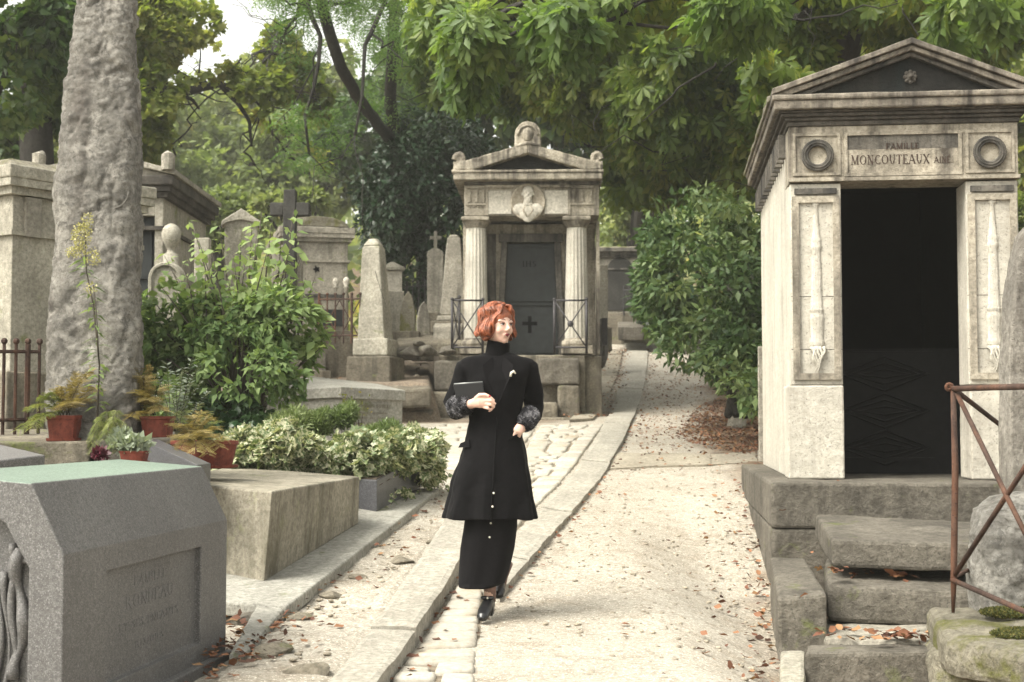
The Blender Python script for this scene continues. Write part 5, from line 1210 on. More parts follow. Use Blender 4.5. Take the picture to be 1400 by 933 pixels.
for px in (458, 473):
    t = thing('fence_urn_post', 'white urn topped fence post left of the pair behind the rusty fence' if px == 458 else 'white urn topped fence post right of the pair behind the rusty fence', 'post', P(px, 450, 21.6)); k = MB()
    k.lathe([(.035, -.2), (.032, .62), (.05, .63), (.03, .66), (.055, .71), (.05, .76), (.02, .79), (0, .80)], (0, 0, 0), 14); k.build('post', M['marble'], t, True)
t, hw, H = stele('pale square pillar right behind the temple vault', 819, 831, 362, 452, 27.0, 'flat', 'stele_pale', .3)
blk('low_grave_kerb', 'low mossy grave kerb at the end of the path below the far vault', 'stone block', deck(P(845, 447, 31), P(880, 447, 31), P(880, 440, 33), P(845, 440, 33)), .3, M['block'], .01, .15, 3, .02)
rock('rubble_stone', P(822, 470, 25.5), (.14, .2, .45), M['lime_dark'], 'dark upright stone against the back corner of the temple vault', 'stone', 77)

# ------------------------------------------------------------ plants near the graves
def ell(px, py, Y, rx, ry, rz, w_=None):
    """ellipsoid from a pixel centre, depth and pixel radii (rx across, rz up), ry metres deep"""
    c = P(px, py, Y); s = Y / FP; r_ = (rx * s, ry, rz * s); return (tuple(c), r_, w_ if w_ else r_[0] * r_[1] * r_[2])
def plant(name, label, cat, loc, group=None): return thing(name, label, cat, loc, 0, group)
def stems(t, base, tips, r0, mat='twig', name='stem', seed=0, arch=.1):
    m = MB(); rs = random.Random(seed)
    for tp in tips:
        b_ = Vector(base) + Vector((rs.uniform(-.1, .1), rs.uniform(-.1, .1), 0)); tp = Vector(tp); mid = b_.lerp(tp, .55) + Vector((rs.uniform(-1, 1) * arch, rs.uniform(-1, 1) * arch, arch * .6)); m.tube([b_, b_.lerp(mid, .5) + Vector((0, 0, arch * .3)), mid, mid.lerp(tp, .6), tp], [r0, r0 * .8, r0 * .6, r0 * .4, r0 * .15], 5)
    return m.build(name, M[mat], t, True, 'world')
# big shrub left of centre
Yb = 12.6; base = P(330, 600, Yb)
t = plant('shrub', 'large bright green leafy shrub with tall arching shoots left of centre', 'shrub', base)
cl = [ell(300, 470, Yb, 95, .55, 62), ell(375, 450, Yb, 65, .5, 60), ell(225, 455, Yb - .2, 45, .4, 50), ell(330, 520, Yb - .3, 85, .5, 55), ell(250, 520, Yb, 55, .4, 45), ell(390, 510, Yb - .2, 45, .4, 45), ell(350, 560, Yb, 60, .4, 30), ell(310, 425, Yb + .2, 60, .3, 22), ell(230, 500, Yb, 45, .4, 40)]
foliage('foliage', 6200, cl, .10, T_leaf(.21, .06, .22), L['bush'], t, .45, 1.05, 2.6, 3, .45, .8)
tips = []; rs = random.Random(8); LP = []; 
for i, (px, py, dy) in enumerate([(250, 360, 0), (272, 330, .1), (290, 345, -.2), (310, 372, .1), (262, 300, .3), (335, 360, .2), (350, 330, 0), (365, 345, -.2), (372, 300, .2), (385, 320, .1), (398, 330, -.1), (402, 285, .1), (345, 390, -.3), (412, 350, 0), (418, 380, 0), (330, 320, .3), (215, 385, 0), (235, 370, .2), (425, 410, 0), (440, 440, 0), (200, 430, 0), (185, 460, 0), (445, 470, -.2), (300, 310, .3), (358, 290, .25), (240, 400, .1), (258, 385, -.2), (285, 400, .2), (320, 395, -.3), (375, 390, -.2), (395, 400, -.3), (205, 405, .1), (430, 380, .2), (450, 455, .1), (225, 350, .3), (345, 300, .4), (318, 345, 0), (408, 315, .2), (280, 365, -.1)]):
    tip = P(px, py, Yb + dy); b_ = P(300 + (px - 300) * .55, 480, Yb); tips.append(tip)
    for k in range(26):
        q = .12 + .88 * k / 25; p = b_.lerp(tip, q); p += Vector((rs.uniform(-1, 1), rs.uniform(-1, 1), rs.uniform(-1, 1))) * .05; LP.append(tuple(p))
LP = np.array(LP); r = np.random.default_rng(3); n = len(LP); d = r.normal(size=(n, 3)); d[:, 2] = d[:, 2] * .4 - .35
leaves('shoot_foliage', LP, d, r.normal(size=(n, 3)) * .5 + np.array([0, -.3, .8]), .115 * r.uniform(.6, 1.2, n), .5 + .5 * r.uniform(0, 1, n), T_leaf(.3, .05, .15), L['bush'], t)
stems(t, base, tips, .016, seed=2)
# goldenrod in front of the standing stone
b_ = P(133, 575, 8.85); t = plant('goldenrod', 'tall thin goldenrod stalk with pale yellow flower heads before the standing stone', 'plant', b_)
pts = [P(133, 575, 8.85), P(136, 500, 8.83), P(128, 420, 8.8), P(118, 370, 8.82), P(116, 305, 8.83), P(110, 295, 8.83)]
m = MB(); m.tube(pts, [.006, .005, .005, .004, .003, .002], 6); m.tube([P(136, 500, 8.83), P(132, 430, 8.75), P(128, 390, 8.72)], .003, 5); m.build('stem', M['twig'], t, True, 'world')
A, _ = resample(pts, 60); r = np.random.default_rng(9); q = np.concatenate([A[4:48]] * 2); n = len(q); d = r.normal(size=(n, 3)); d[:, 2] = .15 - .3 * r.uniform(size=n)
leaves('foliage', q, d, np.tile([0, 0, 1.], (n, 1)), .115 * r.uniform(.5, 1.2, n), r.uniform(0, 1, n), T_leaf(.13, .02, .25), L['goldenrod'], t)
p, u, v, r = cloud(700, [ell(112, 325, 8.8, 14, .05, 20), ell(128, 352, 8.75, 10, .04, 12), ell(104, 345, 8.8, 14, .05, 8), ell(120, 302, 8.8, 8, .04, 10), ell(124, 395, 8.7, 8, .04, 8)], .3, 0, 1, 4)
leaves('flower_head', p, r.normal(size=(len(p), 3)), r.normal(size=(len(p), 3)), .014, r.uniform(0, 1, len(p)), T_simple(.4), L['goldflower'], t)
# ferny things in pots
def fronds(t, base, tips, size, mat, seed=0, leaf=None, n=16, arch=.12, name='frond', drop=0):
    rs = random.Random(seed); r = np.random.default_rng(seed); pos = []; dirs = []; m = MB()
    for tp in tips:
        tp = Vector(tp); b_ = Vector(base) + Vector((rs.uniform(-.04, .04), rs.uniform(-.03, .03), 0)); mid = b_.lerp(tp, .5) + Vector((0, 0, arch)); P_ = []
        for i in range(9): q = i / 8; P_.append(b_ * (1 - q) ** 2 + mid * 2 * q * (1 - q) + tp * q * q)
        m.tube(P_, [.0035 * (1 - .8 * i / 8) for i in range(9)], 4)
        for k in range(n):
            q = .18 + .82 * k / n; i = min(int(q * 8), 7); p = P_[i].lerp(P_[i + 1], q * 8 - i); dd = (P_[i + 1] - P_[i]).normalized(); s = dd.cross(Vector((0, 0, 1))).normalized()
            for sg in (-1, 1): pos.append(tuple(p)); dirs.append(tuple(s * sg + dd * .5 + Vector((0, 0, -drop)) + Vector((rs.uniform(-.3, .3), rs.uniform(-.3, .3), rs.uniform(-.3, .3)))))
    m.build(name + '_stem', M['twig'], t, True, 'world'); n_ = len(pos)
    return leaves(name, np.array(pos), np.array(dirs), np.tile([0, -.2, 1.], (n_, 1)) + r.normal(size=(n_, 3)) * .3, size * r.uniform(.6, 1.2, n_), .15 + .7 * r.uniform(0, 1, n_), leaf or T_pinnate(), L[mat], t)
b_ = P(85, 568, 9.0); t = plant('fern', 'drooping green and straw coloured fern in the square pot', 'plant', b_)
fronds(t, b_, [P(28, 588, 8.85), P(38, 560, 8.9), P(46, 585, 8.8), P(55, 545, 9), P(68, 540, 9)], .075, 'fern', 1, None, 24, .1)
fronds(t, b_, [P(90, 530, 9.0), P(105, 512, 9.0), P(125, 505, 9.0), P(130, 530, 8.9), P(118, 545, 8.9), P(100, 550, 8.8), P(80, 535, 9), P(112, 520, 8.9)], .08, 'dryfern', 2, None, 24, .05, 'dry_frond')
b_ = P(150, 620, 8.1); t = plant('trailing_plant', 'pale green trailing feathery plant hanging over the succulents', 'plant', b_)
fronds(t, P(150, 590, 8.15), [P(124, 618, 8.0), P(122, 600, 8.05), P(130, 575, 8.1), P(145, 565, 8.1), P(160, 563, 8.1), P(172, 580, 8.05), P(140, 600, 8), P(165, 598, 8.0), P(128, 585, 8.05), P(154, 575, 8.0), P(124, 608, 8.0), P(148, 590, 7.95)], .05, 'fern', 5, None, 18, .10, 'frond', .6)
b_ = P(178, 612, 8.05); t = plant('succulent', 'small silver green succulents in the low bowl pot', 'plant', b_)
foliage('rosette', 420, [ell(178, 608, 8.02, 26, .07, 10), ell(165, 600, 8.05, 14, .05, 10)], .045, T_leaf(.32, .05, 0), L['grey'], t, .6, 0, 1, 4, -.5, .4)
b_ = P(137, 622, 8.0); t = plant('purple_succulent', 'dark purple rosette beside the low bowl pot', 'plant', b_)
foliage('rosette', 150, [ell(137, 622, 7.98, 9, .04, 6)], .032, T_leaf(.35, .05, 0), L['purple'], t, .6, 0, 1, 5, -.6, .4)
b_ = P(205, 568, 9.3); t = plant('dried_plant', 'straw coloured dried fern in the trough beside the standing stone', 'plant', b_)
fronds(t, b_, [P(188, 505, 9.3), P(196, 515, 9.2), P(205, 500, 9.3), P(215, 530, 9.2), P(185, 535, 9.15), P(200, 545, 9.1), P(178, 570, 9.1), P(220, 560, 9.1), P(192, 520, 9.3)], .085, 'dryfern', 7, None, 24, .06)
b_ = P(228, 570, 9.6); t = plant('silver_plant', 'silver leaved upright plant behind the red troughs', 'plant', b_)
tipl = [P(x_, y_, 9.7 + .1 * (i % 3)) for i, (x_, y_) in enumerate([(215, 510), (228, 495), (240, 505), (252, 500), (262, 490), (272, 498), (280, 515), (246, 520), (232, 530), (262, 525), (210, 540), (285, 535)])]
fronds(t, P(240, 590, 9.7), tipl, .05, 'grey', 9, T_leaf(.2, .03, .05), 16, .02, 'foliage')
b_ = P(265, 606, 8.95); t = plant('feathery_plant', 'yellow green feathery plant spilling from the long trough', 'plant', b_)
fronds(t, b_, [P(240, 600, 8.7), P(252, 582, 8.9), P(262, 570, 9), P(275, 565, 9), P(288, 572, 9), P(298, 585, 8.9), P(300, 612, 8.7), P(285, 622, 8.6), P(268, 618, 8.6), P(245, 618, 8.65), P(258, 598, 8.7), P(290, 598, 8.7), P(235, 580, 9), P(278, 590, 8.7), P(308, 600, 8.8)], .065, 'dryfern', 11, None, 24, .07)
fronds(t, b_, [P(250, 560, 9.2), P(268, 552, 9.2), P(285, 562, 9.2), P(235, 565, 9.2), P(300, 575, 9.1), P(262, 575, 9.0)], .06, 'fern', 12, None, 12, .05, 'green_frond')
# ivy
b_ = P(480, 655, 12.2); t = plant('variegated_ivy', 'thick mound of cream and green variegated ivy spilling over the granite planter', 'ivy', b_)
Ya, Yb2 = yp
cl = [ell(345, 618, Ya + .5, 42, .4, 24), ell(395, 612, Ya + .4, 45, .45, 32), ell(445, 612, Ya + .5, 50, .45, 34), ell(500, 622, Ya + .5, 42, .35, 28), ell(540, 618, (Ya + Yb2) / 2, 36, .4, 28), ell(572, 612, Yb2 - .3, 30, .4, 26), ell(325, 630, Ya + .3, 25, .3, 15), ell(552, 655, Ya + .6, 20, .10, 22), ell(580, 635, Yb2 - .6, 20, .2, 28), ell(480, 640, Ya + .25, 50, .15, 12), ell(520, 640, Ya + .3, 25, .15, 14)]
cl += [ell(x_, y_, Ya + .3, 14, .12, 9) for x_, y_ in ((335, 600), (372, 592), (410, 585), (452, 584), (490, 592), (525, 600), (548, 596), (360, 640), (430, 644), (470, 648), (570, 600))]
foliage('foliage', 7200, cl, .075, T_lobed(), L['ivy'], t, 1.0, .8, 3.4, 4, .35, .7, None, .5)
m = MB(); r = np.random.default_rng(3); tp = []
for (x0, y0, x1, y1) in ((585, 630, 612, 672), (575, 650, 600, 668), (560, 670, 548, 698), (540, 668, 535, 690), (594, 640, 618, 655), (570, 655, 572, 684)):
    a_ = P(x0, y0, Ya + .3 + (x0 - 535) / 60 * (Yb2 - Ya) * .8); c_ = P(x1, y1, Ya + .1 + (x1 - 535) / 60 * (Yb2 - Ya) * .75); m.tube([a_, a_.lerp(c_, .5) + Vector((.02, 0, .02)), c_], .003, 4)
    for k in range(12): q = a_.lerp(c_, k / 11); tp.append((q.x + r.normal() * .012, q.y, q.z + r.normal() * .012))
m.build('runner', M['twig'], t, True, 'world'); tp = np.array(tp); n = len(tp)
leaves('runner_leaf', tp, r.normal(size=(n, 3)) - np.array([0, .3, .4]), r.normal(size=(n, 3)) * .4 + np.array([0, -.6, .6]), .045 * r.uniform(.6, 1.2, n), r.uniform(0, 1, n), T_lobed(), L['ivy'], t)
for i, (px, py, rx, rz, Y, lb) in enumerate(((398, 583, 36, 20, yp[0] + 1.1, 'feathery green juniper left of the sapling behind the ivy'), (440, 580, 22, 16, yp[0] + 1.2, 'small feathery juniper tuft in the middle behind the ivy'), (522, 596, 28, 14, yp[0] + 1.1, 'low feathery juniper at the right of the ivy mound'), (468, 572, 14, 14, yp[0] + 1.3, 'thin juniper tuft next to the bare sapling'))):
    b_ = P(px, py + rz, Y); t = plant('juniper', lb, 'juniper', b_, 'feathery junipers behind the ivy'); r = np.random.default_rng(i)
    foliage('foliage', 3200, [ell(px, py, Y, rx, .2, rz), ell(px + 10, py - 6, Y, rx * .6, .15, rz)], .05, T_leaf(.09, .01, .1), L['juniper'], t, .1, .6, 5, i, -.7, .3)
b_ = P(485, 610, 13.0); t = plant('sapling', 'bare thin sapling with a few yellow leaves before the inscribed tomb', 'sapling', b_)
tips = [P(484, 540, 13), P(497, 560, 13), P(478, 552, 13), P(505, 585, 13), P(472, 535, 13.1), P(490, 575, 12.9)]
stems(t, b_, tips, .006, arch=.03); tp = np.array([tuple(q + Vector((r.normal() * .04, r.normal() * .04, r.normal() * .04))) for q in tips for _ in range(5)]); n = len(tp)
leaves('leaf', tp, r.normal(size=(n, 3)), r.normal(size=(n, 3)), .04, r.uniform(.4, 1, n), T_leaf(.3), L['maple'], t)
# low undergrowth between graves on the left
for i, (cl, lb, sz) in enumerate((([ell(195, 590, 11.5, 30, .3, 40), ell(215, 550, 11.8, 40, .3, 40)], 'dark low undergrowth between the standing stone and the shrub', .09), ([ell(180, 440, 14, 30, .3, 50), ell(190, 480, 13.5, 25, .3, 50)], 'loose green weeds in front of the dark vault doorway', .09), ([ell(310, 570, 12.3, 45, .3, 26), ell(285, 600, 11.8, 30, .25, 22), ell(340, 585, 12, 40, .3, 20)], 'dark green foliage under the shrub behind the long trough', .10))):
    t = plant('undergrowth', lb, 'undergrowth', P(*{0: (200, 610, 11.5), 1: (185, 520, 13.8), 2: (310, 600, 12)}[i]))
    foliage('foliage', 1100, cl, sz, T_leaf(.26), L['bush'] if i != 2 else L['dark'], t, .4, .5, 3, i + 20)

# ------------------------------------------------------------ laurel bush on the right
Yl = 19.0; b_ = P(1030, 545, 16.8)
t = plant('laurel_bush', 'big glossy dark green laurel hanging over the path beside the big vault', 'shrub', b_)
cl = [ell(960, 330, Yl, 70, 1.2, 50), ell(1020, 330, Yl - .5, 50, 1.0, 55), ell(930, 380, Yl, 60, 1.2, 50), ell(1000, 400, Yl - .8, 70, 1.2, 60), ell(905, 425, Yl + .6, 40, 1.0, 32), ell(975, 455, Yl - 1.2, 55, 1.0, 45), ell(1025, 460, Yl - 1.6, 45, .9, 60), ell(1010, 520, 16.2, 40, .7, 40), ell(1000, 485, 16.4, 50, .7, 18), ell(915, 320, Yl + .5, 40, .8, 34), ell(905, 350, Yl + .8, 26, .7, 36), ell(965, 290, Yl + .3, 30, .7, 20), ell(1035, 540, 15.6, 22, .5, 32), ell(890, 400, Yl + 1, 28, .7, 40), ell(1085, 400, Yl, 60, 1.5, 130), ell(950, 475, 18.6, 50, .8, 30), ell(1005, 500, 17.0, 45, .8, 45), ell(1035, 500, 16.4, 30, .7, 60), ell(920, 450, 20.5, 36, .7, 26)]
cl += [ell(x_, y_, Yl - 2.5 + .25 * ((i * 7) % 9), 20, .4, 14) for i, (x_, y_) in enumerate([(890, 335), (900, 285), (935, 275), (965, 268), (1000, 280), (1030, 278), (905, 455), (935, 482), (965, 500), (985, 530), (1005, 555), (950, 350), (990, 370), (920, 390), (960, 420), (1020, 420), (1000, 460), (940, 445), (1040, 330)])]
foliage('foliage', 17500, cl, .118, T_leaf(.22, .05, .12), L['laurel'], t, .45, 1.0, 1.9, 7, .25, .8, None, .45)
m = MB()
for i, (px, py, Y) in enumerate(((960, 340, 19), (1020, 350, 18.5), (910, 400, 19.5), (1000, 420, 18), (1020, 480, 17), (930, 330, 19.5), (1060, 380, 19))): limb(m, b_ + Vector((.1 * i - .3, 0, -.2)), P(px, py, Y), .05, .012, .12, 6, i, 6)
m.build('stem', M['bark'], t, True, 'world')
t = plant('dark_bush', 'low dark bush at the far end of the path left of the laurel', 'shrub', P(900, 458, 32))
foliage('foliage', 5200, [ell(898, 415, 32, 30, .9, 42), ell(925, 425, 31, 32, .8, 38), ell(905, 370, 32, 28, .8, 32)], .15, T_leaf(.24), L['dark'], t, .5, .5, 1.5, 8)

# ------------------------------------------------------------ trees
def tree(label, base, crown, n, size, tmpl, mat, trunks, name='tree', gap=.9, gf=.7, seed=0, droop=.5, up=.8, shell=.35, twigs=0, group=None, kids=4, depth=2, hang=0):
    t = thing(name, label, 'tree', base, 0, group)
    m = MB()
    for i, tr in enumerate(trunks):
        pts = [Vector(q) for q in tr[0]]; rd = tr[1]
        n_ = len(pts); A, _ = resample(pts, n_ * 4); rr_ = np.interp(np.linspace(0, 1, n_ * 4), np.linspace(0, 1, len(rd)), rd)
        A = A + .04 * np.stack([snz(A, 2.5, 51 + k) for k in range(3)], 1); m.tube([Vector(a_) for a_ in A], list(rr_), 12)
    m.build('trunk', M['bark'], t, True, 'world')
    if kids:
        m = MB(); rs = random.Random(seed)
        for k in range(kids * len(trunks)):
            tr = trunks[k % len(trunks)]; q = Vector(tr[0][-1]).lerp(Vector(tr[0][-2]), rs.uniform(0, .9)); c = crown[rs.randrange(len(crown))]
            branchy(m, q, Vector(c[0]) + Vector((rs.uniform(-1, 1) * c[1][0] * .5, rs.uniform(-1, 1) * c[1][1] * .5, rs.uniform(-1, 1) * c[1][2] * .5)), tr[1][-1] * .6, .02, 4, depth - 1, seed * 31 + k, .7)
        m.build('limb', M['bark'], t, True, 'world')
    foliage('crown', n, crown, size, tmpl, L[mat], t, shell, gap, gf, seed, droop, up)
    return t
# chestnuts over the temple vault: hanging sprays
ch = [ell(700, 60, 24, 130, 2.2, 70), ell(820, 90, 23, 110, 2.2, 90), ell(930, 120, 22, 110, 2.5, 110), ell(1010, 180, 22, 60, 2.0, 80), ell(620, 90, 24, 60, 1.6, 55), ell(760, 150, 25.5, 110, 1.6, 45), ell(880, 220, 24, 60, 1.5, 60), ell(1000, 40, 20, 120, 2.5, 70), ell(720, -40, 22, 200, 3, 60), ell(900, -40, 21, 200, 3, 70), ell(850, 180, 25, 50, 1.4, 60), ell(960, 240, 24.5, 50, 1.4, 50)]
tb_ = P(902, 400, 35.5); tb_.z = G(tb_.x, 35.5) - .2
tree('huge horse chestnut with hanging palm shaped leaves behind the temple vault', tb_, ch, 20000, .235, T_palm(6, .42), 'chestnut',
     [([tb_, P(892, 350, 35), P(884, 300, 34), P(900, 220, 32), P(930, 120, 29)], [.40, .36, .32, .28, .2]), ([P(886, 310, 34.5), P(925, 240, 31), P(945, 180, 28)], [.26, .22, .14]), ([P(900, 262, 33), P(935, 262, 30), P(975, 280, 25), P(1010, 255, 24.5)], [.12, .10, .08, .05])],
     'chestnut_tree', .95, .55, 31, 1.1, .7, .2, kids=5)
ch2 = [ell(1080, 50, 20, 50, 2, 60), ell(1230, 50, 23.5, 120, 1.5, 60), ell(1280, 20, 19, 80, 2, 50), ell(1080, 100, 20, 50, 1.5, 70), ell(1050, 60, 17, 70, 1.5, 70), ell(1200, -50, 17, 200, 3, 38), ell(1340, 40, 19, 60, 2, 50), ell(1000, -30, 15, 160, 2.5, 45)]
tb_ = P(1160, 400, 21); tb_.z = G(tb_.x, 21) - .1
tree('horse chestnut with thick dark trunk rising behind the gable of the big vault', tb_, ch2, 6200, .215, T_palm(6, .42), 'chestnut',
     [([tb_, P(1158, 200, 21), P(1150, 90, 20.5), P(1175, 0, 20), P(1190, -90, 19.5)], [.30, .28, .27, .24, .2]), ([P(1150, 100, 20.5), P(1142, 20, 19.8), P(1130, -80, 19)], [.2, .18, .12])], 'chestnut_tree', .9, .6, 37, 1.1, .7, .2, kids=5)
# near hanging sprays, bright, top centre
sp = [ell(650, 60, 15, 45, .8, 45), ell(745, 40, 14.5, 45, .7, 30), ell(600, 30, 16, 40, .8, 40), ell(820, 20, 15, 60, .8, 28), ell(1010, 25, 13.5, 70, .8, 25), ell(1330, 25, 14, 60, .8, 30), ell(640, 110, 15.5, 35, .6, 35), ell(780, 40, 14, 40, .6, 40)]
tree('near branches of a chestnut hanging into the top of the photo', P(560, -200, 15), sp, 1700, .20, T_palm(6, .5), 'chestnut_near', [([P(560, -200, 15), P(700, -60, 15), P(900, -40, 14.5)], [.1, .08, .05]), ([P(900, -40, 14.5), P(1100, -50, 13.8), P(1340, -40, 14)], [.05, .05, .03])], 'hanging_branch', .6, .9, 41, 1.2, .8, .2, kids=6, depth=1)
# dark evergreen beside the temple
dk = [ell(570, 260, 27, 75, 1.6, 70), ell(600, 200, 27.5, 60, 1.5, 60), ell(540, 300, 27, 50, 1.4, 50), ell(615, 300, 27, 50, 1.4, 70), ell(560, 190, 28, 40, 1.3, 50), ell(510, 250, 27.5, 30, 1.2, 35), ell(580, 370, 27.5, 70, 1.2, 45), ell(640, 240, 28, 50, 1.2, 60)]
tb_ = P(580, 430, 27.5); tree('dark glossy evergreen tree filling the space left of the temple vault', tb_, dk, 13500, .15, T_leaf(.26), 'dark', [([tb_, P(580, 330, 27.5), P(570, 230, 27.5)], [.16, .13, .08])], 'evergreen_tree', .5, .9, 43, .3, .8, .5)
# leaning forked tree with feathery leaves
lo = [ell(405, 70, 25, 40, 1.0, 40), ell(430, 165, 22, 55, 1.0, 24), ell(500, 90, 27, 40, 1.0, 60), ell(520, 20, 26, 60, 1.4, 40), ell(575, 60, 24, 40, 1.2, 50), ell(485, 190, 22, 36, .8, 24), ell(420, 205, 22, 35, .8, 20), ell(450, -30, 22, 120, 1.8, 32), ell(545, 130, 27, 35, .8, 40), ell(395, 20, 25, 30, 1, 30)]
tb_ = P(545, 430, 28.8); tree('forked leaning tree with dark trunks and feathery bright leaves left of the temple', tb_, lo, 2600, .30, T_pinnate(4), 'locust',
     [([tb_, P(543, 300, 28.5), P(538, 195, 27), P(500, 150, 25), P(468, 95, 23.6), P(448, 40, 23.3), P(436, -10, 23), P(430, -80, 22.6)], [.17, .15, .14, .115, .105, .10, .10, .08]), ([P(541, 230, 27.8), P(533, 140, 26.5), P(536, 60, 25.5), P(545, -60, 25.5)], [.13, .115, .10, .09])], 'locust_tree', .9, .8, 47, .7, .8, .2, kids=4)
# big maple behind with the horizontal bough
mp = [ell(235, 60, 24, 70, 2, 60), ell(300, 130, 25, 80, 2, 50), ell(230, 150, 24, 60, 2, 45), ell(370, 150, 25, 60, 2, 45), ell(250, 200, 25, 70, 1.8, 35), ell(340, 210, 26, 80, 1.6, 35), ell(200, 20, 24, 50, 2, 50), ell(400, 210, 26, 50, 1.4, 35), ell(260, 30, 25, 40, 1.6, 40), ell(150, 90, 25, 90, 2, 90), ell(390, 90, 26, 40, 1.6, 40), ell(375, 60, 26, 30, 1.2, 40), ell(290, 95, 25, 40, 1.2, 22), ell(340, 110, 25.5, 50, 1.2, 26), ell(255, 75, 25, 40, 1.2, 40), ell(420, 130, 26, 40, 1.2, 40)]
tb_ = P(110, 420, 24); tree('pale green maple with a dark horizontal bough behind the standing stone', tb_, mp, 27000, .135, T_lobed(), 'maple',
     [([tb_, P(115, 280, 24), P(130, 190, 24), P(120, 60, 24)], [.26, .24, .22, .16]), ([P(128, 170, 24), P(180, 138, 23.8), P(215, 124, 23.7), P(260, 122, 23.6), P(302, 116, 23.6), P(330, 124, 23.6), P(352, 136, 23.6)], [.14, .11, .10, .085, .07, .05, .03]), ([P(302, 116, 23.6), P(325, 140, 23.6), P(340, 165, 23.6), P(345, 200, 23.6)], [.05, .04, .03, .02]), ([P(230, 123, 23.7), P(262, 135, 23.5), P(272, 150, 23.5)], [.05, .04, .02]), ([P(300, 117, 23.6), P(318, 96, 23.6), P(328, 80, 23.6)], [.04, .03, .015])],
     'maple_tree', 1.0, .7, 53, .5, .8, .25, kids=3)
# dark tree far left
lf = [ell(40, 50, 19, 60, 1.8, 55), ell(-30, 90, 18, 60, 2, 80), ell(20, 120, 20, 40, 1.5, 40), ell(70, 20, 19, 40, 1.4, 40), ell(10, 200, 21, 40, 1.5, 40), ell(-60, 0, 18, 80, 2, 60), ell(85, 140, 21, 25, 1, 50)]
tb_ = P(55, 420, 20.5); tree('dark tree with two upright trunks at the far left edge', tb_, lf, 8000, .14, T_lobed(), 'left', [([tb_, P(52, 240, 20.5), P(50, 150, 20.5), P(52, 60, 20.3), P(58, -60, 20)], [.26, .25, .24, .22, .2]), ([P(36, 400, 21), P(33, 240, 21), P(32, 150, 21), P(40, 90, 21)], [.12, .11, .10, .09])], 'tree', .8, .8, 59, .6, .8, .3, kids=3)
# background trees
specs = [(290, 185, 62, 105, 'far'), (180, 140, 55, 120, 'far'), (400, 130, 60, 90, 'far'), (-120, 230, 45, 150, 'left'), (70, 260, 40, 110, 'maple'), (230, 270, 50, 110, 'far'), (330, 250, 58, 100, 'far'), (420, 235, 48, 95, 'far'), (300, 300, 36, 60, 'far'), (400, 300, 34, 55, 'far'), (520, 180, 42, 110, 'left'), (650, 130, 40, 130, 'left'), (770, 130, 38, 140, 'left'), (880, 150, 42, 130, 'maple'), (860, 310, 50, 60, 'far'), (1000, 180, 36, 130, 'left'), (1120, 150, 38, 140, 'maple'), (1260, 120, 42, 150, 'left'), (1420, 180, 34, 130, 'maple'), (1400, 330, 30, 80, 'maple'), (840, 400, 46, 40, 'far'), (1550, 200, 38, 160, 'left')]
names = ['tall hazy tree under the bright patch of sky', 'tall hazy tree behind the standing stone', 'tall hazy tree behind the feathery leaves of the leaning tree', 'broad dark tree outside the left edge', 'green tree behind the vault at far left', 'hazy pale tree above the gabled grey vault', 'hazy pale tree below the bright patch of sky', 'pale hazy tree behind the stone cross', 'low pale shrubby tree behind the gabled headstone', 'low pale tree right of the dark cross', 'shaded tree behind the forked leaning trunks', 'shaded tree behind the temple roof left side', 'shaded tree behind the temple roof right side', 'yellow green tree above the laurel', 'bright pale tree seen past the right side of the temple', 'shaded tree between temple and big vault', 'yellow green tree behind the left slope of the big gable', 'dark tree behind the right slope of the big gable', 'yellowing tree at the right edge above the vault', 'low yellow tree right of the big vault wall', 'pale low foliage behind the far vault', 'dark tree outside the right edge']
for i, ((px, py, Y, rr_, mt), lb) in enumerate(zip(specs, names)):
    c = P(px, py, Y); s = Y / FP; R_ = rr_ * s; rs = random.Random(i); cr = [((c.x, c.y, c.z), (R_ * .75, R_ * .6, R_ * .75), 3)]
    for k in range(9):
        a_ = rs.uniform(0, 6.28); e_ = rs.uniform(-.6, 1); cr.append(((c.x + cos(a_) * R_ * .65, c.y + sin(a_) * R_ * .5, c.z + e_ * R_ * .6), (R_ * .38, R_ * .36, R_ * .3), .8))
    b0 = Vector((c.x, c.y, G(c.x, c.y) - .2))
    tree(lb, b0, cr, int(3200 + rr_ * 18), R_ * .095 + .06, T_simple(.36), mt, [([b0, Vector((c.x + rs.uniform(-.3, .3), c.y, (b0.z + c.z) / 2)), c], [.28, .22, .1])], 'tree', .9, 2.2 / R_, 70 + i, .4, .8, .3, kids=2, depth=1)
# far wooded hillside
r = np.random.default_rng(77); n = 26000
yy = r.uniform(62, 150, n); xx = r.uniform(-.75, .75, n) * yy; zz = gz(xx, yy) + r.uniform(0, 1, n) ** .7 * (4.0 + 3 * snz(np.stack([xx, yy, 0 * xx], 1), .12, 5)) 
p = np.stack([xx, yy, zz], 1); d = r.normal(size=(n, 3)); nr = r.normal(size=(n, 3)) * .5 + np.array([0, -.2, .8])
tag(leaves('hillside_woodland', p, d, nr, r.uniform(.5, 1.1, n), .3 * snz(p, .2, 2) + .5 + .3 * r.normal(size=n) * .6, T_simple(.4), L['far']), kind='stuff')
# low ground plants on the far slope
p = np.stack([r.uniform(-14, 14, 5000), r.uniform(30, 62, 5000), np.zeros(5000)], 1); xl2, xr2 = path_x(p[:, 1]); p = p[(p[:, 0] < xl2 - 1.2) | (p[:, 0] > xr2 + .6)]; p[:, 2] = gz(p[:, 0], p[:, 1]) + r.uniform(0, .5, len(p))
tag(leaves('ground_cover', p, r.normal(size=p.shape), r.normal(size=p.shape) * .5 + np.array([0, 0, .8]), .35, r.uniform(0, 1, len(p)), T_simple(.4), L['maple']), kind='stuff')

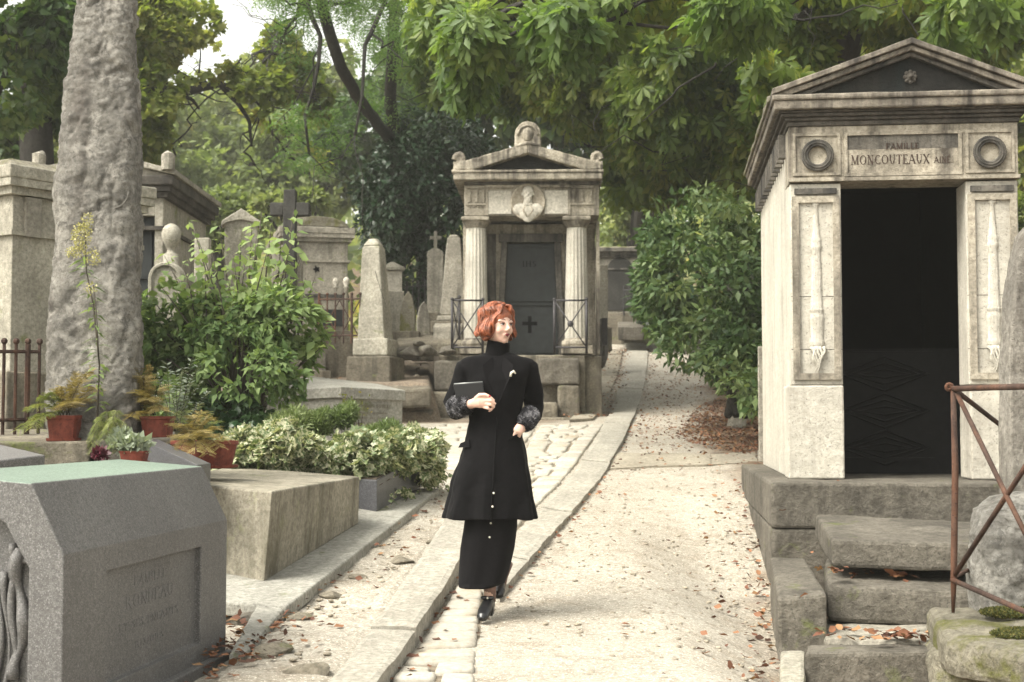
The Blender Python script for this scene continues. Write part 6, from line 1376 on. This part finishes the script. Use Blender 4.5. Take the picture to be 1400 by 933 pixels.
# ------------------------------------------------------------ the walking woman
def woman():
    YW = 7.67; S = FP / YW
    def W(px, py, dy=0.0): return P(px, py, YW) + Vector((0, dy, 0))
    base = W(665, 848, 0); base.z = G(base.x, base.y) + .004
    t = thing('person', 'woman with wavy red bob in long black coat walking with a flat black clutch', 'person', base)
    skin, nt, b = new_mat('skin'); b.inputs['Base Color'].default_value = (.62, .40, .31, 1); b.inputs['Roughness'].default_value = .5; b.inputs['Subsurface Weight'].default_value = .15; b.inputs['Subsurface Scale'].default_value = .01
    v = coords(nt); nt.links.new(mixc(nt, ramp(nt, nz(nt, v, 14, 3, .5), .3, .7), (.66, .44, .35), (.58, .37, .29)), b.inputs['Base Color'])
    coatM = plain('black_wool', (.0038, .0035, .004), .9, 0, .3, 60, .25, .03, .12); skirtM = plain('black_crepe', (.005, .0045, .0052), .85, 0, .3, 40, .2, .03, .12)
    leath = plain('black_leather', (.010, .010, .011), .28, 0, .2, 20, .1); lipM = plain('dark_red_lips', (.16, .018, .022), .4, 0, .1, 20, 0)
    hairM = plain('copper_red_hair', (.21, .058, .022), .40, 0, .8, 34, .8); furM = leaf_mat('grey_curly_fur', [(.1, (.012, .012, .014)), (.6, (.05, .048, .055)), (1, (.24, .235, .25))], .05, .5)
    browM = plain('auburn_brow', (.10, .035, .02), .7, 0, .1, 20, 0); eyeM = plain('eye_white', (.55, .52, .50), .2, 0, .05, 10, 0); irisM = plain('dark_iris', (.02, .02, .022), .2, 0, .1, 10, 0)
    brass = plain('pearl_button', (.62, .58, .48), .35, 0, .1, 20, 0); nailM = plain('red_nail', (.30, .015, .02), .25, 0, .1, 20, 0); tights = plain('sheer_dark_tights', (.16, .09, .07), .6, 0, .2, 20, 0)
    def remesh(m, name, mat, vox, sm=4, par=t):
        o = m.build(name, mat, par, True, 'world' if par is t else par.location if False else Vector(t.location))
        bm = bmesh.new(); bm.from_mesh(o.data); bmesh.ops.recalc_face_normals(bm, faces=bm.faces); bm.to_mesh(o.data); bm.free()
        q = o.modifiers.new('r', 'REMESH'); q.mode = 'VOXEL'; q.voxel_size = vox; q.use_smooth_shade = True
        if sm: q = o.modifiers.new('s', 'SMOOTH'); q.iterations = sm; q.factor = .5
        return o
    # ---- head: local frame, turned towards the image's right
    hc = W(681, 446, .0); yaw = R(38); HR = Matrix.Rotation(yaw, 3, 'Z') @ Matrix.Rotation(R(2), 3, 'X')   # face looks along local -y
    def H(x, y, z): return hc + HR @ Vector((x, y, z)) * .94
    m = MB()
    m.ball(H(0, .014, .030), (.072, .090, .088), 24, 16, HR); m.ball(H(0, -.020, -.010), (.060, .066, .085), 22, 16, HR); m.ball(H(0, -.034, -.060), (.040, .044, .040), 18, 12, HR)
    m.ball(H(0, -.060, -.083), (.019, .018, .017), 12, 10, HR)
    for s in (-1, 1):
        m.ball(H(s * .031, -.055, -.025), (.026, .024, .026), 12, 10, HR); m.ball(H(s * .028, -.069, .026), (.026, .010, .008), 12, 8, HR)
        m.ball(H(s * .072, .010, -.008), (.008, .018, .028), 10, 8, HR)
    m.tube([H(0, -.080, .020), H(0, -.094, -.006), H(0, -.104, -.022)], [.007, .009, .0115], 10); m.ball(H(0, -.095, -.026), (.016, .012, .009), 10, 8, HR); m.ball(H(0, -.078, -.052), (.022, .014, .014), 12, 8, HR)
    # neck and torso core
    m.tube([W(682, 455, .02), W(681, 475, .02), W(680, 492, .02)], [.052, .052, .068], 20)
    m.tube([W(680, 490, .02), W(681, 520, .02), W(679, 555, .01), W(676, 590, .0), W(672, 625, .0)], [.10, .12, .105, .10, .13], 20, True, 1, .7, (1, 0, 0))
    # arms inside the sleeves
    RA = [W(645, 508, .03), W(622, 550, .02), W(634, 556, -.10), W(649, 552, -.155)]; LA = [W(715, 508, .03), W(730, 556, .05), W(720, 578, -.03), W(711, 588, -.07)]
    m.tube(RA, [.034, .034, .028, .024], 14); m.tube(LA, [.034, .034, .028, .024], 14)
    # legs: front foot planted, rear foot pushing off behind
    m.tube([W(655, 620, .0), W(656, 730, -.05), W(670, 802, -.02), W(668, 826, .0)], [.075, .055, .032, .026], 14); m.tube([W(690, 620, .0), W(692, 735, .05), W(684, 795, .22), W(682, 812, .27)], [.075, .055, .034, .028], 14)
    # right hand (image left): palm and five fingers closing over the clutch
    wr = W(647, 552, -.155); pc = W(657, 550, -.175)
    m.tube([wr, W(652, 551, -.165), pc, W(664, 550, -.18)], [.023, .027, .033, .030], 14, True, .62, 1.05, (0, -1, 0))
    fing = [((663, 543, -.185), (670, 543.5, -.20), (675.5, 548, -.195), (673, 552, -.175), .0092), ((665, 548, -.19), (672, 548.5, -.205), (677.5, 552.5, -.198), (674, 556, -.178), .0094),
            ((665, 553, -.188), (671.5, 554, -.202), (676, 557, -.195), (672, 560, -.176), .0090), ((663, 557.5, -.182), (668.5, 559, -.196), (672.5, 561, -.188), (669, 563, -.172), .0080)]
    for a_, b_, c_, d_, r_ in fing: m.tube([W(657, (a_[1] + 550) / 2, -.178), W(*a_), W(*b_), W(*c_), W(*d_)], [r_ * 1.1, r_ * 1.08, r_, r_ * .9, r_ * .75], 10)
    m.tube([W(651, 546, -.17), W(657, 541, -.19), W(664, 540.5, -.20), W(670, 543, -.205)], [.012, .0115, .0098, .0075], 10)   # thumb
    # left hand going into the pocket
    m.tube([W(712, 582, -.075), W(708, 589, -.085), W(704, 597, -.055)], [.022, .025, .027], 12, True, .7, 1.1, (0, -1, 0))
    for k in range(4): m.tube([W(704, 597, -.05), W(701 + k * 1.7, 605, -.04), W(700 + k * 1.6, 612, -.03)], [.009, .009, .007], 8)
    m.tube([W(706, 590, -.085), W(702, 595, -.09), W(699, 600, -.07)], [.011, .010, .008], 8)
    body = remesh(m, 'body', skin, .0042, 3)
    for i, (a_, b_, c_, d_, r_) in enumerate(fing[:1]): k = MB(); k.ball(W(670.5, 542.5, -.214), (.006, .003, .005), 8, 6); k.build('fingernail', nailM, body, True, t.location)
    # face details (sub-parts of the body)
    for s in (-1, 1):
        k = MB(); k.ball(H(s * .028, -.0755, .008), (.0135, .009, .0068), 12, 8, HR); k.build('eye', eyeM, body, True, t.location)
        k = MB(); k.ball(H(s * .028, -.0845, .0085), (.0056, .0028, .0056), 10, 8, HR); k.build('iris', irisM, body, True, t.location)
        k = MB(); k.tube([H(s * .013, -.0825, .010), H(s * .022, -.0862, .0165), H(s * .034, -.0838, .0155), H(s * .043, -.0755, .009)], [.0014, .0032, .0034, .0014], 6); k.build('eyelashes', browM, body, True, t.location)
        k = MB(); k.tube([H(s * .012, -.0862, .031), H(s * .026, -.0875, .0365), H(s * .042, -.077, .033)], [.0014, .0024, .0008], 6); k.build('eyebrow', browM, body, True, t.location)
    k = MB(); k.tube([H(-.019, -.0845, -.0535), H(-.008, -.0925, -.0475), H(0, -.0925, -.0495), H(.008, -.0925, -.0475), H(.019, -.0845, -.0535)], [.001, .0042, .0038, .0042, .001], 8)
    k.tube([H(-.018, -.0845, -.053), H(0, -.0915, -.0575), H(.018, -.0845, -.053)], [.001, .0055, .001], 8); k.build('lips', lipM, body, True, t.location)
    # ---- hair: solid wavy bob plus locks
    hp = thing if False else None
    m = MB(); m.ball(H(0, .026, .040), (.086, .100, .088), 28, 18, HR); m.ball(H(0, .056, -.010), (.085, .068, .080), 22, 14, HR)
    for s in (-1, 1): m.ball(H(s * .074, .020, -.018), (.022, .050, .070), 14, 10, HR)
    ho = remesh(m, 'hair', hairM, .006, 3)
    rs = random.Random(6); k = MB()
    # locks: roots along the parting, fall over the skull in S waves, ends flick out
    for i in range(190):
        a_ = rs.uniform(-2.2, 2.25); ph = rs.uniform(-.25, .25); L_ = rs.uniform(.84, .98); lay = rs.uniform(-.006, .010); n = 20; pts = []; rad_ = []
        th_ = rs.uniform(.006, .013)
        for j in range(n):
            q = j / (n - 1) * L_; ang = min(q * 2.1, 1.75); drop = max(0, q - .80 / 1.0) * 0
            ro = .094 + lay; x = sin(a_) * ro * sin(ang) * .90; y = cos(a_) * ro * sin(ang) * 1.02 + .018; z = .046 + .088 * cos(ang) - max(0, q - .55) * .225
            w1 = sin(q * 16 + ph + .9 * sin(a_ * 2)) * .0125 * min(1, q * 2.0); w2 = cos(q * 16 + ph + .9 * sin(a_ * 2)) * .012 * min(1, q * 2)
            fl = .022 * sin(min(1, max(0, q - .62) / .3) * 2.2)
            x += sin(a_) * (w1 + fl) + cos(a_) * w2; y += cos(a_) * (w1 + fl) - sin(a_) * w2
            if y < -.040: y = -.040 + (y + .040) * .35
            pts.append(H(x, y, z)); rad_.append(th_ * (.55 + .45 * sin(pi * min(1, q * 1.1 + .12))) * (1 if q < .9 else .6))
        k.tube(pts, rad_, 6)
    for s in (-1, 1):     # side-parted front waves framing the face
        for i in range(26):
            o_ = i / 26; pts = []; n = 18; ph = rs.uniform(-.3, .3)
            for j in range(n):
                q = j / (n - 1); sw = sin(min(q * 1.8, pi / 2)); 
                x = s * (.006 + (.070 + .010 * o_) * sw) + (.010 if s < 0 else .014) * (1 - q); y = -.060 + .045 * o_ - .012 * sin(min(1, q * 1.5) * pi) + .020 * q; z = .128 - .006 * abs(s) - .215 * max(0, q - .08) ** 1.25 - .012 * o_
                w1 = .010 * sin(q * 13 + ph + o_); x += s * w1; y += .006 * cos(q * 13 + ph)
                pts.append(H(x, y, z))
            if s < 0 or i > 5: k.tube(pts, [rs.uniform(.0055, .009) * (1 - .45 * (q_ / 17) ** 3) for q_ in range(18)], 6)
    for i in range(36):    # loose fine strands
        a_ = rs.uniform(-2.1, 2.1); ph = rs.uniform(-1, 1); n = 12; pts = []
        for j in range(n):
            q = j / (n - 1); ang = min(q * 2.1, 1.75); ro = .104 + .006 * ph; z = .05 + .094 * cos(ang) - max(0, q - .55) * .20; w1 = sin(q * 16 + ph * 2) * .018 * q
            x = sin(a_) * (ro * sin(ang) * .92 + w1 + .02 * q * q); y = max(cos(a_) * (ro * sin(ang) + w1) + .018, -.05); pts.append(H(x, y, z))
        k.tube(pts, [.0016] * n, 4)
    k.build('curls', hairM, ho, True, t.location)
    # ---- coat: one surface of torso, skirt of the coat and sleeves
    def ringset(m, rows, n=40, folds=0, fa=0, seedp=0, pw=2.3):
        vs = []
        for (py, xl_, xr_, dp, dy, fs_) in rows:
            a_, b_ = W(xl_, py, dy), W(xr_, py, dy); c = (a_ + b_) / 2; hw = (b_ - a_).length / 2
            for j in range(n):
                th = 2 * pi * j / n; ca, sa = cos(th), sin(th); kk = (abs(ca) ** pw + abs(sa) ** pw) ** (-1 / pw)
                f_ = 1 + fs_ * sin(th * folds + seedp) + fs_ * .6 * sin(th * (folds * 2 - 3) + 1 + py * .01)
                vs.append(c + Vector((ca * hw * kk * f_, sa * dp * kk * f_, 0)))
        k = len(rows); m.add(vs, [(i * n + j, i * n + (j + 1) % n, (i + 1) * n + (j + 1) % n, (i + 1) * n + j) for i in range(k - 1) for j in range(n)] + [tuple(range(n - 1, -1, -1)), tuple(range((k - 1) * n, k * n))])
    m = MB()
    ringset(m, [(709, 607, 733, .175, .0, .055), (700, 608.5, 731.5, .172, 0, .052), (670, 616, 727, .16, 0, .042), (640, 624, 722, .148, 0, .028), (615, 632, 718, .135, 0, .014), (596, 638, 715, .120, 0, .003), (578, 642, 713, .108, .0, 0), (560, 642, 713, .110, .0, 0), (540, 640, 716, .118, .0, 0), (520, 637, 721, .120, .005, 0), (507, 630, 730, .105, .014, 0), (500, 629, 731, .098, .018, 0), (495, 628.5, 731.5, .092, .02, 0), (491, 631, 728, .084, .02, 0), (488, 640, 719, .074, .02, 0), (486, 652, 708, .065, .02, 0), (482, 662, 699, .055, .02, 0)], 48, 7, 0)
    for s, pth, rad in ((-1, [W(648, 504, .02), W(638, 505, .02), W(630, 528, .03), W(620, 552, .03), W(624, 560, -.02), W(633, 559, -.08)], [.050, .064, .062, .058, .056, .052]), (1, [W(712, 504, .02), W(721, 505, .03), W(727, 530, .05), W(731, 556, .06), W(728, 568, .03), W(720, 576, -.01)], [.050, .064, .060, .054, .052, .050])): m.tube(pth, rad, 18)
    coat = remesh(m, 'coat', coatM, .0065, 3); tx_ = bpy.data.textures.new('cloth', 'CLOUDS'); tx_.noise_scale = .13; q_ = coat.modifiers.new('d', 'DISPLACE'); q_.texture = tx_; q_.strength = .022; q_.mid_level = .5; q_.texture_coords = 'GLOBAL'
    m = MB(); m.tube([W(679, 494, .02), W(680, 484, .015), W(681, 474, .012), W(682, 467, .010)], [.076, .066, .063, .062], 24); remesh(m, 'collar', coatM, .006, 2)
    m = MB()
    ringset(m, [(803, 627, 672, .085, -.03, .02), (797, 626.5, 690, .10, -.01, .03), (780, 627, 696, .11, .0, .03), (750, 629, 703, .115, 0, .022), (720, 634, 707, .12, 0, .012), (690, 638, 708, .12, 0, 0), (660, 640, 706, .11, 0, 0)], 40, 5, 0)
    m2 = m; sk = remesh(m2, 'skirt', skirtM, .0065, 3)
    # lapels, front edge, pocket flap
    for s in (-1, 1):
        k = MB(); x0 = 681 + s * 2; tk = Vector((0, -.003, 0)); q = [W(681 + s * 7, 488, -.072), W(681 + s * 21, 500, -.097), W(681 + s * 18, 513, -.109), W(681 + s * 1.0, 553, -.121)]
        k.add([p for p in q] + [p + tk for p in q], [(0, 1, 2, 3), (7, 6, 5, 4), (0, 4, 5, 1), (1, 5, 6, 2), (2, 6, 7, 3), (3, 7, 4, 0)]); bevel(k.build('lapel', skirtM, coat, False, t.location), .003)
    k = MB(); k.tube([W(680, 570, -.108), W(678, 600, -.130), W(675, 650, -.158), W(672, 708, -.18)], [.004, .004, .004, .004], 6); k.build('front_edge', coatM, coat, True, t.location)
    k = MB(); k.tube([W(695, 601, -.118), W(704, 596, -.098), W(712, 592, -.070)], .0045, 6); k.build('pocket_edge', skirtM, coat, True, t.location)
    k = MB(); k.hexa([W(630, 606, -.05), W(642, 601, -.10), W(643, 601, -.09), W(631, 606, -.04)], [W(627, 612, -.055), W(643, 611, -.113), W(644, 611, -.10), W(628, 612, -.045)]); k.build('pocket_flap', coatM, coat, False, t.location)
    for i, (px, py, dy) in enumerate(((675.5, 672, -.176), (674, 690, -.181), (671.5, 713, -.131), (670, 732, -.128))):
        k = MB(); k.ball(W(px, py, dy), (.0058, .005, .0058), 12, 8); k.build('button', brass, coat if i < 2 else sk, True, t.location)
    k = MB(); k.tube([W(698, 516, -.116), W(699, 511, -.118), W(702, 509, -.118), W(705, 512, -.114)], [.006, .007, .008, .004], 8); k.build('brooch', brass, coat, True, t.location)
    # fur cuffs
    for c0, c1, r0, sd_ in ((W(620, 558, -.04), W(642, 553, -.14), .056, 1), (W(728, 564, .01), W(713, 583, -.065), .052, 2)):
        k = MB(); k.tube([c0, c0.lerp(c1, .2), c0.lerp(c1, .5), c0.lerp(c1, .8), c1], [r0 * .75, r0 * .98, r0, r0 * .9, r0 * .55], 20); cu = remesh(k, 'fur_cuff', plain('fur_ground', (.02, .02, .023), .9, 0, .4, 60, .5), .006, 1)
        r = np.random.default_rng(sd_); n = 7000; q = r.uniform(0, 1, n); th = r.uniform(0, 2 * pi, n); ax = np.array((c1 - c0).normalized()); e1 = np.cross(ax, [0, 0, 1.]); e1 /= np.linalg.norm(e1); e2 = np.cross(ax, e1)
        rr_ = r0 * np.interp(q, [0, .2, .5, .8, 1], [.75, .98, 1, .9, .55]); o_ = np.cos(th)[:, None] * e1 + np.sin(th)[:, None] * e2; p = np.array(c0) + q[:, None] * np.array(c1 - c0) + o_ * rr_[:, None]
        va = np.clip(.45 + .55 * snz(p, 55, 3) + .25 * r.normal(size=n), 0, 1)
        g_ = leaves('fur', p, o_ * .5 + r.normal(size=(n, 3)) * .9, o_ + r.normal(size=(n, 3)) * .3, .012, va, T_leaf(.3, .05, .5), furM, t); g_.parent = cu
    # clutch bag under the forearm (held: a thing of its own)
    cb = thing('clutch_bag', 'flat black clutch bag with a pale top edge held against the coat', 'clutch bag', W(641, 540, -.15))
    q = [(621, 526.5), (661, 523.5), (664, 548), (626, 551)]; k = MB(); f_ = [W(a_, b_, -.135) for a_, b_ in q]; bk = [W(a_, b_, -.118) for a_, b_ in q]
    k.add(f_ + bk, [(3, 2, 1, 0), (4, 5, 6, 7), (0, 1, 5, 4), (1, 2, 6, 5), (2, 3, 7, 6), (3, 0, 4, 7)]); bevel(k.build('bag_body', leath, cb, False, 'world'), .004)
    k = MB(); k.tube([W(622, 526.2, -.127), W(660.5, 523.3, -.127)], .0042, 8); k.build('metal_edge', plain('dull_metal_edge', (.25, .26, .25), .35, .5, .1, 20, 0), cb, True, 'world')
    # shoes
    def shoe(heel, toe, ry, nm, seed=0):
        heel = Vector(heel); toe = Vector(toe); d = toe - heel; m = MB(); side = Vector((-d.y, d.x, 0)).normalized()
        m.tube([heel + Vector((0, 0, .030)), heel.lerp(toe, .3) + Vector((0, 0, .038)), heel.lerp(toe, .65) + Vector((0, 0, .020)), heel.lerp(toe, .9) + Vector((0, 0, .010)), toe + Vector((0, 0, .008))], [.030, .031, .037, .030, .012], 16, True, 1, .85, side)
        m.tube([heel + Vector((0, 0, .02)), heel + Vector((0, 0, .065))], [.031, .033], 14); so = remesh(m, nm, leath, .004, 2)
        hz_ = base.z - .0; k = MB(); z_ = heel.z + .012; k.hexa([tuple(heel + side * a_ + d.normalized() * b_ + Vector((0, 0, .012))) for a_, b_ in ((-.022, .03), (-.022, -.025), (.022, -.025), (.022, .03))][::-1], [tuple(heel + side * a_ + d.normalized() * b_ + Vector((0, 0, -.046))) for a_, b_ in ((-.018, .02), (-.018, -.02), (.018, -.02), (.018, .02))][::-1]); k.build('heel', leath, so, False, t.location)
        k = MB(); c = heel.lerp(toe, .30) + Vector((0, 0, .066)); 
        for s in (-1, 1): k.ball(c + side * s * .018 + Vector((0, -.01, 0)), (.02, .012, .011), 10, 8)
        k.build('bow', leath, so, True, t.location); k = MB(); k.ball(c + Vector((0, -.022, .0)), (.006, .004, .006), 8, 6); k.build('buckle', brass, so, True, t.location)
        k = MB(); k.tube([heel + Vector((0, .0, .06)), heel + Vector((0, .0, .085))], [.034, .031], 14); k.build('ankle_strap', leath, so, True, t.location)
    g0 = G(base.x, base.y)
    shoe(W(670, 829, .02), W(659, 843, -.17), 0, 'shoe'); shoe(W(684, 812, .27), W(680, 822, .12), 0, 'shoe', 1)
    k = MB(); k.tube([W(664, 780, -.03), W(670, 802, -.02), W(670, 822, .01)], [.045, .0345, .030], 14); k.build('stocking', tights, t, True, 'world')
    k = MB(); k.tube([W(690, 775, .18), W(685, 795, .22), W(683, 812, .265)], [.045, .036, .031], 14); k.build('stocking', tights, t, True, 'world')
woman()

# ------------------------------------------------------------ hazy air
hz = MB(); hz.box(-140, 140, -14, 158, -3, 45)
ho = hz.build('haze', None and 0 or M['dirt']); hm = bpy.data.materials.new('haze_air'); hm.use_nodes = True; hn = hm.node_tree; hn.nodes.clear()
pv = hn.nodes.new('ShaderNodeVolumePrincipled'); pv.inputs['Color'].default_value = (.96, .95, .88, 1); pv.inputs['Density'].default_value = .0013; pv.inputs['Anisotropy'].default_value = .2
oo = hn.nodes.new('ShaderNodeOutputMaterial'); hn.links.new(pv.outputs[0], oo.inputs['Volume']); ho.data.materials.clear(); ho.data.materials.append(hm); tag(ho, kind='stuff')
